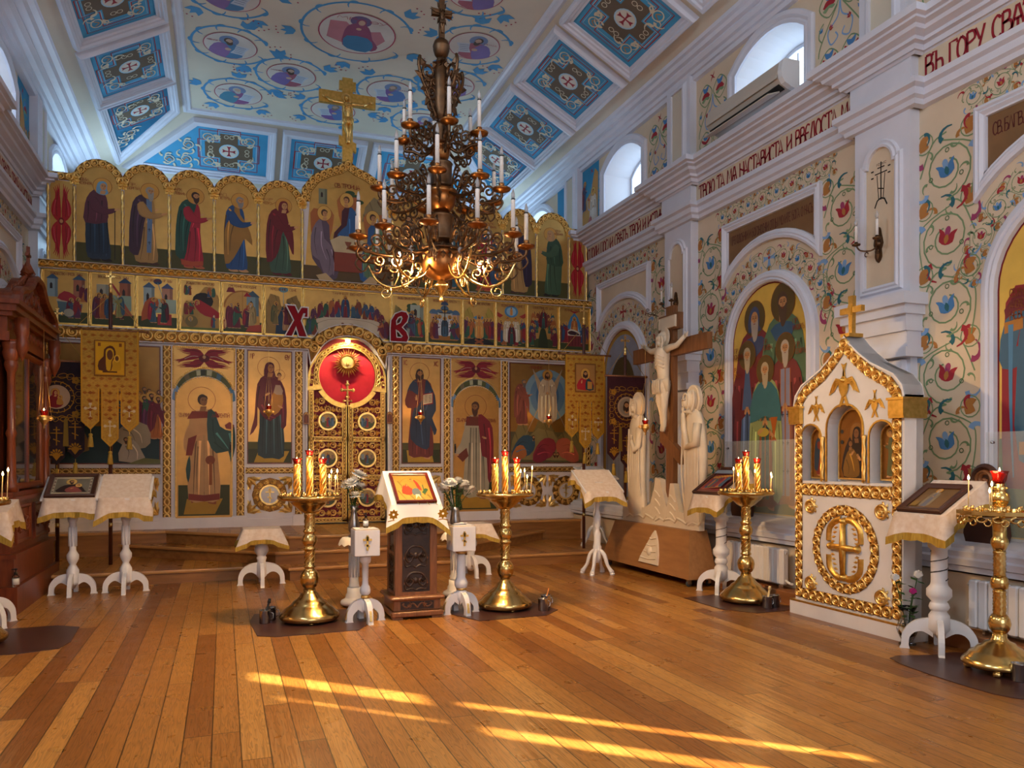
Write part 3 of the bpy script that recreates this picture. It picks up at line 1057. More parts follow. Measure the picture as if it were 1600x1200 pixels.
def seraph(p, x, y, w_, h, rc='#a8141e', turn=False):
 """six red wings round a small face; w_ x h about the centre; turn: wings spread sideways"""
 p.push(x, y, 1)
 dk = shade(rc, .45)
 for sg in (1, -1):
  def q(pts):
   return [(sg * u * w_, v * h) for u, v in pts]
  if turn:
   for v in (1, -1):
    p.poly(q([(0, .08 * v), (.06, .42 * v), (.16, .5 * v), (.28, .46 * v), (.36, .38 * v), (.24, .28 * v), (.14, .06 * v)]), rc, 2)
    for k in range(4):
     p.line(q([(.12, (.42 - .08 * k) * v), (.28, (.47 - .08 * k) * v), (.36 + .04 * (2 - abs(k - 1)), (.50 - .07 * k) * v)]), .022, rc, taper=True, sm=3)
    p.line(q([(.05, .3 * v), (.16, .4 * v), (.3, .40 * v)]), .008, dk, sm=3)
   p.poly(q([(.06, .05), (.14, .2), (.24, .16), (.34, -.02), (.46, -.16), (.3, -.14), (.16, -.06)]), rc, 2)
   for k in range(4):
    p.line(q([(.2 + .03 * k, .1 - .06 * k), (.34 + .02 * k, -.06 - .05 * k), (.5 - .03 * k, -.14 - .05 * k)]), .02, rc, taper=True, sm=3)
   p.line(q([(.1, .1), (.2, .1), (.32, -.06)]), .008, '#b09080', sm=3)
  else:
   for v in (1, -1):
    p.poly(q([(.02, .0), (.3, .03 * v), (.46, .12 * v), (.40, .24 * v), (.22, .34 * v), (.16, .46 * v), (.05, .3 * v)]), rc, 2)
    for k in range(4):
     p.line(q([(.16 + .04 * k, .2 * v), (.10 + .05 * k, .36 * v), (.1 + .09 * k, (.5 - .02 * k) * v)]), .022, rc, taper=True, sm=3)
    p.line(q([(.2, .06 * v), (.22, .22 * v), (.15, .38 * v)]), .008, dk, sm=3)
    p.line(q([(.34, .08 * v), (.32, .18 * v), (.25, .28 * v)]), .007, '#c8485a', sm=3)
 p.ell(0, 0, .07 if turn else .13 * w_, .2 * h if turn else .05 * h, dk)
 p.ell(0, .02 if turn else 0, .02, .025, SKIN)
 p.pop()
# ---------------------------------------------------------------- room shell
XL, XR, YB, YE = -2.4, 5.62, -6.0, 15.65
ZC = 7.2
TRW = Fr((XR, 0, 0), (0, -1, 0), (0, 0, 1))
TLW = Fr((XL, 0, 0), (0, 1, 0), (0, 0, 1))
BAYS = [13.8, 10.45, 7.1, 3.75, .4, -2.95]
PILS = [12.13, 8.78, 5.43, 2.08, -1.27, -4.6]
GR, RD, PK, BL, TE, OC, LB, DG = '#76926a', '#a02834', '#9a3c66', '#4a80b8', '#2c6672', '#ad7438', '#7ea4cf', '#4c6a44'

mb = MB('planks')
mb.box(XL - .3, XR + .3, YB, YE, -.06, 0)
mb.build('floor', kind='structure')

# solea: a full-width low platform, a high platform before the icon screen and the two inner steps of the ambo
def step(name, pts, z0, z1):
 m = MB('solea_wood')
 m.prism(pts, z0, z1, 'solea_tread', side='solea_wood')
 m.mould(pts, [(0, z1 - .034), (-.022, z1 - .034), (-.026, z1 - .015), (-.022, z1 + .001), (.0, z1 + .001)], 'solea_nose', closed=True)
 m.build(name, kind='structure')


cx = 1.71
step('floor_solea_low', [(-1.72, 9.65), (.62, 9.65), (.72, 9.38), (2.7, 9.38), (2.8, 9.65), (XR, 9.65), (XR, YE), (XL, YE), (XL, 10.12), (-1.72, 10.12)], 0, .15)
step('floor_ambo_step', [(-1.25, 11.3), (.58, 9.72), (2.84, 9.72), (4.67, 11.3)], .15, .30)
step('floor_solea_high', [(XL, 11.3), (-.71, 11.3), (.76, 9.98), (2.66, 9.98), (4.13, 11.3), (XR, 11.3), (XR, YE), (XL, YE)], .15, .46)


def win_loop(c, hw, z0, zs, rise, n=10):
 r = (hw * hw + rise * rise) / (2 * rise)
 a = math.degrees(math.asin(hw / r))
 return [(c - hw, z0), (c + hw, z0)] + arcp(c, zs + rise - r, r, 90 - a, 90 + a, n)


def flower(p, x, y, s, kind, rot=0):
 a, b = {'r': (RD, PK), 'b': (BL, LB)}[kind]
 p.push(x, y, s)
 ca, sa = math.cos(rot), math.sin(rot)

 def q(pts):
  return [(u * ca - v * sa, u * sa + v * ca) for u, v in pts]
 p.poly(q([(-.2, .1), (-.28, .75), (0, 1), (.28, .75), (.2, .1)]), b, 2)
 p.poly(q([(0, -.7), (-.75, -.4), (-.8, .3), (-1, .75), (-.35, .45), (-.12, -.1)]), a, 2)
 p.poly(q([(0, -.7), (.75, -.4), (.8, .3), (1, .75), (.35, .45), (.12, -.1)]), a, 2)
 p.poly(q([(0, -.6), (-.26, -.15), (0, .3), (.26, -.15)]), OC if kind == 'r' else TE, 2)
 p.pop()


def comma(p, x, y, s, a, col, h=1):
 pts = []
 for i in range(7):
  t = i / 6
  an = a + h * t * 1.9
  pts.append((x + s * t * math.cos(an), y + s * t * math.sin(an)))
 p.line(pts, s * .36, col, taper=True)


def vines(p, cs, r, phase=0, light=True):
 zb = p.z
 for i, (x, y) in enumerate(cs):
  p.z = zb + .0009 * (i % 2)
  h = 1 if i % 2 else -1
  if i < len(cs) - 1:
   dx, dy = cs[i + 1][0] - x, cs[i + 1][1] - y
  dl = math.hypot(dx, dy)
  tx, ty = dx / dl, dy / dl
  a0 = math.atan2(ty, tx) + PI
  sp = []
  for k in range(23):
   t = k / 22
   a = a0 + h * t * 2 * PI * 1.45
   rr = r * (1 - .66 * t)
   sp.append((x + rr * math.cos(a), y + rr * math.sin(a)))
  p.line(sp, r * .055, GR)
  # stem on to the next scroll
  nx, ny = -ty * h, tx * h
  p.line([(x + nx * r * 1.02, y + ny * r * 1.02), (x + tx * r + nx * r * .55, y + ty * r + ny * r * .55), (x + dx - tx * r, y + dy - ty * r)], r * .05, GR, sm=4)
  p.line([(x - tx * r * 1.05 - nx * r * .9, y - ty * r * 1.05 - ny * r * .9), (x - nx * r * 1.06, y - ny * r * 1.06), (x + tx * r * .6 - nx * r * .86, y + ty * r * .6 - ny * r * .86), (x + tx * r * 1.05 + nx * r * .3, y + ty * r * 1.05 + ny * r * .3)], r * .045, GR, sm=4)
  flower(p, x, y, r * .36, 'rb'[(i + phase) % 2], rot=.25 * h)
  for k, (an, colr, sc_) in enumerate(((.6, RD, .6), (2.0, LB, .62), (3.3, TE, .54), (4.3, PK, .6), (5.4, LB, .5), (2.7, OC, .42))):
   aa = a0 + an * h
   comma(p, x + r * .98 * math.cos(aa), y + r * .98 * math.sin(aa), r * sc_, aa + h * 1.0, colr, -h)
  for sgn in (1, -1):
   bx, by = x + dx * .5 + ty * sgn * r * .86, y + dy * .5 - tx * sgn * r * .86
   p.ring(bx, by, r * .34, r * .04, GR, 14)
   p.poly([(bx - r * .15, by - r * .25), (bx + r * .18, by - r * .15), (bx + r * .09, by + r * .04), (bx + r * .22, by + r * .2), (bx - r * .04, by + r * .26), (bx - r * .2, by + r * .07)], OC, 2)
   comma(p, bx + tx * r * .3, by + ty * r * .3, r * .4, math.atan2(ty, tx) + sgn, RD if sgn > 0 else TE, sgn)
  for an in (1.1, 3.1, 5.0):
   p.ring(x + r * .62 * math.cos(a0 + an), y + r * .62 * math.sin(a0 + an), r * .07, r * .03, DG, 8)
  for an in (.2, 1.4, 2.9, 4.0, 5.1):
   comma(p, x + r * .8 * math.cos(a0 + an), y + r * .8 * math.sin(a0 + an), r * .3, a0 + an * 2, GR, h)
 p.z = zb


def attic_panel(p, x0, x1, y0, y1):
 w_ = x1 - x0
 h = y1 - y0
 zb = p.z
 p.push(x0, y0, 1)
 lw = w_ * .022
 for fx, fy in ((.26, .2), (.74, .2), (.26, .79), (.74, .79)):
  X, Y = fx * w_, fy * h
  up = 1 if fy < .5 else -1
  p.line(smooth([(X - w_ * .22, Y), (X, Y + .13 * h), (X + w_ * .22, Y), (X, Y - .14 * h)], 5), lw, GR, True)
  s = w_ * .14
  p.poly([(X - s, Y + .06 * h), (X, Y + .015 * h), (X + s, Y + .06 * h), (X + s * .9, Y + .02 * h), (X, Y - .02 * h), (X - s * .9, Y + .02 * h)] if up > 0 else [(X - s, Y - .02 * h), (X, Y - .05 * h), (X + s, Y - .02 * h), (X, Y + .05 * h)], RD, 2)
  p.poly([(X - s * .5, Y + .05 * h), (X - s * .7, Y + .11 * h), (X, Y + .085 * h), (X + s * .7, Y + .11 * h), (X + s * .5, Y + .05 * h), (X, Y + .03 * h)], BL, 2)
  p.poly([(X - s, Y - .05 * h), (X, Y - .02 * h), (X + s, Y - .05 * h), (X + s * .5, Y - .07 * h), (X, Y - .05 * h), (X - s * .5, Y - .08 * h)], '#7d9a72', 2)
 for sg in (1, -1):
  X = w_ / 2
  p.line([(X, .75 * h), (X + sg * .05 * w_, .6 * h), (X + sg * .26 * w_, .5 * h), (X + sg * .2 * w_, .36 * h), (X + sg * .05 * w_, .4 * h), (X + sg * .1 * w_, .46 * h)], lw * 1.2, LB, sm=5)
  p.line([(X + sg * .06 * w_, .72 * h), (X + sg * .42 * w_, .42 * h), (X + sg * .48 * w_, .3 * h)], lw, GR, sm=4)
  flower(p, X + sg * .2 * w_, .53 * h, w_ * .05, 'r', sg)
  flower(p, X + sg * .42 * w_, .56 * h, w_ * .05, 'b', 0)
  p.line([(X + sg * .4 * w_, .44 * h), (X + sg * .47 * w_, .5 * h), (X + sg * .44 * w_, .58 * h), (X + sg * .36 * w_, .62 * h)], lw, GR, sm=4)
 for fy in (.03, .97):
  for k in range(4):
   a = k * PI / 2 + .6
   comma(p, w_ / 2, fy * h, w_ * .1, a, RD, .2)
 p.pop()
 p.z = zb


# unseen slits low in the wall behind the viewer, shaped for the sun streaks: (y0, y1, z0, z1)
SLITS = [(.14, .40, 2.24, 2.72), (.20, .35, 1.38, 2.18), (-.18, -.10, 2.24, 2.66), (-.30, -.10, 1.46, 2.18)]


def wall(side):
 su, T = (-1, TRW) if side == 'right' else (1, TLW)
 us = sorted((su * YB, su * YE))
 zt = 6.3
 holes = [win_loop(su * y, .58, 5.12, 5.86, .22) for y in BAYS]
 slits = []
 if side == 'right':
  slits = [(-s1, -s0, z0, z1) for s0, s1, z0, z1 in SLITS]
  holes += [[(a, z0), (b, z0), (b, z1), (a, z1)] for a, b, z0, z1 in slits]
 mb = MB('plaster', T)
 mb.prism([(us[0], 0), (us[1], 0), (us[1], zt), (us[0], zt)], None, 0, holes=holes)
 for a, b, z0, z1 in slits:
  lp = [(a, z0), (b, z0), (b, z1), (a, z1)]
  mb.add([(x, y, 0) for x, y in lp] + [(x, y, -.06) for x, y in lp], [(i, i + 4, (i + 1) % 4 + 4, (i + 1) % 4) for i in range(4)], 'white')
 wl = mb.build('wall_' + side, kind='structure')
 # painted ornament of the wall
 ob = MB('paintw', T)
 p = Pa(ob, 'paintw', .001, .00004)
 for y in BAYS[1:4]:
  c = su * y
  if side == 'left' and y < 7:
   continue
  for sg in (-1, 1):
   vines(p, [(c + sg * 1.10, .98 + .565 * k) for k in range(6)], .255, phase=(sg > 0))
  n = 8 if y != 10.45 else 9
  vines(p, [(c - .86 + 1.72 * k / (n - 1), 4.305) for k in range(n)], .098, phase=1)
  an = [16 + (180 - 32) * k / 10 for k in range(11)]
  vines(p, [(c + .915 * math.cos(math.radians(a)), 2.70 + .915 * math.sin(math.radians(a))) for a in an if abs(a - 90) > 8], .105)
  cc = RD if y == 10.45 else LB
  for k in range(4):
   a = k * PI / 2
   ca, sa = math.cos(a), math.sin(a)
   p.poly([(c + (x * ca - yy * sa), 3.615 + (x * sa + yy * ca)) for x, yy in ((0, -.012), (.06, -.02), (.1, -.035), (.09, 0), (.1, .035), (.06, .02), (0, .012))], cc)
  p.ring(c, 3.615, .115, .006, GR, 20)
  flower(p, c, 3.615, .022, 'r')
  for sg in (-1, 1):
   attic_panel(p, *sorted((c + sg * .75, c + sg * 1.36)), 5.13, 6.12)
 # blue resurrection mural beside the far window
 c0, c1 = sorted((su * 11.25, su * 12.9))
 p.rect(c0, 5.1, c1 - c0, 1.1, '#2f86b0')
 if side == 'right':
  p.poly([(-11.3, 5.1), (-11.28, 6.0), (-11.4, 6.1), (-11.55, 5.75), (-11.7, 5.7), (-11.95, 5.35), (-12.0, 5.1)], '#b98d50')
  p.poly([(-12.2, 5.1), (-12.25, 5.55), (-12.4, 5.6), (-12.5, 5.1)], '#a8925c')
  p.ell(-11.46, 5.68, .07, .14, '#2a1a14')
  saint(p, -11.46, 5.1, .72, dict(r='#d8cfc0', c='#c8beb0', head='hair', hc='#5a3a20', pose='front', halo='#caa85a'))
  for x, r_, c_ in ((-12.05, '#6a2a34', '#4a2a3c'), (-12.2, '#54303c', '#6a3038'), (-11.78, '#3d4a66', '#7a3438')):
   saint(p, x, 5.12 if x < -11.9 else 5.5, .5, dict(r=r_, c=c_, head='veil', hc=c_, halo='#c49b50'))
  p.poly([(-11.85, 5.1), (-11.55, 5.38), (-11.5, 5.3), (-11.72, 5.1)], '#a86a68')
  p.text('ВОСКРЕСЕНИЕ', -12.45, 5.82, .5, .07, '#cfe0ea')
 else:
  for k in range(7):
   saint(p, 11.5 + .17 * k, 5.1, .62 - .05 * (k % 2), dict(r=('#7a4a30', '#4a5a7a', '#7a3038')[k % 3], c=('#b98d50', '#5a6a9a', '#3f6a74')[k % 3], head='hair', hc='#4a3020', halo='#c49b50'))
  p.poly([(11.3, 5.1), (11.35, 6.05), (11.55, 5.7), (11.6, 5.1)], '#b98d50')
  p.poly([(12.3, 5.1), (12.35, 5.75), (12.6, 5.6), (12.7, 5.1)], '#b98d50')
 ob.build('painted_ornament', wl)
 # frieze band with red lettering
 fb = MB('plaster', T)
 fr = Pa(fb, 'paintw', .053)
 ents = {10.45: 'ГОСПОДИ ПОСЛИ СВѢТЪ ТВОЙ И ИСТИНУ', 7.1: 'ТВОЮ ТА МѦ НАСТАВИСТА И ВВЕДОСТА МѦ', 3.75: 'ВЪ ГОРУ СВѦТУЮ ТВОЮ И ВЪ СЕЛЕНІѦ'}
 for y in BAYS:
  c = su * y
  fb.box(c - 1.38, c + 1.38, 4.605, 4.835, .0, .05)
  if y in ents:
   fr.text(ents[y], c - 1.27, 4.628, 2.56, .175, '#8e1226')
 fb.build('lettered_frieze', wl)
 # entablature, breaking forward over the pilasters
 eb = MB('white', MX.Translation((XR, 0, 0)) @ MX.Rotation(PI, 4, 'Z') if side == 'right' else MX.Translation((XL, 0, 0)))
 path = [(0, su * YE)]
 ys = [p_ * su for p_ in PILS]
 path = []
 for y in (sorted(ys) if su > 0 else sorted(ys)):
  path += [(0, y - .345), (.10, y - .345), (.10, y + .345), (0, y + .345)]
 path = [(0, us[0])] + path + [(0, us[1])]
 prof_a = [(0, 4.40), (.05, 4.41), (.06, 4.45), (.09, 4.47), (.09, 4.53), (.13, 4.55), (.13, 4.60), (.04, 4.605)]
 prof_b = [(.04, 4.83), (.06, 4.85), (.08, 4.85), (.09, 4.89), (.13, 4.90), (.13, 4.93), (.19, 4.955), (.20, 4.985), (.25, 5.0), (.25, 5.02), (.29, 5.03), (.29, 5.09), (.0, 5.10)]
 for pr in (prof_a, prof_b):
  eb.mould(path, pr, flip=-1)
 for y in ys:
  eb.box(0, .135, y - .345, y + .345, 4.58, 4.86)
 eb.build('trim_1' if side == 'right' else 'trim_2', kind='structure')
 # pilasters
 pb = MB('white', T)
 for y in PILS:
  c = su * y
  h = .31
  pb.box(c - h, c + h, 2.80, 4.42, 0, .11)
  niche = [(c - .17, 2.95), (c - .17, 4.02), (c - .14, 4.02)] + arcp(c, 4.04, .14, 180, 0, 10) + [(c + .14, 4.02), (c + .17, 4.02), (c + .17, 2.95)]
  pb.prism(niche[::-1], None, .112, 'plaster')
  pb.mould(niche, [(0, .11), (0, .14), (-.02, .145), (-.035, .13), (-.055, .135), (-.07, .11)], closed=True, flip=-1)
  for z0, z1, n, hh in ((2.72, 2.82, .27, .40), (2.64, 2.72, .23, .37), (2.50, 2.64, .19, .345), (2.36, 2.50, .16, .33), (2.28, 2.36, .20, .35)):
   pb.box(c - hh, c + hh, z0, z1, 0, n)
  pb.box(c - .29, c + .29, .75, 2.28, 0, .08)
  for sx in (-.14, .14):
   sc_ = [(c + sx - .11, 2.26), (c + sx - .11, 2.0)] + arcp(c + sx, 1.98, .11, 180, 360, 8) + [(c + sx + .11, 2.26)]
   pb.prism(sc_, .08, .14)
   pb.mould([(c + sx - .13, .9), (c + sx - .13, 1.75)] + arcp(c + sx, 1.78, .13, 180, 0, 8) + [(c + sx + .13, .9)], [(-.02, .08), (-.02, .11), (.015, .11), (.015, .08)])
  # attic pilaster between the upper windows
  pb.box(c - .27, c + .27, 5.08, 6.25, 0, .10)
  rc = [(c - .13, 5.22), (c + .13, 5.22), (c + .13, 6.15), (c - .13, 6.15)]
  pb.prism(rc, None, .103, 'cream')
  pb.mould(rc, [(0, .10), (0, .13), (-.03, .13), (-.04, .115), (-.07, .10)], closed=True)
 pb.build('trim_3' if side == 'right' else 'trim_4', kind='structure')
 # dado with its ledge, and the low wooden plinth
 db = MB('white', T)

 ks = 1 if side == 'right' else .4

 def extr(prof, mat):
  vs = []
  for u in us:
   vs += [(u, z, n * ks) for n, z in prof]
  k = len(prof)
  db.add(vs, [(i, k + i, k + i + 1, i + 1) for i in range(k - 1)], mat)
 extr([(0, .80), (.24, .75), (.30, .745), (.31, .72), (.345, .70), (.345, .66), (.37, .645), (.37, .60), (.35, .59), (.35, .55), (.30, .545), (.30, .53)], 'white')
 extr([(.30, .54), (.30, .11)], 'plaster')
 extr([(.30, .12), (.49, .12), (.50, .11), (.50, 0)], 'plinth_wood')
 db.build('baseboard_' + side, kind='structure')
 # crown moulding under the vault
 cb = MB('white', T)
 db = cb
 ks = 1 if side == 'right' else 1.6
 extr([(0, 6.18), (.05, 6.19), (.06, 6.24), (.09, 6.245), (.10, 6.29), (.14, 6.30), (.17, 6.34), (.17, 6.36), (.22, 6.37), (.24, 6.41), (.28, 6.42), (.30, 6.46), (.27, 6.5)][::-1], 'white')
 cb.build('trim_5' if side == 'right' else 'trim_6', kind='structure')
 # upper windows
 for i, y in enumerate(BAYS):
  c = su * y
  wb = MB('white', T)
  lp = win_loop(c, .58, 5.12, 5.86, .22)
  li = win_loop(c, .47, 5.16, 5.80, .20)
  k = len(lp)
  wb.add([(x, z, 0) for x, z in lp] + [(x, z, -.40) for x, z in li], [(j, k + j, k + (j + 1) % k, (j + 1) % k) for j in range(k)], 'reveal')
  arch = win_loop(c, .58, 5.12, 5.86, .22)
  wb.mould(arch[1:] + [arch[0]], [(0, 0), (0, .03), (-.03, .035), (-.05, .025), (-.08, .045), (-.12, .045), (-.135, .02), (-.135, 0)], flip=1)
  lg = win_loop(c, .42, 5.22, 5.79, .17)
  wb.prism(li, -.41, -.38, holes=[lg])
  wb.box(c - .012, c + .012, 5.26, 5.93, -.40, -.385, 'white')
  wb.box(c - .43, c + .43, 5.50, 5.52, -.40, -.385, 'white')
  wo = wb.build('window_%d' % (i + 1 if side == 'right' else i + 11), kind='structure')
  gb = MB('pane', T)
  gb.prism(li, None, -.395)
  gb.build('pane', wo)


def coffer_art(p, w_, h):
 """blue coffer field, drawn centred, w_ along u, h along v"""
 B, Rr, CR, BR, SK = '#4aa0cc', '#a03a3a', '#d8cfb4', '#6a5a48', '#a8cfe4'
 a, b = w_ / 2 - .07, h / 2 - .07
 p.line([(-a, -b), (a, -b), (a, b), (-a, b)], .016, Rr, True)
 p.line([(-a + .03, -b + .03), (a - .03, -b + .03), (a - .03, b - .03), (-a + .03, b - .03)], .008, SK, True)
 k = .23
 o = [(-k * .55, k * 1.7), (k * .55, k * 1.7), (k * .55, k * .75), (k * 1.5, k * .75), (k * 1.5, -k * .75), (k * .55, -k * .75), (k * .55, -k * 1.7), (-k * .55, -k * 1.7), (-k * .55, -k * .75), (-k * 1.5, -k * .75), (-k * 1.5, k * .75), (-k * .55, k * .75)]
 sx = min(1.15, a / (.42 * 1.0))
 o = [(x * sx, y * .92) for x, y in o]
 big = [(x * 1.28, y * 1.22) for x, y in o]
 p.line(big, .02, Rr, True)
 p.line([(x * 1.17, y * 1.14) for x, y in o], .012, SK, True)
 p.poly(o, BR)
 for x, y in ((0, .3), (0, -.3), (.3, 0), (-.3, 0)):
  for s in (1, -1):
   p.ring(x + s * .045 * (x == 0), y + s * .04 * (y == 0), .035, .010, CR, 10)
 p.ell(0, 0, .165, .15, SK, 18)
 p.ell(0, 0, .145, .13, '#d9d2c6', 18)
 for q in range(4):
  an = q * PI / 2
  ca, sa = math.cos(an), math.sin(an)
  p.poly([(x * ca - y * sa, x * sa + y * ca) for x, y in ((0, -.01), (.06, -.014), (.11, -.04), (.1, 0), (.11, .04), (.06, .014), (0, .01))], '#962a36')
 for sx_, sy_ in ((1, 1), (-1, 1), (1, -1), (-1, -1)):
  x, y = sx_ * a * .70, sy_ * b * .66
  p.ring(x, y, .085, .018, CR, 14, .07)
  p.line([(x - .05, y - .03), (x, y + .03), (x + .05, y - .02)], .016, '#b8884a', sm=3)
  for q in range(3):
   xx, yy = x * (.52 + .2 * q), y * (1.12 - .52 * (q == 2))
   comma(p, xx, yy, .13, q * 2.1 + sx_, CR, sx_)
   comma(p, xx + .03, yy, .09, q * 2.1 + 3 + sx_, CR, -sx_)


def coffer(fb, p, pts, ctr, w_, h, extra=()):
 # moulded frame of stepped white mouldings round a painted field
 fb.prism(pts, None, .01, 'paintw', '#4aa0cc')
 fb.mould(pts, [(.0, .01), (.0, .03), (-.035, .035), (-.045, .055), (-.075, .06), (-.085, .085), (-.12, .09), (-.14, .05), (-.15, .0)], 'white', closed=True)
 zb = p.z
 p.push(*ctr)
 coffer_art(p, w_, h)
 p.pop()
 for x, y in extra:
  p.ring(x, y, .08, .018, '#d8cfb4', 14, .07)
  p.line([(x - .05, y - .03), (x, y + .03), (x + .05, y - .02)], .016, '#b8884a', sm=3)
  for q in range(5):
   comma(p, x + .12 * math.cos(q * 1.3), y + .11 * math.sin(q * 1.3), .13, q * 1.3 + .8, '#d8cfb4', 1 if q % 2 else -1)
 p.z = zb


def ceiling():
 mb = MB('cream')
 fx0, fx1, fy = -.55, 3.97, 14.0
 bx0, bx1, by = -1.93, XR - .27, 15.38
 z0 = 6.44
 v = [(fx0, YB, ZC), (fx1, YB, ZC), (fx1, fy, ZC), (fx0, fy, ZC), (bx0, YB, z0), (bx1, YB, z0), (bx1, by, z0), (bx0, by, z0)]
 mb.add(v, [(0, 3, 2, 1), (1, 2, 6, 5), (2, 3, 7, 6), (3, 0, 4, 7)])
 ce = mb.build('ceiling', kind='structure')
 fm = MB('white')
 fm.T = MX.Translation((0, 0, ZC)) @ MX.Scale(-1, 4, (0, 0, 1))
 fm.mould([(fx0, YB), (fx0, fy), (fx1, fy), (fx1, YB)], [(-.09, 0), (-.08, .04), (-.03, .05), (.0, .03), (.04, .03), (.06, 0)], flip=-1)
 fm.build('trim_7', kind='structure')
 # sloping sides
 sl = math.atan2(ZC - z0, bx1 - fx1)
 ln = math.hypot(ZC - z0, bx1 - fx1)
 for k, (o, u, v_) in enumerate((((bx1, 0, z0), (0, -1, 0), (-math.cos(sl), 0, math.sin(sl))), ((bx0, 0, z0), (0, 1, 0), (math.cos(sl), 0, math.sin(sl))))):
  fb = MB('white', Fr(o, u, v_))
  p = Pa(fb, 'paintw', .012)
  su = -1 if k == 0 else 1
  for j in range(-2, 6):
   c = su * (3.47 + 1.7 * j)
   w_, y0, y1 = 1.27, .34, ln - .3
   if True:
    coffer(fb, p, [(c - w_ / 2, y0), (c + w_ / 2, y0), (c + w_ / 2, y1), (c - w_ / 2, y1)], (c, (y0 + y1) / 2), w_, y1 - y0)
  # last one, cut by the hip
  q = [(su * 12.9, y0), (su * 14.72, y0), (su * 13.78, y1), (su * 12.9, y1)]
  if su < 0:
   q = q[::-1]
  fb.prism(q, None, .01, 'paintw', '#4aa0cc')
  coffer(fb, p, q, (su * 13.42, (y0 + y1) / 2), .95, y1 - y0, [(su * 14.08, y0 + .24), (su * 14.3, y0 + .12)])
  fb.build('ceiling_coffers', ce)
 fb = MB('white', Fr((0, by, z0), (1, 0, 0), (0, -math.cos(sl), math.sin(sl))))
 p = Pa(fb, 'paintw', .012)
 y0, y1 = .34, ln - .3
 coffer(fb, p, [(1.12, y0), (2.30, y0), (2.30, y1), (1.12, y1)], (1.71, (y0 + y1) / 2), 1.18, y1 - y0)
 for sg in (-1, 1):
  q = [(1.71 + sg * .98, y0), (1.71 + sg * 3.03, y0), (1.71 + sg * 2.12, y1), (1.71 + sg * .98, y1)]
  if sg < 0:
   q = q[::-1]
  coffer(fb, p, q, (1.71 + sg * 1.62, (y0 + y1) / 2), 1.1, y1 - y0, [(1.71 + sg * 2.32, y0 + .2), (1.71 + sg * 2.28, y0 + .52), (1.71 + sg * 2.6, y0 + .16)])
 fb.build('ceiling_coffers', ce)
 # flat field: medallions of prophets in blue vines
 ab = MB('paintw', Fr((0, 0, ZC), (1, 0, 0), (0, -1, 0)))
 p = Pa(ab, 'paintw', .001, .0001)
 SKY = '#4a92c4'
 meds = [(1.71, 10.75, .52), (.09, 11.68, .36), (.22, 13.18, .36), (.96, 12.26, .36), (2.46, 12.26, .36), (1.71, 13.26, .36), (3.30, 10.5, .36), (3.2, 13.2, .36), (3.32, 11.75, .36), (.08, 10.4, .36), (2.95, 9.3, .36), (.5, 9.2, .36), (1.71, 8.6, .5), (.2, 7.8, .36), (3.2, 7.8, .36)]
 rr = random.Random(3)
 for i, (x, y, r) in enumerate(meds):
  # encircling vine
  p.z = .001 + .0012 * (i % 3)
  R2 = r * 1.42
  p.line(arcp(x, -y, R2, 20, 330, 40), .035, SKY)
  for k in range(9):
   a = math.radians(25 + k * 37)
   comma(p, x + R2 * math.cos(a), -y + R2 * math.sin(a), .16, a + .5, SKY, 1)
  for k in range(5):
   a = math.radians(50 + k * 72 + i * 20)
   xx, yy = x + R2 * 1.12 * math.cos(a), -y + R2 * 1.12 * math.sin(a)
   if not (fx0 + .2 < xx < fx1 - .2 and -yy < fy - .15):
    continue
   for q in (-.6, 0, .6):
    ca, sa = math.cos(a + q), math.sin(a + q)
    p.poly([(xx + l * ca - w_ * sa, yy + l * sa + w_ * ca) for l, w_ in ((0, -.012), (.09, -.055), (.2, 0), (.09, .055), (0, .012))], SKY)
   for q in range(3):
    p.ell(xx + .25 * math.cos(a + (q - 1) * .3), yy + .25 * math.sin(a + (q - 1) * .3), .014, .014, '#a03048', 6)
 for i, (x, y, r) in enumerate(meds):
  p.z = .006
  p.ell(x, -y, r, r, '#a8405a', 36)
  p.ell(x, -y, r * .965, r * .965, '#cfc9c2', 36)
  p.push(x, -y, r)
  fl = 1 if x < 1.7 else -1
  rc, cc, hc = rr.choice([('#7a5a98', '#5a7ab0', '#8a7a6a'), ('#4f7fa8', '#8a6aa0', '#5a4434'), ('#8a5a88', '#4a86a0', '#b8b4ae'), ('#a05a6a', '#7a6aa8', '#4a3a30')])
  if r > .45:
   p.poly([(-.75, -.35), (-.75, .45), (-.35, .5), (.0, .1), (.55, .3), (.75, -.1), (.5, -.6), (-.3, -.55)], '#b87a84')
   p.ell(0, .62, .27, .25, '#6a5a84', 20)
   p.poly([(-.35, -.1), (-.3, .3), (-.12, .5), (.15, .5), (.32, .2), (.42, -.15), (.62, -.5), (.5, -.75), (.1, -.72), (-.3, -.65)], '#8a4a6a', 2)
   p.poly([(-.25, -.15), (.28, -.12), (.5, -.5), (.35, -.85), (-.15, -.8), (-.3, -.55)], '#3f78a0', 2)
   p.ell(.02, .58, .13, .17, '#8a4a6a')
   p.ell(.03, .56, .085, .12, '#c0a08c')
   p.ell(0, .25, .07, .06, '#c0a08c')
   p.text('МР  ѲУ', -.6, .62, 1.2, .12, '#a03048')
  else:
   p.push(0, 0, 1, fl)
   p.ell(-.05, .42, .36, .36, '#7488ae', 20)
   p.poly([(-.8, -.55), (-.62, .0), (-.25, .22), (.15, .2), (.42, -.1), (.45, -.75), (.0, -.97), (-.5, -.84)], rc, 2)
   p.poly([(-.8, -.55), (-.6, .05), (-.3, .2), (-.1, .0), (.0, -.4), (-.2, -.95), (-.55, -.8)], cc, 2)
   p.ell(-.07, .42, .17, .2, hc)
   p.ell(-.04, .38, .13, .17, '#c0a08c')
   p.poly([(-.16, .36), (-.12, .12), (0, .06), (.09, .16), (.08, .36), (-.02, .26)], hc, 2)
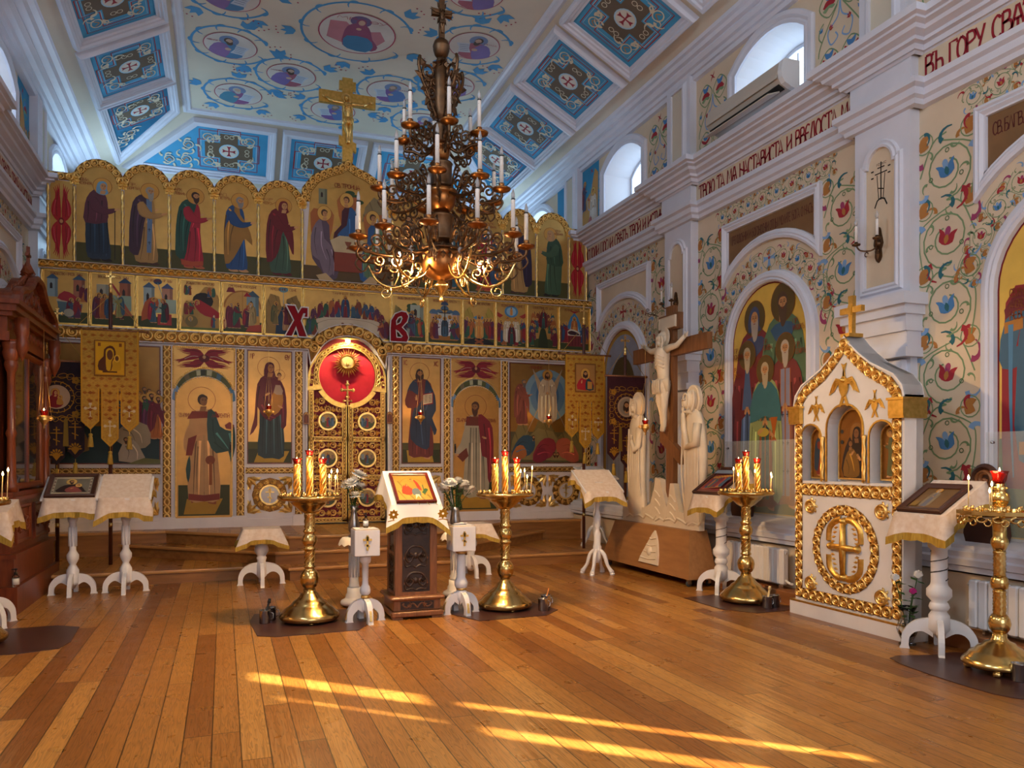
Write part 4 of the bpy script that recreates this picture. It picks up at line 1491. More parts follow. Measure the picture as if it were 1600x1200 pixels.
   p.ell(-.08, -.25, .12, .1, '#c0a08c')
   p.poly([(.22, .15), (.72, .05), (.55, -.25), (.5, -.6), (.0, -.5), (.15, -.2)], '#bcc6d4', 1)
   for k in range(4):
    p.line([(.22 - .03 * k, .02 - .13 * k), (.58 - .04 * k, -.04 - .13 * k)], .035, '#7c869c')
   p.pop()
   p.text(('ИСАІА', 'АВВАКУМЪ', 'ДАВИДЪ', 'ІАКОВЪ', 'МОИСЕЙ', 'ІОНА')[i % 6], -.85 if fl > 0 else .3, .25, .5, .1, '#a03048')
  p.pop()
 ab.build('painted_medallions', ce)
 bk = MB('cream')
 bk.T = Fr((0, YE, 0), (1, 0, 0), (0, 0, 1))
 bk.prism([(XL - .3, 0), (XR + .3, 0), (XR + .3, 6.9), (XL - .3, 6.9)], -.1, 0)
 bk.box(XL, XR, 6.15, 6.5, 0, .30, 'white')
 bk.build('wall_altar', kind='structure')
 bk = MB('cream')
 bk.T = Fr((0, YB, 0), (-1, 0, 0), (0, 0, 1))
 bk.prism([(-XR - .3, 0), (-XL + .3, 0), (-XL + .3, 7.3), (-XR - .3, 7.3)], -.1, 0)
 bk.build('wall_west', kind='structure')
wall('right')
wall('left')
ceiling()
# ---------------------------------------------------------------- carved gilding
def carve_unit(m, kind, x, y, a, s, z, mat='gold'):
 T0 = m.T
 m.T = T0 @ MX.Translation((x, y, z)) @ MX.Rotation(a, 4, 'Z') @ MX.Scale(s, 4)
 if kind == 'scroll':
  m.ridge(arcp(0, 0, .40, 0, 337, 15), .19, .16, 0, mat, True)
  m.ridge([((.34 - .026 * k) * math.cos(.9 + k * .55), (.34 - .026 * k) * math.sin(.9 + k * .55)) for k in range(11)], .15, .14, 0, mat)
  m.dome(0, 0, .12, .16, 0, mat, 6)
  m.leaf(.36, .3, 1.9, .3, .2, .12, 0, mat)
  m.leaf(.36, -.3, -1.9, .3, .2, .12, 0, mat)
  m.leaf(.42, .08, .8, .32, .2, .12, 0, mat)
  m.leaf(.42, -.08, -.8, .32, .2, .12, 0, mat)
 elif kind == 'palm':
  m.ridge(arcp(0, -.1, .42, -15, 195, 12), .16, .15, 0, mat)
  for k in range(5):
   an = PI / 2 + (k - 2) * .55
   m.leaf(0, -.32, an, .64, .22, .16, 0, mat)
  m.ridge([(-.5, -.4), (-.25, -.44), (0, -.38), (.25, -.44), (.5, -.4)], .1, .1, 0, mat)
 elif kind == 'braid':
  for sg in (1, -1):
   m.ridge([(-.5, -.3 * sg), (-.25, -.22 * sg), (0, .06 * sg), (.25, .26 * sg), (.5, .3 * sg)], .24, .16, 0, mat)
  m.dome(0, .36, .12, .12, 0, mat, 6)
  m.dome(0, -.36, .12, .12, 0, mat, 6)
  m.leaf(-.1, 0, .7, .4, .2, .16, 0, mat)
 elif kind == 'leaf':
  for k in range(3):
   an = (k - 1) * .9
   m.leaf(-.4, 0, an, .85 - .15 * abs(k - 1), .34, .18, 0, mat)
  m.ridge([(.1 + .24 * math.cos(t * .8), .24 * math.sin(t * .8)) for t in range(7)], .1, .1, 0, mat)
 m.T = T0


def carve_line(m, pts, w_, kind='scroll', z=0, mat='gold', rot=0, closed=False, bed=True):
 L_ = [0]
 P = list(pts) + ([pts[0]] if closed else [])
 for a, b in zip(P, P[1:]):
  L_.append(L_[-1] + math.hypot(b[0] - a[0], b[1] - a[1]))
 n = max(1, round(L_[-1] / w_))
 if bed:
  m.mould(list(pts), [(-w_ * .5, z), (-w_ * .46, z + .003), (w_ * .46, z + .003), (w_ * .5, z)], 'gilt_bed', closed=closed, flip=1)
  z += .002
 for i in range(n):
  d = (i + .5) * L_[-1] / n
  j = max(k for k in range(len(L_) - 1) if L_[k] <= d)
  t = (d - L_[j]) / (L_[j + 1] - L_[j])
  a, b = P[j], P[j + 1]
  carve_unit(m, kind, a[0] + (b[0] - a[0]) * t, a[1] + (b[1] - a[1]) * t, math.atan2(b[1] - a[1], b[0] - a[0]) + rot, w_, z, mat)


def rope(m, x, z0, z1, r, y=0, mat='gold', T=None, pitch=.065):
 # twisted colonnette standing along local v (m.T maps u, v, n)
 T0 = m.T
 m.T = T0 @ MX((( 1, 0, 0, x), (0, 0, 1, 0), (0, -1, 0, y), (0, 0, 0, 1)))
 k = max(6, int((z1 - z0) / .016))
 m.lathe([(r, z0 + (z1 - z0) * i / k) for i in range(k + 1)], 8, mat, lob=.24, ln=2, tw=PI / pitch * .5)
 m.T = T0


def rope_path(m, pts, r, z, mat='gold'):
 # twisted cord along a flat path
 P = smooth(pts, 2, False) if len(pts) > 4 else pts
 L_ = 0
 last = P[0]
 for q in P[1:]:
  n = max(1, int(math.hypot(q[0] - last[0], q[1] - last[1]) / (r * 1.7)))
  an = math.atan2(q[1] - last[1], q[0] - last[0])
  for k in range(n):
   t = (k + .5) / n
   x, y = last[0] + (q[0] - last[0]) * t, last[1] + (q[1] - last[1]) * t
   ca, sa = math.cos(an + .9), math.sin(an + .9)
   m.ridge([(x - ca * r, y - sa * r), (x, y), (x + ca * r, y + sa * r)], r * 1.5, r, z, mat)
  last = q


def ortho_cross(m, x, y, h, z, t, mat='gold', w_=None):
 # eight-pointed cross as a raised prism
 w_ = w_ or h * .085
 m.prism([(x - w_ / 2, y - h / 2), (x + w_ / 2, y - h / 2), (x + w_ / 2, y + h / 2), (x - w_ / 2, y + h / 2)], z, z + t, mat)
 for yy, hw, dz in ((.34, .12, 0), (.2, .29, 0)):
  m.prism([(x - h * hw, y + h * yy - w_ / 2), (x + h * hw, y + h * yy - w_ / 2), (x + h * hw, y + h * yy + w_ / 2), (x - h * hw, y + h * yy + w_ / 2)], z, z + t, mat)
 m.prism([(x - h * .16, y - h * .18), (x + h * .16, y - h * .3), (x + h * .16, y - h * .3 + w_), (x - h * .16, y - h * .18 + w_)], z, z + t, mat)


# ---------------------------------------------------------------- icon screen
def iconostasis():
 ic = thing('iconostasis', 'tall gilded icon screen with three tiers of painted saints across the altar', 'icon screen', (cx, 11.6, .46))
 TI = Fr((0, 0, -.46), (1, 0, 0), (0, 0, 1))
 GB = '#c0964f'
 tc = [-3.84, -3.54, -2.97, -2.40, -1.83, -1.25, -.65]

 # white body
 m = MB('screen_white', TI)
 top = []
 for i in range(5):
  a, b = tc[i + 1], tc[i + 2]
  c, hw = (a + b) / 2, (b - a) / 2
  top += arcp(c, 5.06, hw * 1.0, 180, 0, 10, .27)
 ctr = [(-.65, 5.12), (-.63, 5.3), (-.5, 5.48), (-.3, 5.6), (-.1, 5.68), (0, 5.76)]
 ctr = ctr + [(-x, z) for x, z in ctr[::-1][1:]]
 left = [(-3.91, .46), (-3.91, 3.97), (-3.86, 3.97), (-3.86, 5.13), (-3.54, 5.13)] + top
 out = left + ctr + [(-x, z) for x, z in left[::-1]]
 hole = [(-.58, .47), (-.58, 2.95), (-.47, 2.97)] + arcp(0, 2.83, .45, 160, 20, 12, .38) + [(.47, 2.97), (.58, 2.95), (.58, .47)]
 out = [(-3.91, .46), (-.58, .46)] + hole[1:-1] + [(.58, .46)] + [p_ for p_ in [(3.91, .46)] + out[::-1][1:-1]]
 m.prism(out, -.16, 0, back=True)
 # plinth
 for sg in (1, -1):
  a, b = sorted((sg * .6, sg * 3.93))
  m.box(a, b, .46, .57, 0, .035)
  for u in (.70, 1.49, 2.43, 3.87):
   m.box(sg * u - .085, sg * u + .085, .46, .60, 0, .06)
 for sg in (1, -1):
  for u, hw in ((.70, .065), (1.49, .065), (2.43, .065), (3.875, .05)):
   m.box(sg * u - hw, sg * u + hw, .6, 2.96, 0, .03)
  m.box(sg * 1.96 - .44, sg * 1.96 + .44, .57, .60, 0, .03)
 m.build('screen_body', ic)

 # carved cornices
 def cornice(name, path_list, w_, kind, z, back=None, rot=0):
  q = MB('gold', TI)
  for pt in path_list:
   if back:
    q.mould(pt, [(-w_ * .55, 0), (-w_ * .55, z), (w_ * .55, z), (w_ * .55, 0)], back)
   carve_line(q, pt, w_ * .96, kind, z)
  return q.build(name, ic)
 cornice('carved_cornice', [[(-3.94, 3.925), (3.94, 3.925)]], .105, 'palm', .07, 'screen_white')
 arch = arcp(0, 2.83, .53, 158, 22, 14, .455)
 q = MB('gold', TI)
 lo = [[(-3.93, 3.06), (-.66, 3.06)], [(-.66, 3.06), (-.5, 3.06)] + arch + [(.5, 3.06), (.66, 3.06)], [(.66, 3.06), (3.93, 3.06)]]
 for pt in lo:
  q.mould(pt, [(-.09, 0), (-.09, .06), (.09, .06), (.09, 0)], 'screen_white')
  carve_line(q, pt, .15, 'scroll', .06)
 q.mould([(-.58, .47), (-.58, 2.93), (-.46, 2.95)] + arcp(0, 2.83, .45, 160, 20, 12, .38) + [(.46, 2.95), (.58, 2.93), (.58, .47)], [(0, -.05), (0, .05), (.022, .05), (.022, 0)], 'screen_white')
 q.build('carved_cornice', ic)

 # top tier arches
 def top_arch(u0, u1):
  c, hw = (u0 + u1) / 2, (u1 - u0) / 2
  q = MB('gold', TI)
  path = arcp(c, 5.03, hw * .93, 172, 8, 12, .285)
  carve_line(q, path, .098, 'scroll', .01)
  rope_path(q, arcp(c, 5.03, hw * .82, 180, 0, 16, .235), .008, .01)
  q.build('carved_arch', ic)

 for sg in (1, -1):
  for i in range(5):
   a, b = sorted((sg * tc[i + 1], sg * tc[i + 2]))
   top_arch(a, b)
  q = MB('gold', TI)
  a, b = sorted((sg * 3.86, sg * 3.54))
  carve_line(q, [(a, 5.09), (b, 5.09)], .1, 'scroll', .01)
  q.build('carved_arch', ic)
  for i in range(1, 7):
   q = MB('gold', TI)
   q.prism([(sg * tc[i] - .05, 5.0), (sg * tc[i] + .05, 5.0), (sg * tc[i] + .065, 5.13), (sg * tc[i] - .065, 5.13)], 0, .012, 'gilt')
   carve_unit(q, 'palm', sg * tc[i], 5.10 - .02 * (i == 6), 0, .13, .012)
   carve_unit(q, 'leaf', sg * tc[i], 5.02, -PI / 2, .09, .012)
   q.build('carved_bracket', ic)
  for u in tc:
   q = MB('gold', TI)
   rope(q, sg * u, 3.98, 4.97, .017, .022)
   q.build('twisted_colonnette', ic)
 q = MB('gold', TI)
 for k, (s_, kd, w_) in enumerate(((.96, 'scroll', .1), (.86, 'braid', .045))):
  pt = [(x * s_, 5.12 + (z - 5.12) * s_ - .01) for x, z in ctr]
  carve_line(q, pt, w_, kd, .012)
 q.build('carved_arch', ic)

 # painted panels
 def panel(pts, label, fn, gb=GB, mat='leafgold', name='icon_panel', z=.004, parent=None):
  q = MB('leafgold', TI)
  q.prism(pts, 0, z, 'leafgold', gb)
  p = Pa(q, 'paint', z + .0005)
  fn(p)
  return q.build(name, parent or ic, label)

 def arched(u0, u1, z0, zs, rise, n=12):
  c, hw = (u0 + u1) / 2, (u1 - u0) / 2
  return [(u0, z0), (u1, z0)] + arcp(c, zs, hw, 0, 180, n, rise)
 GRN = '#4a4618'
 specs = [
  ('woman in a pale blue headscarf leaning on a stick', dict(r='#26364a', c='#5a2a38', cloak='jacket', skirt='#1c3044', head='veil', hc='#6a9ab8', stick=1, feet='#20140e', arm='#5a2a38')),
  ('grey-bearded elder in a purple mantle and blue stole', dict(r='#a88048', c='#3e2638', stole='#5f7a9a', head='elder', hc='#98948a', arm='#a88048', feet='#4a2a1c')),
  ('young deacon-like saint in red robe and green cape', dict(r='#a01c30', c='#1f4a3e', hem='#b04a24', cloak='back', head='beard', hc='#3a2014', feet='#b0562c')),
  ('apostle in a blue tunic and ochre cloak', dict(r='#1f4a7c', c='#9a702c', cloak='himation', head='beard', hc='#8a8680')),
  ('robed woman in deep red veil with open hands', dict(r='#3c5a48', c='#6a101c', cloak='all', head='veil', hc='#6a101c', feet='#5a1018')),
 ]
 specs_r = [
  ('long-haired prophet in green cloak', dict(r='#7a5a38', c='#3a4a30', cloak='himation', head='long', hc='#3a2414')),
  ('apostle in a teal tunic and plum cloak', dict(r='#2c5a68', c='#5a2438', cloak='himation', head='beard', hc='#3a2414')),
  ('saint in a red robe with a patterned hem', dict(r='#a01c30', c='#2c4a68', hem='#b04a24', cloak='back', head='hair', hc='#4a2c18', feet='#b0562c')),
  ('hooded elder in a dark violet mantle', dict(r='#a88048', c='#2a1a34', cloak='back', head='hood', hc='#6f6a66', arm='#2a1a34', feet='#4a2a1c')),
  ('woman in a plain long green dress', dict(r='#3f5a40', c='#2f4a34', cloak='jacket', head='veil', hc='#b08a5a', arm='#3f5a40', feet='#20140e')),
 ]
 names = ('СВ.БЛ КСЕНІЯ', 'ПР. СЕРГІЙ', 'АРХ. СТЕФАНЪ', 'АП. ПЕТРЪ', 'МР ѲУ')
 for sg, sp in ((-1, specs), (1, specs_r[::-1])):
  for i in range(5):
   a, b = sorted((sg * (-tc[i + 1] - .02), sg * (-tc[i + 2] + .02)))
   c = (a + b) / 2

   def fn(p, o=sp[i][1], c=c, a=a, b=b, sg=sg, nm=names[i]):
    p.rect(a, 3.98, b - a, .27, GRN)
    saint(p, c - sg * -.0, 4.03, 1.10, o, -sg)
    tx = c + sg * .13 - .09
    p.text(nm.split()[0], tx, 5.06, .1, .035, '#8a3018')
    p.text(nm.split()[-1], tx - .02, 5.01, .15, .035, '#8a3018')
   panel(arched(a, b, 3.98, 5.04, .225), sp[i][0], fn)
  a, b = sorted((sg * 3.82, sg * 3.56))
  panel([(a, 3.98), (b, 3.98), (b, 5.03), (a, 5.03)], 'red six-winged seraph in a narrow upright panel', lambda p, c=(a + b) / 2: seraph(p, c, 4.5, .25, .98))

 def trinity(p):
  p.rect(-.63, 3.98, 1.26, .22, '#5a4420')
  building(p, -.42, 5.1, .12, .22, '#7a8068')
  p.line([(.0, 4.9), (.03, 5.2)], .03, '#8a5a34')
  for dx, dy in ((-.08, .0), (.08, .03), (0, .08), (.13, -.04)):
   p.ell(.03 + dx, 5.22 + dy, .07, .035, '#2f4a24')
  hill(p, [(.2, 4.9), (.25, 5.12), (.38, 5.28), (.5, 5.2), (.55, 4.95)], '#8a7a54')
  for x, y, sx, rc, cc, hd in ((-.36, 4.2, 1, '#5a4a5a', '#7a6a78', 1), (.0, 4.42, -1, '#4a1c28', '#2f5a8c', 1), (.38, 4.2, -1, '#2f5a8c', '#5a7a58', -1)):
   p.push(x, y, 1, sx)
   p.poly([(-.12, .3), (-.18, .75), (-.06, .82), (.05, .6)], '#a8602c', 2)
   p.poly([(.08, .35), (.16, .75), (.05, .82), (-.02, .6)], '#b06a34', 2)
   p.poly([(-.15, .1), (-.17, .4), (-.1, .62), (0, .68), (.09, .6), (.1, .4), (.2, .28), (.22, .05), (.2, -.16), (.05, -.2), (-.03, -.05)], rc, 2)
   p.poly([(-.15, .15), (-.17, .42), (-.1, .62), (-.02, .66), (.02, .4), (.15, .26), (.14, -.1), (.02, -.12), (-.05, .08)], cc, 2)
   folds(p, [[(-.1, .55), (-.12, .35), (-.08, .15)], [(-.02, .5), (-.02, .3), (.05, .1)], [(.05, .25), (.1, .1), (.08, -.1)], [(.12, .25), (.16, .08), (.15, -.12)]], cc, .014)
   hand(p, .17, .36, .045, -.4)
   p.pop()
   head(p, x + .02 * sx, y + .76, .105, 'hair', '#4a2c18', '#d8a850', sx * hd)
  p.poly([(-.2, 4.42), (-.26, 4.58), (-.12, 4.66), (.14, 4.66), (.27, 4.58), (.2, 4.42)], '#c8b48a')
  p.poly([(-.2, 4.14), (-.2, 4.42), (.2, 4.42), (.2, 4.14)], '#8a3a24')
  p.poly([(-.05, 4.58), (.05, 4.58), (.03, 4.53), (.012, 4.51), (.03, 4.47), (-.03, 4.47), (-.012, 4.51), (-.03, 4.53)], '#8a4a2c')
  for sg in (-1, 1):
   p.poly([(sg * .2, 3.99), (sg * .32, 4.1), (sg * .46, 4.06), (sg * .4, 3.98)], '#c8a878')
  p.text('СВ.ТРОИЦА', -.2, 5.36, .36, .06, '#8a3018')
 ci = [(x * .84, 5.12 + (z - 5.12) * .84) for x, z in ctr]
 panel([(-.62, 3.98), (.62, 3.98)] + ci[::-1], 'three winged angels seated round a white table', trinity)

 # feast tier
 mc = [-3.91, -3.36, -2.81, -2.28, -1.74, -1.18, -.64]
 cols = mc + [-u for u in mc[::-1]]
 fl = ['birth of the Virgin in a red bed', 'child Virgin led up to a temple', 'angel in red before the seated Virgin', 'Nativity cave among ochre hills', 'infant brought to the temple under an arch', 'baptism in a dark river', 'Last Supper at a curved white table', 'entry into Jerusalem with a green tree', 'raising of the Cross under blue domes', 'risen Christ in a blue mandorla', 'Ascension above a row of apostles', 'apostles seated in an arch over green', 'Dormition with Christ in a pointed blue mandorla']
 for k in range(13):
  a, b = cols[k] + .025, cols[k + 1] - .025
  q = MB('leafgold', TI)
  q.prism([(a, 3.18), (b, 3.18), (b, 3.85), (a, 3.85)], 0, .004, 'leafgold', GB)
  q.T = TI @ MX.Translation((a, 3.18, 0))
  p = Pa(q, 'paint', .0045, .00004)
  feast(p, k, b - a, .67)
  # trim anything leaning over the edge by a thin frame
  q.T = TI
  q.mould([(a, 3.18), (b, 3.18), (b, 3.85), (a, 3.85)], [(0, 0), (0, .02), (-.025, .02), (-.025, 0)], 'gilt', closed=True)
  q.build('feast_icon', ic, fl[k])
 for u in cols:
  q = MB('gold', TI)
  rope(q, u, 3.16, 3.86, .014, .03)
  q.build('twisted_colonnette', ic)

 # carved pilasters of the lower tier
 for sg in (1, -1):
  for u, w_ in ((.70, .105), (1.49, .105), (2.43, .105), (3.875, .08)):
   q = MB('gold', TI)
   carve_line(q, [(sg * u, .62), (sg * u, 2.94)], w_, 'braid', .03)
   q.build('carved_pilaster', ic)

 # base panels with gilt wreaths, and carved bands under the icons
 def base_panel(a, b, n):
  q = MB('gold', TI)
  carve_line(q, [(a, 1.245), (b, 1.245)], .085, 'braid', .012)
  q.mould([(a, 1.19), (b, 1.19)], [(-.01, 0), (-.01, .02), (.01, .02), (.01, 0)], 'screen_white')
  wd = (b - a) / n
  for i in range(n):
   c = a + wd * (i + .5)
   r = min(.20, wd * .30)
   z = .90
   q.prism(arcp(c, z, r * .62, 0, 345, 23), .0, .006, 'screen_white')
   q.mould(arcp(c, z, r * .68, 0, 345, 23), [(-.012, 0), (-.012, .02), (.012, .02), (.012, 0)], 'gold', closed=True)
   carve_line(q, arcp(c, z, r * .98, 0, 330, 11), r * .5, 'leaf', .008, closed=True)
   ortho_cross(q, c, z, r * 1.05, .006, .012)
   hx_, hz = min(wd * .46, .36), .25
   for sx in (1, -1):
    for sz in (1, -1):
     tri = [(c + sx * hx_, z + sz * hz), (c + sx * (hx_ - .19), z + sz * hz), (c + sx * (hx_ - .07), z + sz * (hz - .09)), (c + sx * hx_, z + sz * (hz - .19))]
     q.prism(tri if sx * sz < 0 else tri[::-1], 0, .008, 'gilt')
     an = math.atan2(-sz, -sx)
     for k in (-1, 0, 1):
      q.leaf(c + sx * hx_, z + sz * hz, an + k * .55, .19, .07, .022, .008, 'gold')
  q.build('base_panel', ic, 'white panel with a gilt wreath and cross')
 for sg in (1, -1):
  for a, b, n in ((.77, 1.42, 1), (2.51, 3.81, 2)):
   a, b = sorted((sg * a, sg * b))
   base_panel(a, b, n)

 # great icons of the lower tier
 def frame_of(a, b, z0, z1):
  q = MB('wood_red', TI)
  q.mould([(a, z0), (b, z0), (b, z1), (a, z1)], [(0, 0), (0, .022), (.014, .022), (.014, 0)], closed=True, flip=1)
  return q.build('icon_frame', ic)

 def virgin(p):
  c = -1.09
  p.rect(c - .3, 1.35, .6, .30, '#4c4a1c')
  p.rect(c - .3, 1.35, .6, .2, '#32340f')
  p.poly([(c - .22, 1.36), (c - .16, 1.52), (c + .26, 1.52), (c + .18, 1.36)], '#b08a24')
  p.push(c, 1.42, 1.45)
  p.poly([(-.115, .03), (.02, .0), (.13, .02), (.12, .35), (.08, .6), (-.08, .6), (-.1, .3)], '#26383c', 2)
  folds(p, [[(k * .03, .5), (k * .034, .3), (k * .038, .04)] for k in (-2, -1, 0, 1, 2, 3)], '#2c4448')
  p.poly([(-.19, .22), (-.12, .32), (-.12, .5), (-.08, .42), (0, .36), (.1, .43), (.1, .3), (.15, .32), (.15, .6), (.11, .74), (.04, .81), (-.05, .81), (-.12, .72), (-.14, .5), (-.15, .38)], '#5a1a26', 2)
  folds(p, [[(-.1, .7), (-.12, .55), (-.12, .4)], [(.1, .68), (.12, .5), (.12, .35)], [(-.06, .6), (-.02, .48), (.05, .42)], [(-.08, .52), (-.02, .42), (.05, .39)]], '#5a1a26')
  p.poly([(.02, .62), (.07, .7), (.12, .62), (.11, .5), (.04, .42), (.0, .5)], '#a8742c', 2)
  p.poly([(.03, .64), (.05, .715), (.095, .715), (.12, .66), (.11, .62), (.06, .62)], '#a8907a', 1)
  hand(p, -.03, .62, .03, .5)
  hand(p, .1, .5, .03, 2.6)
  p.pop()
  head(p, c - .005, 2.69, .128, 'veil', '#5a1a26', None, 1, skin='#a87240')
  p.ring(c - .02, 2.70, .15, .005, '#7a3a1c')
  head(p, c + .125, 2.59, .072, 'hair', '#4a2c18', None, -.5)
  p.ring(c + .125, 2.60, .075, .004, '#7a3a1c')
  p.text('МР', c - .27, 2.82, .05, .07, '#8a2018')
  p.text('ѲУ', c + .2, 2.82, .06, .07, '#8a2018')

 def christ(p):
  c = 1.09
  p.rect(c - .3, 1.35, .6, .30, '#4c4a1c')
  p.rect(c - .3, 1.35, .6, .2, '#32340f')
  p.poly([(c - .2, 1.36), (c - .22, 1.54), (c + .16, 1.52), (c + .2, 1.36)], '#b08a24')
  saint(p, c, 1.42, 1.45, dict(r='#6a2a24', c=None, pose='front', nohead=1, noarms=1))
  p.push(c, 1.42, 1.45)
  p.poly([(-.11, .2), (.02, .1), (.09, .12), (.1, .35), (.14, .24), (.17, .3), (.12, .42), (.16, .5), (.15, .66), (.1, .76), (.05, .82), (.03, .62), (-.06, .54), (-.1, .4)], '#25344c', 2)
  p.poly([(-.05, .82), (-.12, .76), (-.15, .66), (-.1, .7), (-.03, .66)], '#25344c', 2)
  p.poly([(-.12, .72), (-.17, .6), (-.14, .52), (-.04, .53), (-.02, .58), (-.08, .6)], '#6a2a24', 2)
  folds(p, [[(-.06, .5), (-.05, .35), (-.05, .2)], [(0, .5), (.0, .35), (.02, .14)], [(.05, .5), (.05, .35), (.06, .14)], [(.1, .7), (.08, .6), (.05, .5)]], '#31445f', hi=1.7)
  p.poly([(.02, .55), (.13, .57), (.13, .69), (.02, .67)], '#8a1c20')
  p.poly([(.025, .56), (.12, .58), (.12, .68), (.025, .66)], '#c8b898')
  for k in range(5):
   p.line([(.035, .585 + .016 * k), (.07, .59 + .016 * k)], .005, '#5a4030')
   p.line([(.08, .59 + .016 * k), (.112, .596 + .016 * k)], .005, '#5a4030')
  hand(p, -.05, .62, .032, 1.5)
  p.pop()
  head(p, c - .02, 2.69, .128, 'long', '#3a2214', None, .4, skin='#a87240')
  p.ring(c - .02, 2.71, .15, .006, '#7a3a1c')
  p.text('ІС', c - .27, 2.82, .05, .07, '#8a2018')
  p.text('ХС', c + .2, 2.82, .06, .07, '#8a2018')
 for sg, fn, lb in ((-1, virgin, 'Mother of God in dark red holding the child'), (1, christ, 'Christ in dark blue holding an open book')):
  a, b = sorted((sg * .79, sg * 1.40))
  panel([(a, 1.34), (b, 1.34), (b, 2.94), (a, 2.94)], lb, fn, '#c4924c')
  frame_of(a, b, 1.34, 2.94)

 def crowdscene(p):
  a = -3.81
  p.rect(a, 1.34, 1.3, .5, '#1f3a3e')
  building(p, a + .80, 1.9, .16, .55, '#8a9aa0', '#3a5a78')
  q = random.Random(5)
  for k in range(9):
   head(p, a + .80 + .06 * k, 2.30 + q.uniform(-.03, .05), .062, 'beard', q.choice(['#4a2c18', '#5a4a3a']), None)
  crowd(p, [a + .74 + .085 * k for k in range(7)], 1.68, .62, 61)
  p.poly([(a + .75, 1.66), (a + .9, 1.9), (a + 1.14, 1.86), (a + 1.18, 1.62), (a + 1.02, 1.54)], '#9c8e74', 2)
  folds(p, [[(a + .85, 1.8), (a + .95, 1.75), (a + 1.0, 1.62)], [(a + .95, 1.82), (a + 1.05, 1.74), (a + 1.08, 1.62)]], '#9c8e74', .014)
  head(p, a + .98, 1.92, .062, 'elder', '#6a6460')
  p.poly([(a + .8, 1.38), (a + .84, 1.6), (a + .98, 1.66), (a + 1.08, 1.5), (a + 1.1, 1.38)], '#a89c88', 2)
  folds(p, [[(a + .88, 1.58), (a + .92, 1.5), (a + .9, 1.4)], [(a + .96, 1.6), (a + 1.02, 1.5), (a + 1.02, 1.4)]], '#a89c88', .014)
  head(p, a + .88, 1.66, .06, 'beard', '#4a3420', None)
  p.poly([(a + .2, 1.5), (a + .25, 1.8), (a + .4, 1.75), (a + .45, 1.52)], '#8a6a3a', 2)
  p.poly([(a + .9, 1.34), (a + 1.1, 1.42), (a + 1.3, 1.4), (a + 1.3, 1.34)], '#6a6a3a')
  crowd(p, [a + .15, a + .3], 1.7, .5, 71)

 def transfig(p):
  c = 3.06
  p.rect(2.52, 1.34, 1.29, .5, '#5a5434')
  hill(p, [(2.52, 1.4), (2.56, 1.7), (2.66, 1.95), (2.8, 2.0), (2.86, 1.7), (3.0, 2.02), (3.2, 2.0), (3.34, 1.75), (3.5, 1.9), (3.78, 1.8), (3.8, 1.4)], '#7a6c3c')
  hill(p, [(2.62, 1.4), (2.75, 1.7), (3.0, 1.9), (3.25, 1.85), (3.5, 1.5), (3.6, 1.38)], '#8a7c4a')
  p.ell(c + .1, 2.42, .40, .42, '#7a9aa8', 30)
  p.ell(c + .1, 2.42, .30, .33, '#5a80a0', 30)
  p.ell(c + .1, 2.42, .20, .24, '#3f6690', 30)
  for sx in (1, -1):
   p.poly([(c + .1 + sx * .26, 2.86), (c + .1 + sx * .03, 2.5), (c + .1 + sx * .4, 1.74), (c + .1 + sx * .1, 2.3)], '#b09a78')
  saint(p, c + .1, 1.98, .86, dict(r='#c0b094', c='#cdbf9f', pose='front', head='long', hc='#4a2c18'))
  saint(p, 2.72, 1.95, .76, dict(r='#7a3a30', c='#8a4a38', cloak='all', head='elder', hc='#6a6058', halo=None))
  saint(p, 3.62, 1.95, .76, dict(r='#3f5a48', c='#8a6a3c', cloak='all', head='beard', halo=None), -1)
  p.text('ПРЕОБРАЖЕНИЕ', 2.86, 2.84, .2, .05, '#8a3018')
  p.text('ГОСПОДНЕ', 3.42, 2.84, .16, .05, '#8a3018')
  for x, y, c1, c2, f_ in ((2.74, 1.42, '#a8622c', '#2c4a5c', 1), (3.1, 1.38, '#7a2030', '#8a2a34', 1), (3.5, 1.38, '#a8523c', '#b05a40', -1)):
   p.push(x, y, 1, f_)
   p.poly([(-.2, .0), (-.14, .22), (.0, .36), (.16, .34), (.2, .2), (.1, .05)], c2, 2)
   p.poly([(-.2, 0), (-.12, .18), (.0, .2), (.06, .06), (-.05, -.02)], c1, 2)
   folds(p, [[(-.1, .2), (-.02, .26), (.08, .24)], [(-.12, .1), (0, .14), (.1, .12)]], c2, .012)
   head(p, .17, .33 if x < 2.8 else .1, .06, 'beard', '#4a2c18', None)
   p.pop()
 for fn, a, b, lb in ((crowdscene, -3.81, -2.51, 'crowd in red and green round a kneeling white figure'), (transfig, 2.51, 3.81, 'Transfiguration with Christ in a pale blue disc')):
  panel([(a, 1.34), (b, 1.34), (b, 2.93), (a, 2.93)], lb, fn, '#9a7036' if a > 0 else '#94682e')
  frame_of(a, b, 1.34, 2.93)

 # deacons' doors with seraph panels above
 for sg in (-1, 1):
  c = sg * 1.96
  q = MB('gold', TI)
  a, b = c - .40, c + .40
  rope_path(q, [(a, 2.36), (a, 2.94)], .014, .006)
  rope_path(q, [(b, 2.36), (b, 2.94)], .014, .006)
  rope_path(q, [(a, 2.94), (b, 2.94)], .014, .006)
  rope_path(q, arcp(c, 2.22, .40, 160, 20, 20, .44), .014, .012)
  q.build('twisted_cord', ic)
  pts = [(a, 2.36), (a + .02, 2.40)] + arcp(c, 2.22, .40, 155, 25, 14, .43) + [(b - .02, 2.40), (b, 2.36), (b, 2.93), (a, 2.93)]
  panel(pts, 'red six-winged seraph above a side door', lambda p, c=c: seraph(p, c, 2.79, .78, .26, '#8a1022', True), '#c4924c')
  # blue sky and landscape band
  q = MB('paint', TI)
  p = Pa(q, 'paint', .002)
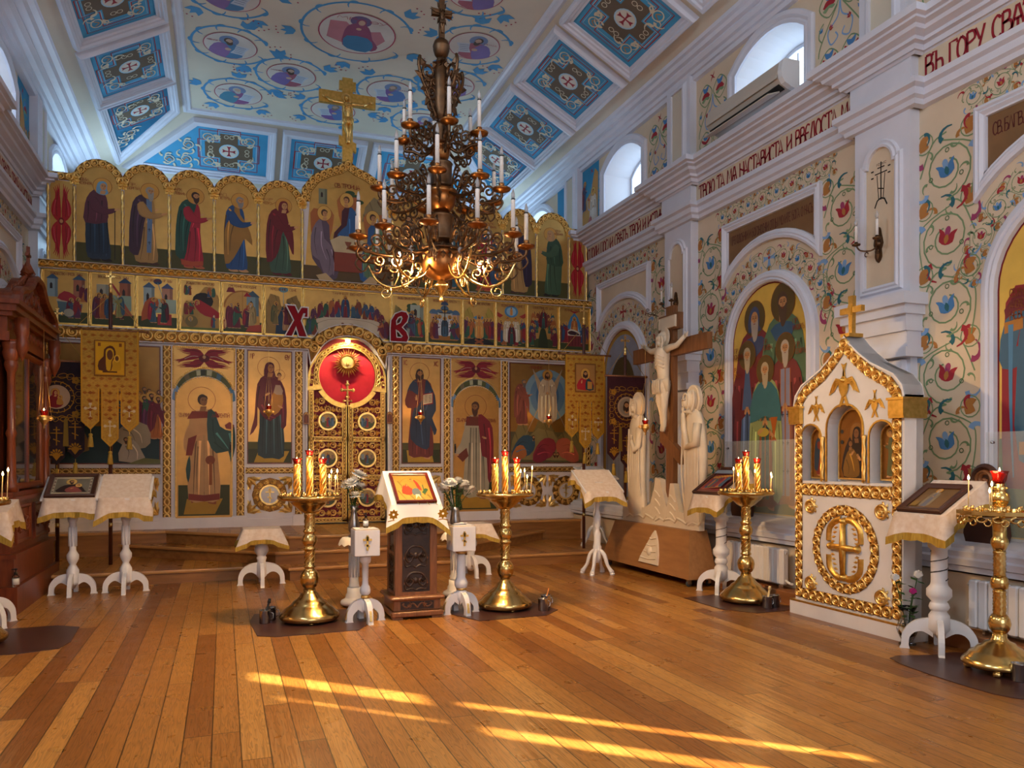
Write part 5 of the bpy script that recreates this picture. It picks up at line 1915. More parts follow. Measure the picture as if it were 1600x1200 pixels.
  band = arcp(c, 2.2, .40, 178, 2, 20, .44) + arcp(c, 2.2, .365, 0, 180, 20, .35)[0:]
  p.poly(band, '#54582a')
  p.poly(arcp(c, 2.2, .41, 178, 150, 6, .45) + arcp(c, 2.2, .365, 150, 178, 6, .35), '#7a9cc0')
  p.poly(arcp(c, 2.2, .41, 30, 2, 6, .45) + arcp(c, 2.2, .365, 2, 30, 6, .35), '#4a7a9a')
  for an, cl in ((100, '#b8b890'), (80, '#b8b890'), (92, '#3a3a24'), (125, '#7a6a4a'), (60, '#4a6a7a')):
   p.poly(arcp(c, 2.2, .40, an + 5, an - 5, 3, .435) + arcp(c, 2.2, .365, an - 5, an + 5, 3, .36), cl)
  q.build('painted_arch_band', ic)
  # the door leaf
  dl = [(c - .36, .60), (c + .36, .60)] + arcp(c, 2.2, .36, 0, 180, 18, .335)
  dm = MB('leafgold', TI)
  dm.prism(dl, 0, .02, 'leafgold', '#c08c46')
  p = Pa(dm, 'paint', .0205)
  p.rect(c - .33, .63, .66, .42, '#3a3a12')
  if sg < 0:
   p.poly([(c - .26, .65), (c - .22, .86), (c + .24, .86), (c + .14, .65)], '#a87c1c')
   saint(p, c, .80, 1.56, dict(r='#b88a58', c=None, pose='front', nohead=1, noarms=1, hem='#7a2c1c', feet='#8a4a24'))
   p.push(c, .80, 1.56)
   p.poly([(-.12, .7), (-.17, .55), (-.15, .45), (-.08, .5), (-.06, .62)], '#b88a58', 2)
   p.poly([(-.13, .57), (-.06, .60), (-.10, .42), (-.15, .42)], '#7a2c1c', 1)
   p.poly([(-.12, .42), (-.15, .3), (-.13, .18), (-.11, .3)], '#24423e', 2)
   p.poly([(-.1, .81), (.1, .81), (.13, .76), (-.14, .74)], '#7a2c1c', 1)
   p.poly([(.03, .82), (.09, .8), (.13, .68), (.22, .64), (.25, .68), (.26, .5), (.22, .36), (.2, .46), (.1, .44), (.03, .56)], '#24423e', 2)
   folds(p, [[(.07, .74), (.08, .6), (.12, .48)], [(.1, .62), (.16, .54), (.2, .48)], [(.08, .54), (.15, .48), (.2, .46)], [(.21, .62), (.23, .5), (.22, .4)]], '#2f5a54')
   folds(p, [[(-.05, .5), (-.06, .3), (-.06, .1)], [(.0, .6), (.0, .35), (.0, .1)]], '#c89a64', hi=.7)
   hand(p, -.04, .60, .03, .4)
   p.poly([(.18, .66), (.24, .65), (.25, .69), (.21, .72), (.17, .69)], '#7a3028')
   p.ell(.05, .38, .04, .04, '#7a3a1c')
   p.rect(.04, .16, .025, .2, '#8a4a1c')
   p.pop()
   head(p, c - .02, 2.205, .15, 'hair', '#3f2a16', None, 1, skin='#8a5e34')
   p.ring(c - .03, 2.22, .175, .006, '#7a3a1c')
   p.text('СВ.АРХИД', c - .32, 1.98, .13, .055, '#7a2418')
   p.text('ЛАВРЕНТІЙ', c + .1, 1.98, .22, .055, '#7a2418')
  else:
   p.poly([(c - .22, .65), (c - .26, .86), (c + .2, .86), (c + .24, .65)], '#a87c1c')
   saint(p, c, .80, 1.56, dict(r='#a89c80', c=None, pose='front', nohead=1, noarms=1, feet='#8a5a30'))
   p.push(c, .80, 1.56)
   folds(p, [[(k * .028, .7), (k * .032, .4), (k * .036, .05)] for k in (-2, -1, 0, 1, 2)], '#a89c80', hi=.7)
   p.poly([(-.1, .81), (.08, .81), (.08, .72), (-.11, .72)], '#6a2c1c', 1)
   p.poly([(-.11, .72), (-.16, .55), (-.22, .46), (-.2, .42), (-.1, .5), (-.07, .6)], '#a89c80', 2)
   p.poly([(-.2, .42), (-.1, .5), (-.08, .42), (-.14, .36)], '#6a2c1c', 1)
   p.poly([(.02, .83), (.1, .8), (.17, .7), (.18, .4), (.15, .16), (.12, .2), (.11, .4), (.06, .42), (.04, .6)], '#7a1c24', 2)
   folds(p, [[(.08, .74), (.1, .55), (.1, .42)], [(.13, .7), (.15, .5), (.14, .25)]], '#8a242c')
   hand(p, -.2, .43, .035, 3.3)
   hand(p, .09, .6, .03, 2.8)
   p.pop()
   head(p, c - .01, 2.205, .15, 'beard', '#4a2c18', None, -1, skin='#8a5e34')
   p.ring(c - .01, 2.22, .175, .006, '#7a3a1c')
   p.text('СВ.АРХИД', c - .32, 1.98, .2, .055, '#7a2418')
   p.text('СТЕФАНЪ', c + .18, 1.98, .13, .055, '#7a2418')
  dr = dm.build('side_door', ic, 'arched side door painted with a young deacon in a pale robe' if sg < 0 else 'arched side door painted with a deacon in red and white')
  q = MB('gold', TI)
  rope_path(q, [(c - .36, .62), (c - .36, 2.2)] + arcp(c, 2.2, .36, 170, 10, 14, .335) + [(c + .36, 2.2), (c + .36, .62)], .011, .02)
  q.build('twisted_cord', dr)
  q = MB('black', TI)
  hx0 = c + (.34 if sg < 0 else -.34)
  q.box(hx0 - .012, hx0 + .012, 1.5, 1.64, .02, .03)
  q.tube([(hx0, 1.52, .03), (hx0, 1.54, .06), (hx0, 1.6, .06), (hx0, 1.62, .03)], .007)
  q.build('door_handle', dr)

 # royal doors
 q = MB('dark_red', TI)
 q.prism([(-.58, .47), (.58, .47), (.58, 2.95), (.47, 2.97)] + arcp(0, 2.83, .45, 20, 160, 12, .38) + [(-.47, 2.97), (-.58, 2.95)], -.20, -.18, 'dark_red')
 q.build('curtain', ic, 'deep red curtain behind the royal doors')
 q = MB('red_cloth', TI)
 q.prism(arcp(0, 2.63, .42, 0, 350, 35), -.15, -.14)
 q.build('curtain', ic, 'bright red round of curtain above the royal doors')
 R_, zc = .40, 2.63
 q = MB('gold', TI)
 outer = [(-.57, 2.42), (-.565, 2.62)] + arcp(0, 2.60, .56, 172, 8, 18, .5) + [(.565, 2.62), (.57, 2.42)]
 inner = arcp(0, zc, R_ + .01, -32, 212, 26)
 q.prism(outer[::-1] + [(-.57, 2.40), (-.42, 2.40)][:1] + [(-.36, 2.42)] + inner[::-1] + [(.36, 2.42), (.57, 2.40)], -.08, -.03, 'gilt')
 carve_line(q, arcp(0, zc, .46, -18, 198, 26), .07, 'braid', -.03)
 for sg in (1, -1):
  tri = [(sg * .50, 2.46), (sg * .545, 2.46), (sg * .52, 2.72), (sg * .47, 2.82)]
  q.prism(tri if sg > 0 else tri[::-1], None, -.028, 'dark_red')
  carve_unit(q, 'scroll', sg * .515, 2.53, 0, .07, -.028)
  carve_unit(q, 'leaf', sg * .51, 2.63, PI / 2, .06, -.028)
 q.build('royal_door_crown', ic, 'gilt round arch over the royal doors')
 # dove in glory hanging in the round, with a cross below
 q = MB('gold', TI)
 for k in range(30):
  a = k * PI / 15
  l = .2 if k % 2 else .165
  q.leaf(.09 * math.cos(a), 2.83 + .09 * math.sin(a), a, l - .06, .022, .012, -.06)
 q.prism(arcp(0, 2.83, .115, 0, 350, 27), -.075, -.05)
 q.mould(arcp(0, 2.83, .1, 0, 350, 27), [(-.015, -.05), (0, -.03), (.015, -.05)], closed=True)
 for sg in (1, -1):
  w_ = [(0, 2.80), (sg * .03, 2.84), (sg * .085, 2.87), (sg * .07, 2.82), (sg * .04, 2.785)]
  q.prism(w_ if sg > 0 else w_[::-1], -.05, -.035)
 q.dome(0, 2.80, .025, .03, -.05, ry=.04)
 q.build('dove_sunburst', ic, 'gilt dove in a ring of sun rays')
 q = MB('gold', TI)
 for y, s_ in ((2.42, .2), (2.26, .13)):
  for k in range(4):
   a = k * PI / 2
   l = s_ * (.5 if k != 3 else .62)
   q.ridge([(0, y), (l * .7 * math.cos(a), y + l * .7 * math.sin(a))], s_ * .16, .02, -.05)
   for d in (-.6, 0, .6):
    q.dome(l * .8 * math.cos(a) + .05 * s_ * 2 * math.cos(a + d * 2) * .6, y + l * .8 * math.sin(a) + .05 * s_ * 2 * math.sin(a + d * 2) * .6, s_ * .1, .02, -.05, n=6)
 q.prism([(-.012, 2.2), (.012, 2.2), (.012, 2.56), (-.012, 2.56)], -.06, -.045)
 q.build('door_cross', ic)
 for sg in (-1, 1):
  a, b = sorted((sg * .012, sg * .555))
  q = MB('gold', TI)
  cut = arcp(0, zc, R_ + .03, 270 + sg * 3, 270 + sg * 62, 12)
  lp = [(sg * .012, .50), (sg * .555, .50), (sg * .555, 2.40)] + cut[::-1]
  if sg < 0:
   lp = lp[::-1]
  q.prism(lp, -.085, -.07, 'dark_red')
  for zb in (.52, 1.14, 1.70):
   q.box(a, b, zb - .035, zb + .035, -.08, -.035, 'gilt')
  for uu in (sg * .045, sg * .52):
   zt = 2.40 if abs(uu) > .3 else 2.2
   q.box(uu - .034, uu + .034, .49, zt, -.08, -.035, 'gilt')
  q.mould(arcp(0, zc, R_ + .045, 270 + sg * 5, 270 + sg * 60, 12), [(-.035, -.08), (-.035, -.03), (.035, -.03), (.035, -.08)], 'gilt', flip=1)
  carve_line(q, [(sg * .52, .52), (sg * .52, 2.38)], .05, 'braid', -.035)
  carve_line(q, [(sg * .045, .52), (sg * .045, 2.18)], .05, 'braid', -.035)
  for zb in (.52, 1.14, 1.70):
   carve_line(q, [(a + .07, zb), (b - .07, zb)], .05, 'braid', -.035)
  # scrollwork
  rr = random.Random(9)
  for zz0, zz1 in ((.57, 1.1), (1.18, 1.66), (1.74, 2.3)):
   for i in range(5):
    for j in range(5):
     u = sg * (.12 + .082 * i)
     z = zz0 + .05 + (zz1 - zz0 - .1) * j / 4
     if math.hypot(u - sg * .285, z - (zz0 + zz1) / 2 + (.05 if zz0 > 1.7 else 0)) < .15 or math.hypot(u, z - zc) < R_ + .1:
      continue
     carve_unit(q, 'scroll' if (i + j) % 2 else 'leaf', u, z, (j % 4) * PI / 2 + (0 if sg > 0 else PI), .10, -.07)
  dr = q.build('royal_door', ic, 'gilt openwork royal door leaf over dark red')
  for kk, z in enumerate((.84, 1.42, 1.96)):
   q = MB('gold', TI)
   c = sg * .285
   q.prism(arcp(c, z, .125, 0, 345, 23), -.07, -.035, 'paint', '#a88a58')
   q.mould(arcp(c, z, .125, 0, 345, 23), [(-.018, -.05), (-.012, -.025), (.012, -.025), (.018, -.05)], closed=True)
   p = Pa(q, 'paint', -.0345)
   p.poly(arcp(c, z, .108, 180, 360, 10), '#4a5030')
   p.rect(c - .085, z - .02, .04, .08, '#7a8a94')
   p.rect(c + .05, z - .02, .035, .07, '#8a6a54')
   saint(p, c - .0, z - .085, .17, dict(r=('#8a2028', '#35566a', '#8a2028')[kk], c=('#35566a', '#5a2a34', '#2c4a6c')[kk], head='beard' if kk < 2 else 'hair'), sg)
   if kk == 2:
    saint(p, c - sg * .055, z - .08, .16, dict(r='#35566a', c='#4a6a8a', head='hair'), sg)
   q.build('door_medallion', dr, 'round painted scene in a gilt ring')
 # lamp that lights the round, and the two little icons on the jambs
 q = MB('bulb_lit', TI)
 q.dome(0, 3.14, .035, .02, -.02, n=10)
 q.build('spotlight', ic)
 for sg, zz in ((-1, 1.9), (1, 1.93)):
  q = MB('wood_red', TI)
  c = sg * .60
  q.prism([(c - .04, zz), (c + .04, zz), (c + .04, zz + .14)] + arcp(c, zz + .14, .04, 0, 180, 6) + [(c - .04, zz + .14)], .05, .075)
  p = Pa(q, 'paint', .0755)
  p.poly([(c - .028, zz + .012), (c + .028, zz + .012), (c + .028, zz + .14)] + arcp(c, zz + .14, .028, 0, 180, 6), '#c89a44')
  saint(p, c, zz + .015, .16, dict(r='#7a3a20', c='#5a2a18', pose='front', head='beard', noarms=1))
  q.build('small_icon', ic, 'small arched icon fixed to the door jamb')
 light('royal_door_lamp', 'SPOT', (cx, 11.42, 3.16), 46, (1, .72, .36), aim=(cx, 11.72, 2.3), size=.03, spot_size=2.5, spot_blend=.6)

 # crucifix above and the two Easter letters on the cornice
 t = thing('gilded_crucifix', 'gilded crucifix rising from the peak of the icon screen', 'crucifix', (cx, 11.66, 5.77))
 TC = Fr((0, 0, -5.77), (1, 0, 0), (0, 0, 1))
 q = MB('gilt', TC)
 q.prism([(-.075, 5.77), (.075, 5.77), (.075, 7.0), (-.075, 7.0)], -.03, .03, back=True)
 q.prism([(-.41, 6.60), (.41, 6.60), (.41, 6.78), (-.41, 6.78)], -.032, .032, back=True)
 q.prism([(-.12, 6.83), (.12, 6.83), (.12, 6.95), (-.12, 6.95)], -.034, .034, back=True)
 q.prism([(-.125, 6.02), (.125, 5.92), (.125, 6.05), (-.125, 6.15)], -.034, .034, back=True)
 q.build('cross', t)
 q = MB('gold', TC)
 corpus(q, 0, 6.05, .70, .035)
 q.build('corpus', t)
 t = MB('red_enamel', Fr((0, 0, 0), (1, 0, 0), (0, 0, 1)))
 X = [(-.135, .0), (-.06, .0), (.0, .15), (.045, .0), (.14, .0), (.06, .22), (.1, .33), (.135, .33), (.12, .28), (.155, .28), (.155, .4), (.08, .4), (.03, .31), (-.02, .42), (-.12, .42), (-.02, .22)]
 bd = MB('white_paint', t.T)
 big = [(x * 1.12 + (.0), z * 1.0) for x, z in X]
 t.prism(smooth(X, 1), 0, .03, 'red_enamel')
 t.mould(X, [(-.005, 0), (-.005, .034), (-.02, .034), (-.02, 0)], 'white_paint', closed=True)
 o = t.build('easter_letter')
 o.location = (.965, 11.52, 3.155)
 tag(o, 'red letter X edged in white standing on the screen cornice', 'letter', 'Easter letters on the icon screen')
 t = MB('red_enamel', Fr((0, 0, 0), (1, 0, 0), (0, 0, 1)))
 Bo = [(-.13, 0), (.11, 0), (.13, .06), (.1, .14), (.03, .21), (.11, .3), (.13, .38), (.1, .43), (.03, .44), (-.06, .4), (-.12, .3), (-.13, .18)]
 h1 = [(-.05, .05), (.03, .05), (.05, .08), (-.01, .15), (-.06, .18)]
 h2 = [(-.05, .23), (.02, .27), (.05, .34), (.03, .38), (-.02, .36), (-.055, .3)]
 t.prism(Bo, 0, .03, 'red_enamel', holes=[h1, h2])
 for l in (Bo, h1[::-1], h2[::-1]):
  t.mould(l, [(-.004, 0), (-.004, .034), (-.016, .034), (-.016, 0)], 'white_paint', closed=True)
 o = t.build('easter_letter')
 o.location = (2.45, 11.52, 3.155)
 tag(o, 'red letter B edged in white standing on the screen cornice', 'letter', 'Easter letters on the icon screen')


def corpus(q, x, z0, h, z, relief=.5):
 """crucified figure in relief: feet at x, z0; h = feet to crown; local u, v, n"""
 k = h
 T0 = q.T
 q.T = T0 @ MX.Translation((x, z0, z)) @ MX.Scale(k, 4)
 # trunk, legs, arms as tapering tubes; head as a dome
 q.tube([(0, .40, .04), (.0, .52, .05), (-.01, .64, .06), (-.01, .76, .06), (-.015, .82, .05)], [.075, .075, .09, .10, .05], 10)
 q.tube([(-.04, .44, .04), (-.045, .28, .075), (-.01, .16, .06), (-.015, .02, .05), (-.02, -.04, .07)], [.062, .055, .04, .03, .022], 8)
 q.tube([(.04, .44, .04), (.05, .28, .075), (.03, .16, .06), (.02, .02, .05), (.02, -.04, .07)], [.062, .055, .04, .03, .022], 8)
 for sg in (1, -1):
  q.tube([(sg * .06, .78, .05), (sg * .14, .795, .05), (sg * .29, .80, .05), (sg * .46, .87, .05)], [.045, .036, .03, .022], 8)
  for f in range(4):
   q.tube([(sg * .46, .87, .05), (sg * (.52 + .004 * f), .885 + .012 * (f - 1.5), .055)], [.012, .006], 5)
  q.tube([(sg * .46, .88, .05), (sg * .475, .915, .06)], [.009, .006], 5)
 q.tube([(-.02, .82, .05), (-.025, .86, .06)], [.035, .035], 8)
 for k in range(4):
  for sg in (1, -1):
   q.tube(smooth([(-.01, .74 - .035 * k, .15 - .004 * k), (-.01 + sg * .05, .725 - .035 * k, .14), (-.01 + sg * .085, .70 - .035 * k, .09)], 3, False), .009, 5)
 q.tube([(-.01, .76, .15), (-.005, .56, .135)], .007, 5)
 q.tube(smooth([(-.085, .93, .09), (-.10, .86, .085), (-.075, .80, .10)], 3, False), .016, 5)
 q.tube(smooth([(.02, .93, .09), (.035, .86, .085), (.03, .80, .10)], 3, False), .016, 5)
 q.dome(-.04, .855, .03, .05, .075, ry=.035, n=8)
 q.tube([(-.038, .92, .118), (-.042, .885, .132)], .008, 5)
 for k in range(5):
  q.tube(smooth([(-.08 + .035 * k, .48, .15), (-.075 + .035 * k, .42, .165), (-.085 + .04 * k, .34, .15)], 3, False), .01, 5)
 q.dome(-.035, .905, .055, .09, .03, ry=.068, n=12)
 q.dome(-.035, .92, .062, .07, .025, ry=.062, n=12)
 q.prism(arcp(-.035, .92, .10, 0, 345, 23), .0, .022)
 # loin cloth
 q.tube([(-.085, .36, .05), (-.08, .45, .06), (0, .46, .09), (.08, .46, .06), (.085, .36, .05)], [.03, .045, .045, .045, .03], 8)
 q.tube([(0, .48, .05), (.0, .40, .06), (.0, .34, .07)], [.09, .092, .085], 10)
 q.T = T0


iconostasis()
# ---------------------------------------------------------------- things on and along the south wall
AM = [(0, 0), (0, .05), (.02, .07), (.04, .06), (.055, .075), (.085, .07), (.10, .045), (.12, .04), (.13, 0)]


def arch_path(c, hw, z0, zs, n=20, rise=None):
 return [(c - hw, z0), (c - hw, zs)] + arcp(c, zs, hw, 180, 0, n, rise)[1:-1] + [(c + hw, zs), (c + hw, z0)]


def bay_frames(T, name, bays, su):
 m = MB('white', T)
 for y in bays:
  c = su * y
  a = math.degrees(math.acos(.82 / 1.10))
  path = [(c + .82, 4.18), (c - .82, 4.18)] + arcp(c, 2.70, 1.10, 180 - a, a, 14)
  m.mould(path, [(0, 0), (0, .045), (.025, .055), (.04, .04), (.055, .05), (.08, .03), (.095, .03), (.10, 0)], closed=True)
  m.mould(arch_path(c, .64, .79, 2.70), AM)
  m.prism([(x, z) for x, z in path], None, .002, 'plaster')
 m.build(name, kind='structure')


bay_frames(TRW, 'trim_8', BAYS[1:4], -1)
bay_frames(TLW, 'trim_9', BAYS[1:4], 1)


def inscription(y, text, label):
 c = -y
 a = math.degrees(math.acos(.72 / 1.20))
 path = [(c + .72, 4.08), (c - .72, 4.08)] + arcp(c, 2.70, 1.20, 180 - a, a, 14)
 m = MB('paint', MX.Translation((-XR, -y, -3.6)) @ TRW)
 m.prism(path, .003, .008, 'paint', '#7a5a38')
 p = Pa(m, 'paint', .0085)
 w_ = 1.36
 p.text(text, c - w_ / 2, 3.915, w_, .1, '#52180f')
 o = m.build('inscription_panel')
 o.location = (XR, y, 3.6)
 tag(o, label, 'inscription')


inscription(7.1, 'ПРЕПОДОБНІИ И БОГОНОСНІИ ОТЦЫ МОЛИТЕ БОГА О НАСЪ', 'brown lettered panel above the mural of five saints')
inscription(3.75, 'СВ.БЛГВ.КН.АЛЕКСАНДРЕ МОЛИ БОГА О НАСЪ', 'brown lettered panel at the right end of the wall')


def mural(y, bg, fn, label):
 c = -y
 m = MB('paint', MX.Translation((-XR, -y, -.8)) @ TRW)
 m.prism(arch_path(c, .64, .80, 2.70)[::-1], 0, .006, 'paint', bg)
 p = Pa(m, 'paint', .0065, .0001)
 p.line(arch_path(c, .635, .80, 2.70), .02, '#7a1018')
 fn(p, c)
 o = m.build('wall_mural')
 o.location = (XR, y, .8)
 tag(o, label, 'mural')


def five(p, c):
 p.rect(c - .63, .81, 1.26, .62, '#5a6236')
 hl = '#5f4d28'
 F = [(-.24, .95, 2.27, dict(r='#7a3c34', c='#7a3438', head='hood', hc='#46506e', pose='front', halo=hl)),
         (.24, .95, 2.38, dict(r='#62785e', c='#5f7a5a', head='elder', hc='#5a4432', pose='front', halo=hl)),
         (-.36, .9, 1.88, dict(r='#4a6084', c='#6e2c30', head='elder', hc='#b0a488', pose='front', halo=hl, noarms=0)),
         (.29, .9, 1.88, dict(r='#8a5a48', c='#7a3a36', head='elder', hc='#b8ac98', pose='front', halo=hl, stole='#8a8aa0')),
         (-.03, .86, 1.70, dict(r='#8a4a28', c='#98a468', head='elder', hc='#b0a080', pose='front', halo=hl, stole='#3a5a54', hem='#7a3c1c'))]
 for i, (dx, z0, h, o) in enumerate(F):
  o['face'] = .085 if i < 4 else .092
  o['wide'] = .98
  saint(p, c + dx, z0, h, o)
  if i < 2:
   p.poly([(c + dx - .2, z0 + .78 * h), (c + dx, z0 + .81 * h), (c + dx + .2, z0 + .78 * h), (c + dx, z0 + .70 * h)], '#46506e' if i == 0 else '#3f5e7a', 2)
   head(p, c + dx, z0 + .892 * h, .085 * h, o['head'], o['hc'], None, 0)
 dx, z0, h = -.03, .86, 1.70
 p.poly([(c + dx - .26, z0 + .56 * h), (c + dx - .2, z0 + .76 * h), (c + dx, z0 + .83 * h), (c + dx + .2, z0 + .76 * h), (c + dx + .26, z0 + .56 * h), (c + dx, z0 + .6 * h)], '#3f6f74', 2)
 head(p, c + dx, z0 + .892 * h, .092 * h, 'elder', '#b0a080', None, 0)
 p.poly([(c + .06, 1.86), (c + .18, 1.86), (c + .15, 1.75), (c + .13, 1.65), (c + .17, 1.60), (c + .07, 1.60), (c + .11, 1.65), (c + .09, 1.75)], '#a8581c')
 p.ell(c - .06, 1.70, .10, .05, '#b8a040')
 hand(p, c + .09, 1.67, .06, 2.4)
 hand(p, c - .12, 1.70, .06, .5)
 for x, z, t, w_ in ((-.58, 2.56, 'ПР.ІОАННЪ', .16), (-.60, 2.34, 'ПР.ЛУКА', .13), (-.05, 2.60, 'ПР.САВВА', .14), (.42, 2.75, 'ПР.НИКОДИМЪ', .17), (.46, 2.5, 'ПР.СЕРАФИМЪ', .15)):
  p.text(t.split('.')[0] + '.', c + x, z + .07, w_ * .5, .05, '#8a3a1c')
  p.text(t.split('.')[1], c + x, z, w_, .055, '#8a3a1c')


def prince(p, c):
 p.rect(c - .63, .81, 1.26, .75, '#6a703a')
 p.push(c - .10, .92, 2.15)
 p.poly([(-.17, .12), (-.22, .14), (-.235, .3), (-.22, .78), (-.12, .83), (.1, .83), (.22, .75), (.235, .2), (.15, .1)], '#8a1c2c', 2)
 p.poly([(-.17, .22), (-.18, .5), (-.15, .76), (-.05, .82), (.05, .82), (.15, .76), (.16, .2), (0, .18)], '#33607c', 2)
 p.rect(-.17, .24, .33, .045, '#a8702c')
 p.rect(-.15, .50, .3, .03, '#a8702c')
 p.poly([(-.12, .24), (-.1, .03), (-.03, .03), (-.02, .24)], '#8a2a2c')
 p.poly([(.12, .24), (.1, .03), (.03, .03), (.02, .24)], '#8a2a2c')
 p.poly([(-.22, .72), (-.19, .8), (-.08, .84), (.08, .84), (.19, .8), (.22, .72), (0, .76)], '#6a1828', 2)
 for sg in (1, -1):
  p.poly([(sg * .15, .74), (sg * .22, .72), (sg * .245, .58), (sg * .2, .54), (sg * .08, .6), (sg * .09, .64), (sg * .18, .62)], '#33607c', 2)
  p.poly([(sg * .155, .72), (sg * .225, .71), (sg * .225, .67), (sg * .155, .68)], '#a8702c')
  hand(p, sg * .07, .62, .03, PI / 2)
 folds(p, [[(-.12, .7), (-.13, .5), (-.13, .26)], [(-.05, .7), (-.06, .5), (-.06, .24)], [(.06, .7), (.06, .5), (.06, .24)], [(-.2, .7), (-.2, .4), (-.19, .16)]], '#2c5470')
 p.pop()
 head(p, c - .10, 2.82, .165, 'beard', '#4a2c18', '#4a4420', 0)
 for k, t in enumerate(('НЕВСКІЙ', 'АЛЕКСАНДРЪ', 'СВ.КН.')):
  p.text(t, c - .54, 2.46 + .085 * k, (.2, .24, .12)[k], .065, '#7a3a14')


def holyface(p, c):
 p.poly(arch_path(c, .55, .85, 2.72), '#8f96a6')
 for k in range(9):
  p.line([(c - .5 + .125 * k, .9), (c - .48 + .12 * k, 3.0 - .04 * (k - 4) ** 2)], .012, '#6a7286')
 p.ell(c - .02, 2.32, .42, .62, '#4f4020', 30)
 p.ell(c + .02, 2.28, .21, .36, '#6a4a28', 24)
 p.ell(c + .03, 2.28, .14, .27, '#a88458', 24)
 head(p, c + .03, 2.28, .26, 'long', '#4a3018', None, 0)


mural(7.1, '#deb650', five, 'arched mural of five haloed monks on a yellow ground')
mural(3.75, '#deb650', prince, 'arched mural of a prince in blue tunic and red cape')
mural(10.45, '#a8863a', holyface, 'arched mural of a face on an oval disc, behind the carved crucifix')
for y, lb in ((7.1, 'clear glass sheet over the foot of the five saints mural'), (3.75, 'clear glass sheet over the foot of the prince mural')):
 m = MB('sheet_glass')
 m.box(-.006, 0, -.66, .66, 0, .82)
 for sy in (-.6, .6):
  m.T = MX.Translation((0, sy, .74)) @ MX.Rotation(-PI / 2, 4, 'Y')
  m.lathe([(.012, 0), (.012, .02), (.006, .026)], 8, 'steel')
  m.T = MX()
 o = m.build('glass_sheet')
 o.location = (XR - .10, y, .79)
 tag(o, lb, 'glass')

# eight-pointed cross drawn on the near pilaster
m = MB('paintw', TRW)
p = Pa(m, 'paintw', .1135)
c = -5.43
K = '#14100e'
p.line([(c, 3.72), (c, 4.06)], .012, K)
p.line([(c - .07, 3.96), (c + .07, 3.96)], .01, K)
p.line([(c - .04, 4.01), (c + .04, 4.01)], .01, K)
p.line([(c - .03, 3.83), (c + .03, 3.81)], .009, K)
p.line([(c - .045, 3.95), (c - .025, 3.72)], .007, K)
p.line([(c + .045, 3.95), (c + .025, 3.72)], .007, K)
p.line([(c - .07, 3.66), (c - .04, 3.72), (c, 3.735), (c + .04, 3.72), (c + .07, 3.66)], .014, K)
for x, z in ((-.1, 3.99), (.09, 3.99), (-.1, 3.93), (.09, 3.93)):
 p.rect(c + x - .012, z, .03, .012, K)
p.text('ІС ХС', c - .055, 4.03, .11, .02, K)
m.build('painted_cross', bpy.data.objects['wall_right'])

# wall sconces
def sconce(y, z, label):
 t = thing('wall_sconce', label, 'wall lamp', (XR - .11, y, z))
 TS = Fr((0, 0, 0), (0, -1, 0), (0, 0, 1))
 q = MB('bronze', TS)
 q.prism(smooth([(0, -.17), (.035, -.12), (.03, -.05), (.05, 0), (.03, .08), (.02, .13), (0, .15), (-.02, .13), (-.03, .08), (-.05, 0), (-.03, -.05), (-.035, -.12)], 2), 0, .02)
 q.dome(0, 0, .03, .03, .02)
 q.leaf(0, .03, PI / 2, .1, .04, .02, .02)
 q.leaf(0, -.05, -PI / 2, .1, .04, .02, .02)
 q.build('back_plate', t)
 for sg in (1, -1):
  q = MB('bronze', TS)
  q.tube(smooth([(0, -.02, .02), (sg * .03, -.06, .07), (sg * .09, -.05, .13), (sg * .12, .0, .15)], 4, False), .007)
  q.tube([(sg * .06 + .02 * math.cos(k * .7), -.09 + .02 * math.sin(k * .7), .09) for k in range(8)], .005)
  a = q.build('arm', t)
  X, Y, Z = TS @ V((sg * .12, 0, .15))
  q = MB('bronze', Tr(X, Y, Z))
  q.lathe([(.006, -.01), (.035, 0), (.038, .012), (.016, .014), (.016, .03)], 12)
  q.build('drip_pan', a)
  q = MB('candle_white', Tr(X, Y, Z + .03))
  q.lathe([(.013, 0), (.013, .14), (.009, .145)], 10)
  q.build('candle', a)
  q = MB('bulb', Tr(X, Y, Z + .175))
  q.lathe([(.007, 0), (.016, .02), (.015, .04), (.004, .075), (0, .08)], 10)
  q.build('bulb', a)
 return t


sconce(8.80, 3.42, 'two-candle bronze wall lamp above the carved crucifix')
sconce(5.45, 3.33, 'two-candle bronze wall lamp on the pilaster under the drawn cross')


def radiator(y0, n, label):
 t = thing('radiator', label, 'radiator', (5.25, y0, .115))
 for k in range(n):
  q = MB('white_paint')
  q.bbox(-.085, -.015, -.078 * k - .074, -.078 * k, .045, .40, .012)
  q.build('radiator_section', t)
 q = MB('white_paint')
 for z in (.09, .36):
  q.tube([(-.05, .02, z), (-.05, -.078 * n, z)], .014, 8)
 q.tube([(-.05, -.078 * n, .09), (-.05, -.078 * n - .05, .07), (-.03, -.078 * n - .08, .06)], .014, 8)
 q.build('pipe', t)
 for yy in (-.12, -.078 * (n - 1)):
  q = MB('steel')
  q.box(-.07, -.03, yy - .01, yy + .01, 0, .05)
  q.build('bracket', t)


radiator(7.25, 12, 'white sectional radiator under the five saints mural')
radiator(4.28, 9, 'white sectional radiator behind the near brass candle stand')

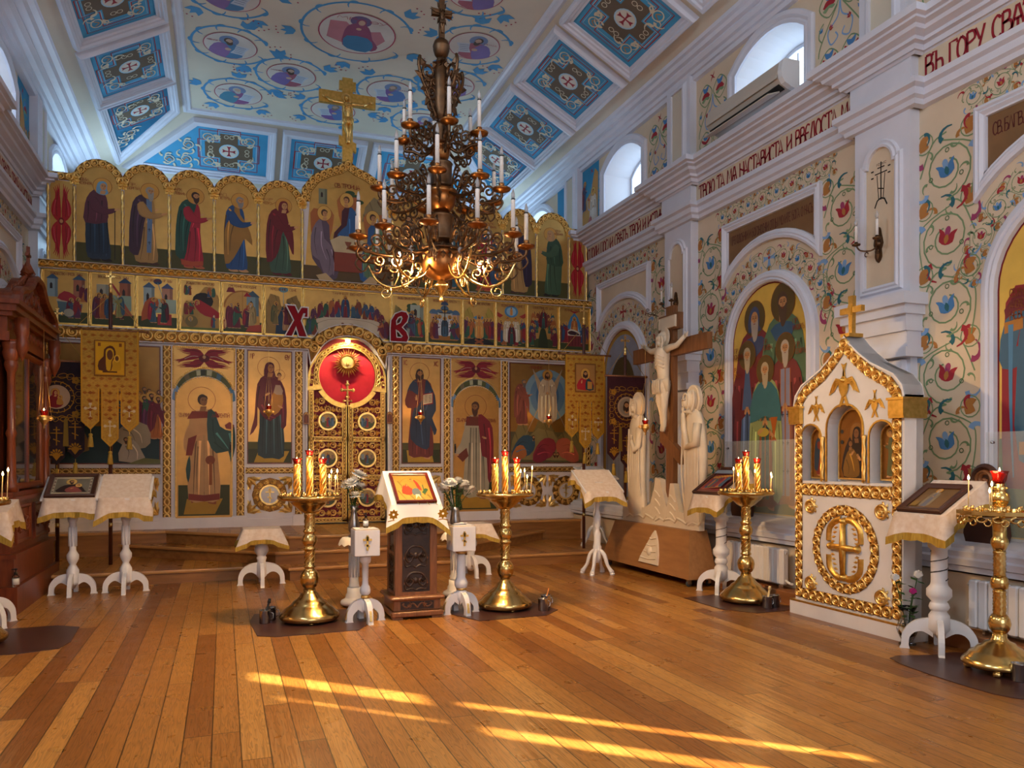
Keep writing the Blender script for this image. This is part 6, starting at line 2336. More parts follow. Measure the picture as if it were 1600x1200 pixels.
# air conditioner on the ledge before the second window
t = thing('air_conditioner', 'beige wall air conditioner with open flap below the bright window', 'air conditioner', (5.50, 7.13, 5.15))
q = MB('ac_plastic')
prof = [(-.02, .03), (-.02, .29), (-.19, .29), (-.225, .27), (-.245, .17), (-.235, .10), (-.20, .05), (-.12, .015), (-.05, 0.0)]
T0 = MX(((0, 0, -1, 0), (1, 0, 0, 0), (0, -1, 0, 0), (0, 0, 0, 1)))
q.T = Fr((0, 0, 0), (1, 0, 0), (0, 0, 1)) @ MX.Identity(4)
q.prism(prof[::-1] if False else prof, -.62, .62, back=True)
q.build('housing', t)
q = MB('ac_white', q.T)
q.prism([(x * 1.005, z * 1.005) for x, z in prof], .62, .68, back=True)
q.build('end_cap', t)
q = MB('ac_plastic', q.T)
q.prism([(-.255, .10), (-.262, .10), (-.262, .13), (-.255, .13)], -.6, .62, back=True)
q.build('trim_strip', t)
q = MB('ac_plastic', q.T)
q.prism([(-.16, .004), (-.31, -.045), (-.312, -.035), (-.165, .018)], -.6, .55, back=True)
q.build('flap', t)
q = MB('black', q.T)
q.prism([(-.14, .02), (-.215, .058), (-.218, .05), (-.145, .012)], -.6, .6, back=True)
q.build('air_slot', t)

# ---------------------------------------------------------------- carved crucifix with two mourners
def golgotha():
 L0 = V((5.0, 8.3, 0))
 t = thing('carved_crucifix', 'large carved crucifix with two pale mourners on a wheeled wooden base', 'crucifix', tuple(L0))
 TG = MX.Translation(-L0) @ Fr((4.97, 0, 0), (0, -1, 0), (0, 0, 1))
 q = MB('wood_base', MX.Translation(-L0))
 b = [(4.74, 7.32), (5.11, 7.32), (5.11, 9.42), (4.74, 9.42)]
 u = [(4.84, 7.47), (5.07, 7.47), (5.07, 9.22), (4.84, 9.22)]
 q.add([(x, y, .09) for x, y in b] + [(x, y, .61) for x, y in u], [(3, 2, 1, 0), (4, 5, 6, 7), (0, 1, 5, 4), (1, 2, 6, 5), (2, 3, 7, 6), (3, 0, 4, 7)])
 q.build('base', t)
 for x, y in ((4.80, 7.42), (5.06, 7.42), (4.80, 9.3), (5.06, 9.3)):
  q = MB('caster', MX.Translation(-L0) @ MX.Translation((x, y, .035)) @ MX.Rotation(PI / 2, 4, 'X'))
  q.lathe([(.03, -.014), (.035, -.008), (.035, .008), (.03, .014)], 14)
  q.T = MX.Translation(-L0) @ MX.Translation((x, y, .06))
  q.box(-.02, .02, -.02, .02, -.03, .03, 'steel')
  q.build('caster', t)
 lean = MX.Translation(-L0) @ Fr((4.766, 0, .16), (0, -1, 0), (.19, 0, .98))
 q = MB('carved_lime', lean)
 mound = [(-8.42, 0), (-7.98, 0), (-8.0, .12), (-8.03, .2), (-8.06, .27), (-8.1, .33), (-8.16, .40), (-8.2, .36), (-8.26, .27), (-8.32, .18), (-8.38, .09)]
 q.prism(mound, .002, .035)
 for i in range(4):
  q.ridge([(-8.38 + .05 * i, .06 + .08 * i), (-8.2, .05 + .08 * i), (-8.03 - .02 * i, .07 + .08 * i)], .02, .012, .035)
 q.dome(-8.2, .15, .06, .03, .035)
 q.build('rock_applique', t, 'pale carved rock on the front of the base')
 # rocky ledge
 q = MB('carved_lime', TG)
 led = [(-9.16, .61), (-7.40, .61), (-7.40, .82), (-7.52, .80), (-7.62, .78), (-7.80, .80), (-7.88, .98), (-7.92, 1.12), (-8.0, 1.12), (-8.04, .92), (-8.08, .84), (-8.16, 1.0), (-8.22, 1.16), (-8.34, 1.18), (-8.38, 1.02), (-8.46, .86), (-8.6, .80), (-8.9, .82), (-9.16, .82)]
 q.prism(led, -.02, .05, back=True)
 for i in range(7):
  x = -9.05 + .24 * i
  q.ridge([(x, .66 + .03 * (i % 3)), (x + .1, .70), (x + .2, .67), (x + .26, .72)], .03, .014, .05)
 for x, z in ((-8.28, 1.02), (-7.94, .98)):
  for k in range(3):
   q.ridge([(x - .06, z - .1 * k), (x, z - .03 - .1 * k), (x + .06, z - .08 - .1 * k)], .02, .012, .05)
 q.build('rocky_ledge', t)
 # cross
 q = MB('wood_cross', TG)
 q.prism([(-8.17, .95), (-8.01, .95), (-8.01, 3.22), (-8.17, 3.22)], -.06, 0, back=True)
 q.prism([(-8.95, 2.62), (-7.30, 2.62), (-7.30, 2.80), (-8.95, 2.80)], -.055, .012, back=True)
 q.prism([(-8.32, 2.93), (-7.88, 2.93), (-7.88, 3.12), (-8.32, 3.12)], -.055, .01, back=True)
 q.prism([(-8.3, 1.62), (-7.86, 1.34), (-7.86, 1.50), (-8.3, 1.78)], -.055, .01, back=True)
 q.build('cross', t)
 q = MB('carved_lime', TG)
 q.prism([(-8.28, 2.955), (-7.92, 2.955), (-7.92, 3.095), (-8.28, 3.095)], .01, .03)
 q.mould([(-8.28, 2.955), (-7.92, 2.955), (-7.92, 3.095), (-8.28, 3.095)], [(0, .03), (.006, .036), (.012, .03)], closed=True)
 q.build('title_board', t)
 q = MB('carved_lime', TG)
 q.T = TG @ MX.Translation((-8.11, 0, 0)) @ MX.Scale(.85, 4, (1, 0, 0)) @ MX.Scale(.8, 4, (0, 0, 1))
 corpus(q, 0, 1.78, 1.17, .03)
 q.T = TG
 for k in range(5):
  q.ridge([(-8.15 + .02 * k, 2.30), (-8.16 + .025 * k, 2.22), (-8.17 + .03 * k, 2.14)], .018, .012, .13)
 q.build('corpus', t)
 # mourners: standing robed figures, thick carved boards rounded in relief
 for nm, c, z0, h, sg in (('mourning_woman', -8.84, .70, 1.56, 1), ('mourning_disciple', -7.58, .66, 1.58, -1)):
  q = MB('carved_lime', TG @ MX.Translation((c, z0, 0)) @ MX.Scale(h, 4) @ MX.Scale(sg, 4, (1, 0, 0)) @ MX.Scale(.86, 4, (1, 0, 0)) @ MX.Scale(.75, 4, (0, 0, 1)))
  body = [(-.13, 0), (.13, 0), (.125, .2), (.12, .45), (.125, .62), (.10, .74), (.055, .82), (-.05, .82), (-.11, .74), (-.135, .6), (-.14, .3)] if sg > 0 else [(-.12, 0), (.09, 0), (.10, .2), (.09, .4), (.13, .55), (.12, .68), (.06, .80), (-.04, .83), (-.12, .76), (-.17, .6), (-.17, .4), (-.14, .2)]
  sb = smooth(body, 3)
  cxx = sum(x for x, _ in sb) / len(sb)
  # rounded body: shrinking outlines towards the front
  N = len(sb)
  vs, fs = [], []
  for f, n in ((1, -.02), (1, .02), (.86, .045), (.6, .06), (.25, .066)):
   vs += [(cxx + (x - cxx) * f, .41 + (z - .41) * (1 - (1 - f) * .35), n) for x, z in sb]
  for k in range(4):
   fs += [(k * N + i, k * N + (i + 1) % N, (k + 1) * N + (i + 1) % N, (k + 1) * N + i) for i in range(N)]
  fs.append(tuple(range(4 * N, 5 * N)))
  fs.append(tuple(range(N - 1, -1, -1)))
  q.add(vs, fs, None, None, True)
  q.prism(arcp(.0, .895, .105, 0, 345, 23), -.02, .012, back=True)
  q.ridge(arcp(.0, .895, .092, 0, 345, 23), .01, .006, .012, closed=True)
  q.dome(.005 + .0, .885, .068, .075, .01, ry=.085, n=14)
  q.dome(.022, .872, .042, .09, .012, ry=.058, n=12)
  q.dome(.03, .868, .01, .104, .0, ry=.018, n=6)
  q.tube([(-.05, .80, .03), (0, .815, .06), (.055, .79, .04)], .022, 8)
  q.tube([(.022 + .046 * math.cos(a * PI / 8), .872 + .066 * math.sin(a * PI / 8), .075) for a in range(16)], .009, 5, closed=True)
  q.tube([(.0, .89, .098), (.018, .895, .105)], .006, 5)
  q.tube([(.03, .895, .105), (.05, .89, .094)], .006, 5)
  q.tube([(.018, .846, .10), (.04, .846, .098)], .005, 5)
  q.tube(smooth([(-.06, .95, .05), (-.075, .88, .055), (-.05, .81, .065)], 3, False), .012, 5)
  if sg > 0:
   for k in range(6):
    q.tube(smooth([(-.10 + .04 * k, .70 - .01 * k, .05), (-.10 + .042 * k, .4, .062), (-.115 + .045 * k, .02, .03)], 3, False), .009, 6)
   q.tube([(.1, .7, .05), (.11, .56, .07), (.06, .52, .08), (.0, .60, .085)], [.035, .035, .028, .022], 8)
   for f in range(4):
    q.tube([(0, .60, .085), (-.02 + .01 * f, .645, .088)], .008, 5)
  else:
   for k in range(6):
    q.tube(smooth([(-.13 + .045 * k, .66, .05), (-.14 + .048 * k, .36, .062), (-.10 + .034 * k, .02, .03)], 3, False), .009, 6)
   q.tube([(-.12, .72, .05), (-.13, .58, .075), (-.02, .56, .09), (.03, .70, .09), (.045, .80, .085)], [.04, .04, .032, .025, .02], 8)
   for f in range(4):
    q.tube([(.045, .80, .085), (.04 + .008 * f, .84, .082)], .009, 5)
  q.build(nm, t, 'pale carved woman standing left of the cross' if sg > 0 else 'pale carved man bowing his head at the right of the cross')


golgotha()


# ---------------------------------------------------------------- white and gilt icon shrine
def shrine():
 L0 = V((4.98, 5.22, 0))
 t = thing('icon_shrine', 'tall white and gilt icon shrine with three arched niches', 'shrine', tuple(L0))
 c = -5.22
 F0 = MX.Translation(-L0)
 TS = F0 @ Fr((4.90, 0, 0), (0, -1, 0), (0, 0, 1))
 q = MB('white_paint', TS)
 q.box(c - .655, c + .655, 0, .115, -.20, .02)
 q.box(c - .655, c + .655, .115, .13, -.20, .022, 'gilt')
 nich = [arch_path(c, .20, 1.21, 1.66, 14), arch_path(c - .40, .125, 1.21, 1.58, 10), arch_path(c + .40, .125, 1.21, 1.58, 10)]
 og = [(.62, 1.80), (.62, 1.90), (.60, 1.98), (.52, 2.07), (.40, 2.13), (.28, 2.19), (.16, 2.28), (.07, 2.36), (.0, 2.44)]
 body = [(c - .60, .13), (c + .60, .13)] + [(c + x, z) for x, z in og] + [(c - x, z) for x, z in og[::-1][1:]]
 q.prism(body, -.19, 0, holes=nich, back=True)
 q.prism(body, -.19, -.12)
 # roof of the gable running back
 q.mould([(c - x, z) for x, z in og] + [(c + x, z) for x, z in og[::-1][1:]], [(0, -.20), (.0, .012), (-.014, .012), (-.016, 0)], 'white_paint')
 q.build('cabinet', t)
 for sg in (1, -1):
  q = MB('gilt', TS)
  a, b = sorted((c + sg * .50, c + sg * .645))
  q.box(a, b, 1.74, 1.86, -.20, .045)
  q.box(a - .01, b + .01, 1.86, 1.88, -.20, .055)
  q.box(a, b, 1.72, 1.74, -.20, .04)
  q.build('capital', t)
 for sg in (1, -1):
  q = MB('gold', TS)
  carve_line(q, [(c + sg * .55, .16), (c + sg * .55, 1.72)], .088, 'scroll', .004, 'gold')
  q.build('carved_border', t)
 q = MB('gold', TS)
 carve_line(q, [(c - .5, 1.135), (c + .5, 1.135)], .105, 'scroll', .004)
 q.build('carved_border', t)
 q = MB('gold', TS)
 carve_line(q, [(c - .5, .20), (c + .5, .20)], .095, 'scroll', .004)
 q.build('carved_border', t)
 q = MB('gold', TS)
 path = [(c - x * .91, z - .065) for x, z in og[1:]] + [(c + x * .91, z - .065) for x, z in og[::-1][1:-1]]
 carve_line(q, path, .095, 'scroll', .006)
 q.build('carved_gable', t)
 # great ring with the winged cross
 q = MB('gold', TS)
 carve_line(q, arcp(c, .645, .33, 0, 350, 35, .33), .085, 'scroll', .004, closed=True)
 q.build('carved_ring', t)
 q = MB('gold', TS)
 for sx, sz in ((.40, .34), (.40, -.34), (-.40, .34), (-.40, -.34)):
  carve_unit(q, 'scroll', c + sx, .645 + sz, .4, .13, .004)
  for k in range(6):
   a = k * PI / 3
   q.leaf(c + sx, .645 + sz, a, .05, .03, .014, .006)
  q.build('carved_rosette', t)
  q = MB('gold', TS)
 q = MB('gilt', TS)
 q.tube([(c, .41, .02), (c, .645, .025), (c, .88, .02)], [.022, .03, .022], 10)
 q.tube([(c - .15, .66, .02), (c, .66, .025), (c + .15, .66, .02)], [.022, .03, .022], 10)
 for x, z in ((0, .41), (0, .88), (-.15, .66), (.15, .66), (0, .655)):
  q.dome(c + x, z, .035, .05, 0, n=12)
 for sg in (1, -1):
  for sv in (1, -1):
   pts = smooth([(c + sg * .03, .645 + sv * .25), (c + sg * .10, .645 + sv * .235), (c + sg * .17, .645 + sv * .17), (c + sg * .18, .645 + sv * .06)], 4, False)
   q.ridge(pts, .06, .022, 0)
   for k in range(5):
    q.leaf(c + sg * (.165 - .012 * k), .645 + sv * (.05 + .04 * k), PI / 2 * sv + sg * sv * 1.4, .06, .025, .015, 0)
 q.build('winged_cross', t)
 # six-winged gilt seraphs on the gable
 for dx, z, s_ in ((0, 2.03, .36), (-.33, 1.85, .22), (.33, 1.85, .22)):
  q = MB('gilt', TS @ MX.Translation((c + dx, z, .002)) @ MX.Scale(s_, 4))
  q.prism(smooth([(0, -.3), (.13, -.1), (.1, .1), (0, .2), (-.1, .1), (-.13, -.1)], 3), 0, .05)
  for sg in (1, -1):
   w_ = [(sg * .06, .12), (sg * .25, .17), (sg * .36, .02), (sg * .47, -.22), (sg * .36, -.16), (sg * .30, -.12), (sg * .2, .0), (sg * .1, .0)]
   q.prism(w_ if sg < 0 else w_[::-1], 0, .035)
   for k in range(3):
    q.ridge([(sg * .12, .08 - .03 * k), (sg * .25, .10 - .05 * k), (sg * (.42 - .05 * k), -.16)], .02, .02, .03)
   l_ = [(sg * -.05, -.2), (sg * .05, -.24), (sg * .16, -.52), (sg * .08, -.5)]
   q.prism(l_ if sg > 0 else l_[::-1], 0, .03)
   l_ = [(sg * -.04, .1), (sg * .05, .12), (sg * .02, .34), (sg * .08, .5), (sg * -.0, .46)]
   q.prism(l_ if sg > 0 else l_[::-1], 0, .03)
  q.dome(0, .1, .07, .09, .03, n=10)
  q.build('gilt_seraph', t)
 # niches: gilt rims, colonnettes, painted icons
 for i, (nn, w_) in enumerate(zip(nich, (.20, .125, .125))):
  q = MB('gilt', TS)
  q.mould(nn, [(0, 0), (0, .012), (.014, .012), (.014, 0)])
  q.build('niche_rim', t)
  cc = (c, c - .40, c + .40)[i]
  q = MB('leafgold', TS)
  zs = 1.66 if i == 0 else 1.58
  loop = arch_path(cc, w_ * .86, 1.23, zs, 14)[::-1]
  q.prism(loop, -.118, -.105, 'leafgold', '#8a5a24')
  q.mould(loop, [(0, -.105), (0, -.09), (.012, -.09), (.012, -.105)], 'gold', closed=True)
  p = Pa(q, 'paint', -.104)
  if i == 0:
   p.poly([(cc - .12, 1.25), (cc - .13, 1.42), (cc - .06, 1.58), (cc + .04, 1.66), (cc + .11, 1.56), (cc + .155, 1.4), (cc + .16, 1.25)], '#24120c', 2)
   p.poly([(cc - .12, 1.26), (cc - .11, 1.40), (cc - .04, 1.50), (cc + .03, 1.44), (cc + .06, 1.30), (cc + .02, 1.25)], '#7a5418', 2)
   folds(p, [[(cc - .09, 1.40), (cc - .06, 1.33), (cc - .07, 1.27)], [(cc - .05, 1.45), (cc - .02, 1.38), (cc, 1.30)]], '#8a6420', .012)
   head(p, cc + .03, 1.62, .085, 'veil', '#24120c', '#8a5c22', -1, skin='#7a5230')
   head(p, cc - .045, 1.535, .058, 'hair', '#3a2010', None, 1, skin='#8a5e36')
   hand(p, cc + .06, 1.41, .04, 2.2)
   hand(p, cc - .02, 1.45, .03, .8)
   for z in (1.64, 1.55):
    p.ell(cc - .135, z, .018, .018, '#2a2a28', 10)
  else:
   saint(p, cc, 1.26, .40, dict(r='#7a2a1c' if i == 1 else '#5a5a34', c='#24364a' if i == 1 else '#4a5a48', head='hair'), 1 if i == 1 else -1)
  q.build('icon', t, ('Mother of God with child under the middle arch', 'saint under a narrow arch of the shrine', 'saint under a narrow arch of the shrine')[i])
 for dx in (-.235, .235):
  q = MB('gold', TS)
  rope(q, c + dx, 1.22, 1.60, .015, .022)
  q.build('twisted_colonnette', t)
 q = MB('gilt', TS)
 q.box(c - .05, c + .05, 2.43, 2.46, -.15, 0)
 q.prism([(c - .018, 2.46), (c + .018, 2.46), (c + .025, 2.78), (c - .025, 2.78)], -.1, -.06, back=True)
 q.prism([(c - .12, 2.635), (c + .12, 2.635), (c + .12, 2.685), (c - .12, 2.685)], -.1, -.06, back=True)
 q.prism([(c - .018, 2.62), (c + .018, 2.62), (c + .018, 2.7), (c - .018, 2.7)], -.06, -.05)
 q.build('top_cross', t)


shrine()
# ---------------------------------------------------------------- furniture of the nave
def curved_leg(q, a, r0, r1, h, th=.035, mat='white_paint', T=MX(), top=None):
 """S-curved bracket foot leaving the column at angle a; a flat board with a foot"""
 top = top or h
 out = [(r0, h), (r0 + (r1 - r0) * .45, h * .92), (r1 * .8, h * .74), (r1 * .97, h * .45), (r1, .02), (r1 + .012, .0), (r1 - .058, 0), (r1 - .05, .02), (r1 - .055, h * .34), (r1 - .09, h * .52), (r0 + (r1 - r0) * .3, h * .56), (r0, h * .40)]
 sm = [out[0]] + smooth(out[:5], 3, False)[1:] + out[5:8] + smooth(out[7:], 3, False)[1:]
 T0 = q.T
 ca, sa = math.cos(a), math.sin(a)
 q.T = T0 @ T @ MX(((ca, 0, sa, 0), (sa, 0, -ca, 0), (0, 1, 0, 0), (0, 0, 0, 1)))
 q.prism(sm[::-1], -th / 2, th / 2, mat, back=True)
 q.T = T0


def drape(name, label, cat, loc, rz, w, d, zf, zb, drop, side, mat='cloth_cream', flare=.05, tail=.05, fringe=.045, group=None, corner=None, wav=.012):
 """cloth over a sloping top: half width w, half depth d, front/back heights; hangs by drop in front and side at the sides"""
 per, kinds = [], []
 A, B, Cc, D = (-w, -d, zf), (w, -d, zf), (w, d, zb), (-w, d, zb)
 for P, Q, k, nrm in ((A, B, drop, (0, -1)), (B, Cc, side, (1, 0)), (Cc, D, drop * .8, (0, 1)), (D, A, side, (-1, 0))):
  n = 10
  for i in range(n):
   t = i / n
   e = abs(2 * t - 1)
   per.append((V(P).lerp(V(Q), t), k + tail * e ** 4, V((*nrm, 0)), e))
 K = len(per)
 vs, fs = [], []
 rows = 5
 for r in range(rows + 1):
  f = r / rows
  for i, (pt, k, nrm, e) in enumerate(per):
   # at the corners the two flaps meet in a fold pointing outwards
   n2 = nrm + (per[i - 1][2] if e > .95 else V((0, 0, 0)))
   n2 = n2.normalized()
   wv = wav * math.sin(i * 1.9) * f
   of = (flare * (.12 + 1.0 * e ** 3)) * f + wv
   vs.append((pt.x + n2.x * of, pt.y + n2.y * of, pt.z + .004 - k * f * (1 if r else 1)))
 for r in range(rows):
  for i in range(K):
   j = (i + 1) % K
   fs.append((r * K + i, (r + 1) * K + i, (r + 1) * K + j, r * K + j))
 q = MB(mat)
 q.add(vs, fs, None, None, True)
 q.add(vs[:K], [tuple(range(K))])
 o = q.build(name)
 o.location = loc
 o.rotation_euler = (0, 0, rz)
 tag(o, label, cat, group)
 q = MB('fringe')
 b = vs[rows * K:]
 fv = [V(p) for p in b]
 lo = []
 for i, p in enumerate(fv):
  lo.append((p.x * 1.01, p.y * 1.01, p.z - fringe * (1 + .15 * math.sin(i * 2.3))))
 up = [(p.x * 1.004, p.y * 1.004, p.z + .012) for p in fv]
 q.add(up + lo, [(i, K + i, K + (i + 1) % K, (i + 1) % K) for i in range(K)])
 q.build('fringe', o)
 if corner:
  q = MB('paintw')
  sl = math.atan2(zb - zf, 2 * d)
  for fl in (-1, 1):
   fr = Fr((fl * w * .99, -d - flare * .6, zf - drop * .62), (1, -.2 * fl, 0), (0, -.25, 1))
   q.T = fr
   p = Pa(q, 'paintw', .012)
   for k in range(8):
    a = k * PI / 4
    p.poly([(x * math.cos(a) - y * math.sin(a), x * math.sin(a) + y * math.cos(a)) for x, y in ((.01, -.006), (.03, -.014), (.05, 0), (.03, .014), (.01, .006))], corner)
   p.line([(-.05, -.06), (0, -.05), (.05, -.06)], .008, corner)
  q.build('embroidery', o)
 return o


def frame_icon(name, label, loc, rz, tilt, w, h, fmat, fn, bg, group=None, fw=.028):
 """a framed icon lying on a slope; tilt rises towards local +y"""
 T = MX.Rotation(rz, 4, 'Z') @ MX.Rotation(tilt, 4, 'X')
 t = thing(name, label, 'framed icon', loc, 0, group)
 q = MB(fmat, T)
 pts = [(-w / 2, 0), (w / 2, 0), (w / 2, h), (-w / 2, h)]
 q.mould(pts, [(0, 0), (0, .026), (.008, .034), (fw * .5, .026), (fw, .02), (fw, 0)], closed=True)
 q.prism(pts, 0, .006)
 q.build('frame', t)
 q = MB('leafgold', T)
 i = fw
 q.prism([(-w / 2 + i, i), (w / 2 - i, i), (w / 2 - i, h - i), (-w / 2 + i, h - i)], .006, .012, 'leafgold', bg)
 p = Pa(q, 'paint', .0125)
 fn(p, w - 2 * i, h - 2 * i, i)
 q.build('icon', t)
 return t


def analoy(label, loc, rz, style=0, zf=1.0, zb=1.22, w=.26, d=.20, group=None, mat='white_paint'):
 """white reading stand on four bracket feet"""
 t = thing('reading_stand', label, 'stand', loc, rz, group)
 q = MB(mat)
 if style == 0:
  pr = [(.055, .10), (.06, .13), (.06, .25), (.045, .28), (.03, .31), (.04, .33), (.058, .37), (.058, .41), (.04, .44), (.032, .46), (.036, .62), (.034, .74), (.045, .76), (.05, .78), (.045, .80), (.03, .82), (.035, .90), (.032, zf - .03)]
  q.lathe([(.02, .06), (.05, .10)] + pr, 16)
  for k in range(8):
   a = k * PI / 4
   q.tube([(.037 * math.cos(a), .037 * math.sin(a), .5), (.037 * math.cos(a), .037 * math.sin(a), .7)], .006, 5)
 elif style == 1:
  pr = [(.02, .10), (.075, .16), (.07, .26), (.05, .29), (.06, .30), (.07, .32), (.06, .35), (.05, .36), (.085, .40), (.085, .45), (.06, .48), (.055, .50), (.055, .74), (.075, .76), (.078, .79), (.06, .81), (.055, .83), (.052, zf - .02)]
  q.lathe(pr, 18)
  for k in range(10):
   a = k * PI / 5
   q.tube([(.058 * math.cos(a), .058 * math.sin(a), .84), (.055 * math.cos(a), .055 * math.sin(a), zf - .03)], .007, 5)
  q.tube([(.058 * math.cos(k * .7), .058 * math.sin(k * .7), .52 + .0088 * k) for k in range(25)], .004, 4, 'black')
 else:
  pr = [(.03, .14), (.05, .2), (.052, .34), (.04, .36), (.045, .5), (.03, .53), (.024, .56), (.04, .6), (.045, .7), (.03, .76), (.022, .8), (.03, .84), (.034, zf - .02)]
  q.lathe(pr, 12)
 q.build('column', t)
 for k in range(4):
  q = MB(mat)
  a = k * PI / 2 + (PI / 4 if style else 0)
  if style == 2:
   P = [(.03, .30), (.09, .24), (.13, .12), (.19, .03)]
   q.tube([(r * math.cos(a), r * math.sin(a), z) for r, z in smooth(P, 4, False)], [.026] * 7 + [.024, .022, .022, .024, .028, .032], 8)
   q.T = MX.Translation((.19 * math.cos(a), .19 * math.sin(a), 0))
   q.lathe([(.03, 0), (.032, .02), (.026, .035)], 8)
  else:
   curved_leg(q, a, .04, .25 if style == 1 else .22, .24 if style == 1 else .22, .04)
  q.build('leg', t)
 q = MB(mat)
 sl = math.atan2(zb - zf, 2 * d)
 q.add([(-w, -d, zf - .02), (w, -d, zf - .02), (w, d, zb - .02), (-w, d, zb - .02), (-w, -d, zf), (w, -d, zf), (w, d, zb), (-w, d, zb)], [(0, 3, 2, 1), (4, 5, 6, 7), (0, 1, 5, 4), (1, 2, 6, 5), (2, 3, 7, 6), (3, 0, 4, 7)])
 q.box(-.05, .05, -.05, .05, zf - .04, (zf + zb) / 2 - .02)
 q.build('sloping_top', t)
 return t


def saintbust(hc='#3a2414', rc='#4a2038', cc='#24363c', vel=False, child=True, border='#b0a890'):
 def fn(p, w, h, y0):
  p.line([(-w / 2 + .02, y0 + .02), (w / 2 - .02, y0 + .02), (w / 2 - .02, y0 + h - .02), (-w / 2 + .02, y0 + h - .02)], .03, border, True)
  for k in range(5):
   for sx in (-1, 1):
    p.poly([(sx * (w / 2 - .03), y0 + .05 + k * h / 5.6), (sx * (w / 2 - .012), y0 + .04 + k * h / 5.6), (sx * (w / 2 - .014), y0 + .07 + k * h / 5.6)], '#5a2a3a')
  p.poly([(-w * .34, y0 + .04), (-w * .34, y0 + h * .3), (-w * .2, y0 + h * .5), (w * .05, y0 + h * .56), (w * .22, y0 + h * .45), (w * .34, y0 + h * .2), (w * .34, y0 + .04)], cc, 2)
  p.poly([(-w * .1, y0 + .04), (-w * .15, y0 + h * .3), (w * .05, y0 + h * .45), (w * .25, y0 + h * .2), (w * .25, y0 + .04)], rc, 2)
  head(p, -w * .04, y0 + h * .70, h * .16, 'veil' if vel else 'beard', hc, '#c8a860', 1)
  if child:
   head(p, w * .16, y0 + h * .48, h * .10, 'hair', '#4a2c18', '#c8a860', -1)
  hand(p, 0, y0 + h * .3, h * .06, .6)
 return fn


# --- the two white stands at the left, and the single one before the right end of the screen
analoy('white reading stand carrying the framed icon, nearer the dark carved case', (-1.47, 9.22, 0), 0)
drape('stand_cloth', 'cream brocade cloth under the leaning icon on the white stand', 'tablecloth', (-1.47, 9.22, 0), 0, .235, .2, 1.0, 1.24, .15, .12)
frame_icon('framed_icon', 'dark framed silver-bordered icon of a monk with a child', (-1.47, 9.03, 1.012), 0, math.atan2(.24, .4), .46, .42, 'frame_brown', saintbust('#3a2a20', '#8a4a44', '#2a1c1c'), '#8a8878', fw=.045)
analoy('bare-topped white reading stand right of the one with the icon', (-.97, 9.20, 0), 0)
drape('stand_cloth', 'cream brocade cloth on the stand without an icon, before the yellow banner', 'tablecloth', (-.97, 9.20, 0), 0, .235, .2, 1.0, 1.24, .16, .12, tail=.09)
analoy('thin-legged white stand before the right end of the icon screen', (4.28, 8.62, 0), .0, 2, 1.02, 1.27)
drape('stand_cloth', 'cream cloth with a gold cross on the thin-legged stand at the right', 'tablecloth', (4.28, 8.62, 0), 0, .24, .2, 1.02, 1.27, .08, .08, tail=.08)
analoy('second thin-legged white stand half hidden behind the carved crucifix', (5.02, 10.15, .15), .25, 2, .98, 1.15, group=None)
drape('stand_cloth', 'pale crumpled cloth on the stand half hidden by the carved crucifix', 'tablecloth', (5.02, 10.15, .15), .25, .17, .13, .98, 1.15, .10, .06, 'cloth_white', flare=.02, fringe=.02, wav=.004)

# --- stands along the south wall (they face the nave, so their low edge looks towards -x)
analoy('white turned stand with an icon between the carved crucifix and the middle brass stand', (4.94, 7.02, 0), -PI / 2, 1, 1.02, 1.30, .23, .2)
drape('stand_cloth', 'cream cloth on the turned stand beside the carved crucifix', 'tablecloth', (4.94, 7.02, 0), -PI / 2, .23, .2, 1.02, 1.30, .14, .12)


def manyfig(p, w, h, y0):
 p.rect(-w * .45, y0 + h * .1, w * .9, h * .8, '#8a3a3c')
 for k in range(7):
  saint(p, -w * .38 + k * w * .125, y0 + h * .15, h * .55, dict(r=CLS[k], c=CLS[(k + 3) % 8], head='hair'))
 p.rect(-w * .45, y0 + h * .72, w * .9, h * .15, '#7a8aa0')


frame_icon('framed_icon', 'brown framed icon in red and blue on the stand beside the carved crucifix', (4.75, 7.02, 1.032), -PI / 2, math.atan2(.28, .4), .48, .46, 'frame_brown', manyfig, '#7a4a44')
analoy('white turned stand wound with wire, between the shrine and the near brass stand', (4.92, 4.31, 0), -PI / 2, 1, 1.0, 1.24, .22, .2)
drape('stand_cloth', 'cream brocade cloth hanging from the stand right of the shrine', 'tablecloth', (4.92, 4.31, 0), -PI / 2, .22, .2, 1.0, 1.24, .15, .13)
frame_icon('framed_icon', 'brown framed icon of a standing bishop right of the shrine', (4.73, 4.32, 1.012), -PI / 2, math.atan2(.24, .4), .38, .36, 'frame_brown', lambda p, w, h, y0: (saint(p, -.02, y0 + .02, h * .9, dict(r='#6a6a74', c='#8a7a60', pose='front', head='elder', hc='#b0a898', face=.11)), p.rect(-w * .45, y0 + .02, w * .2, h * .25, '#8a6a30')), '#8a6a40', fw=.05)
for x, y, lb in ((5.46, 7.36, 'dark carved wooden chair back showing behind the icon near the crucifix'), (5.46, 4.36, 'dark carved wooden chair back between the shrine stand and the prince mural')):
 t = thing('chair_back', lb, 'chair', (5.46, y, .745), -PI / 2)
 q = MB('frame_brown', Fr((0, 0, 0), (1, 0, 0), (0, 0, 1)))
 q.prism(smooth([(-.16, 0), (.16, 0), (.16, .3), (.12, .5), (0, .62), (-.12, .5), (-.16, .3)], 3), -.02, .02, back=True)
 q.mould(arcp(0, .50, .1, 0, 345, 23), [(-.025, .02), (0, .045), (.025, .02)], closed=True)
 q.build('back_board', t)
 q = MB('wood_walnut', Fr((0, 0, 0), (1, 0, 0), (0, 0, 1)))
 carve_unit(q, 'scroll', 0, .50, 0, .16, .02, 'wood_walnut')
 q.build('carving', t)


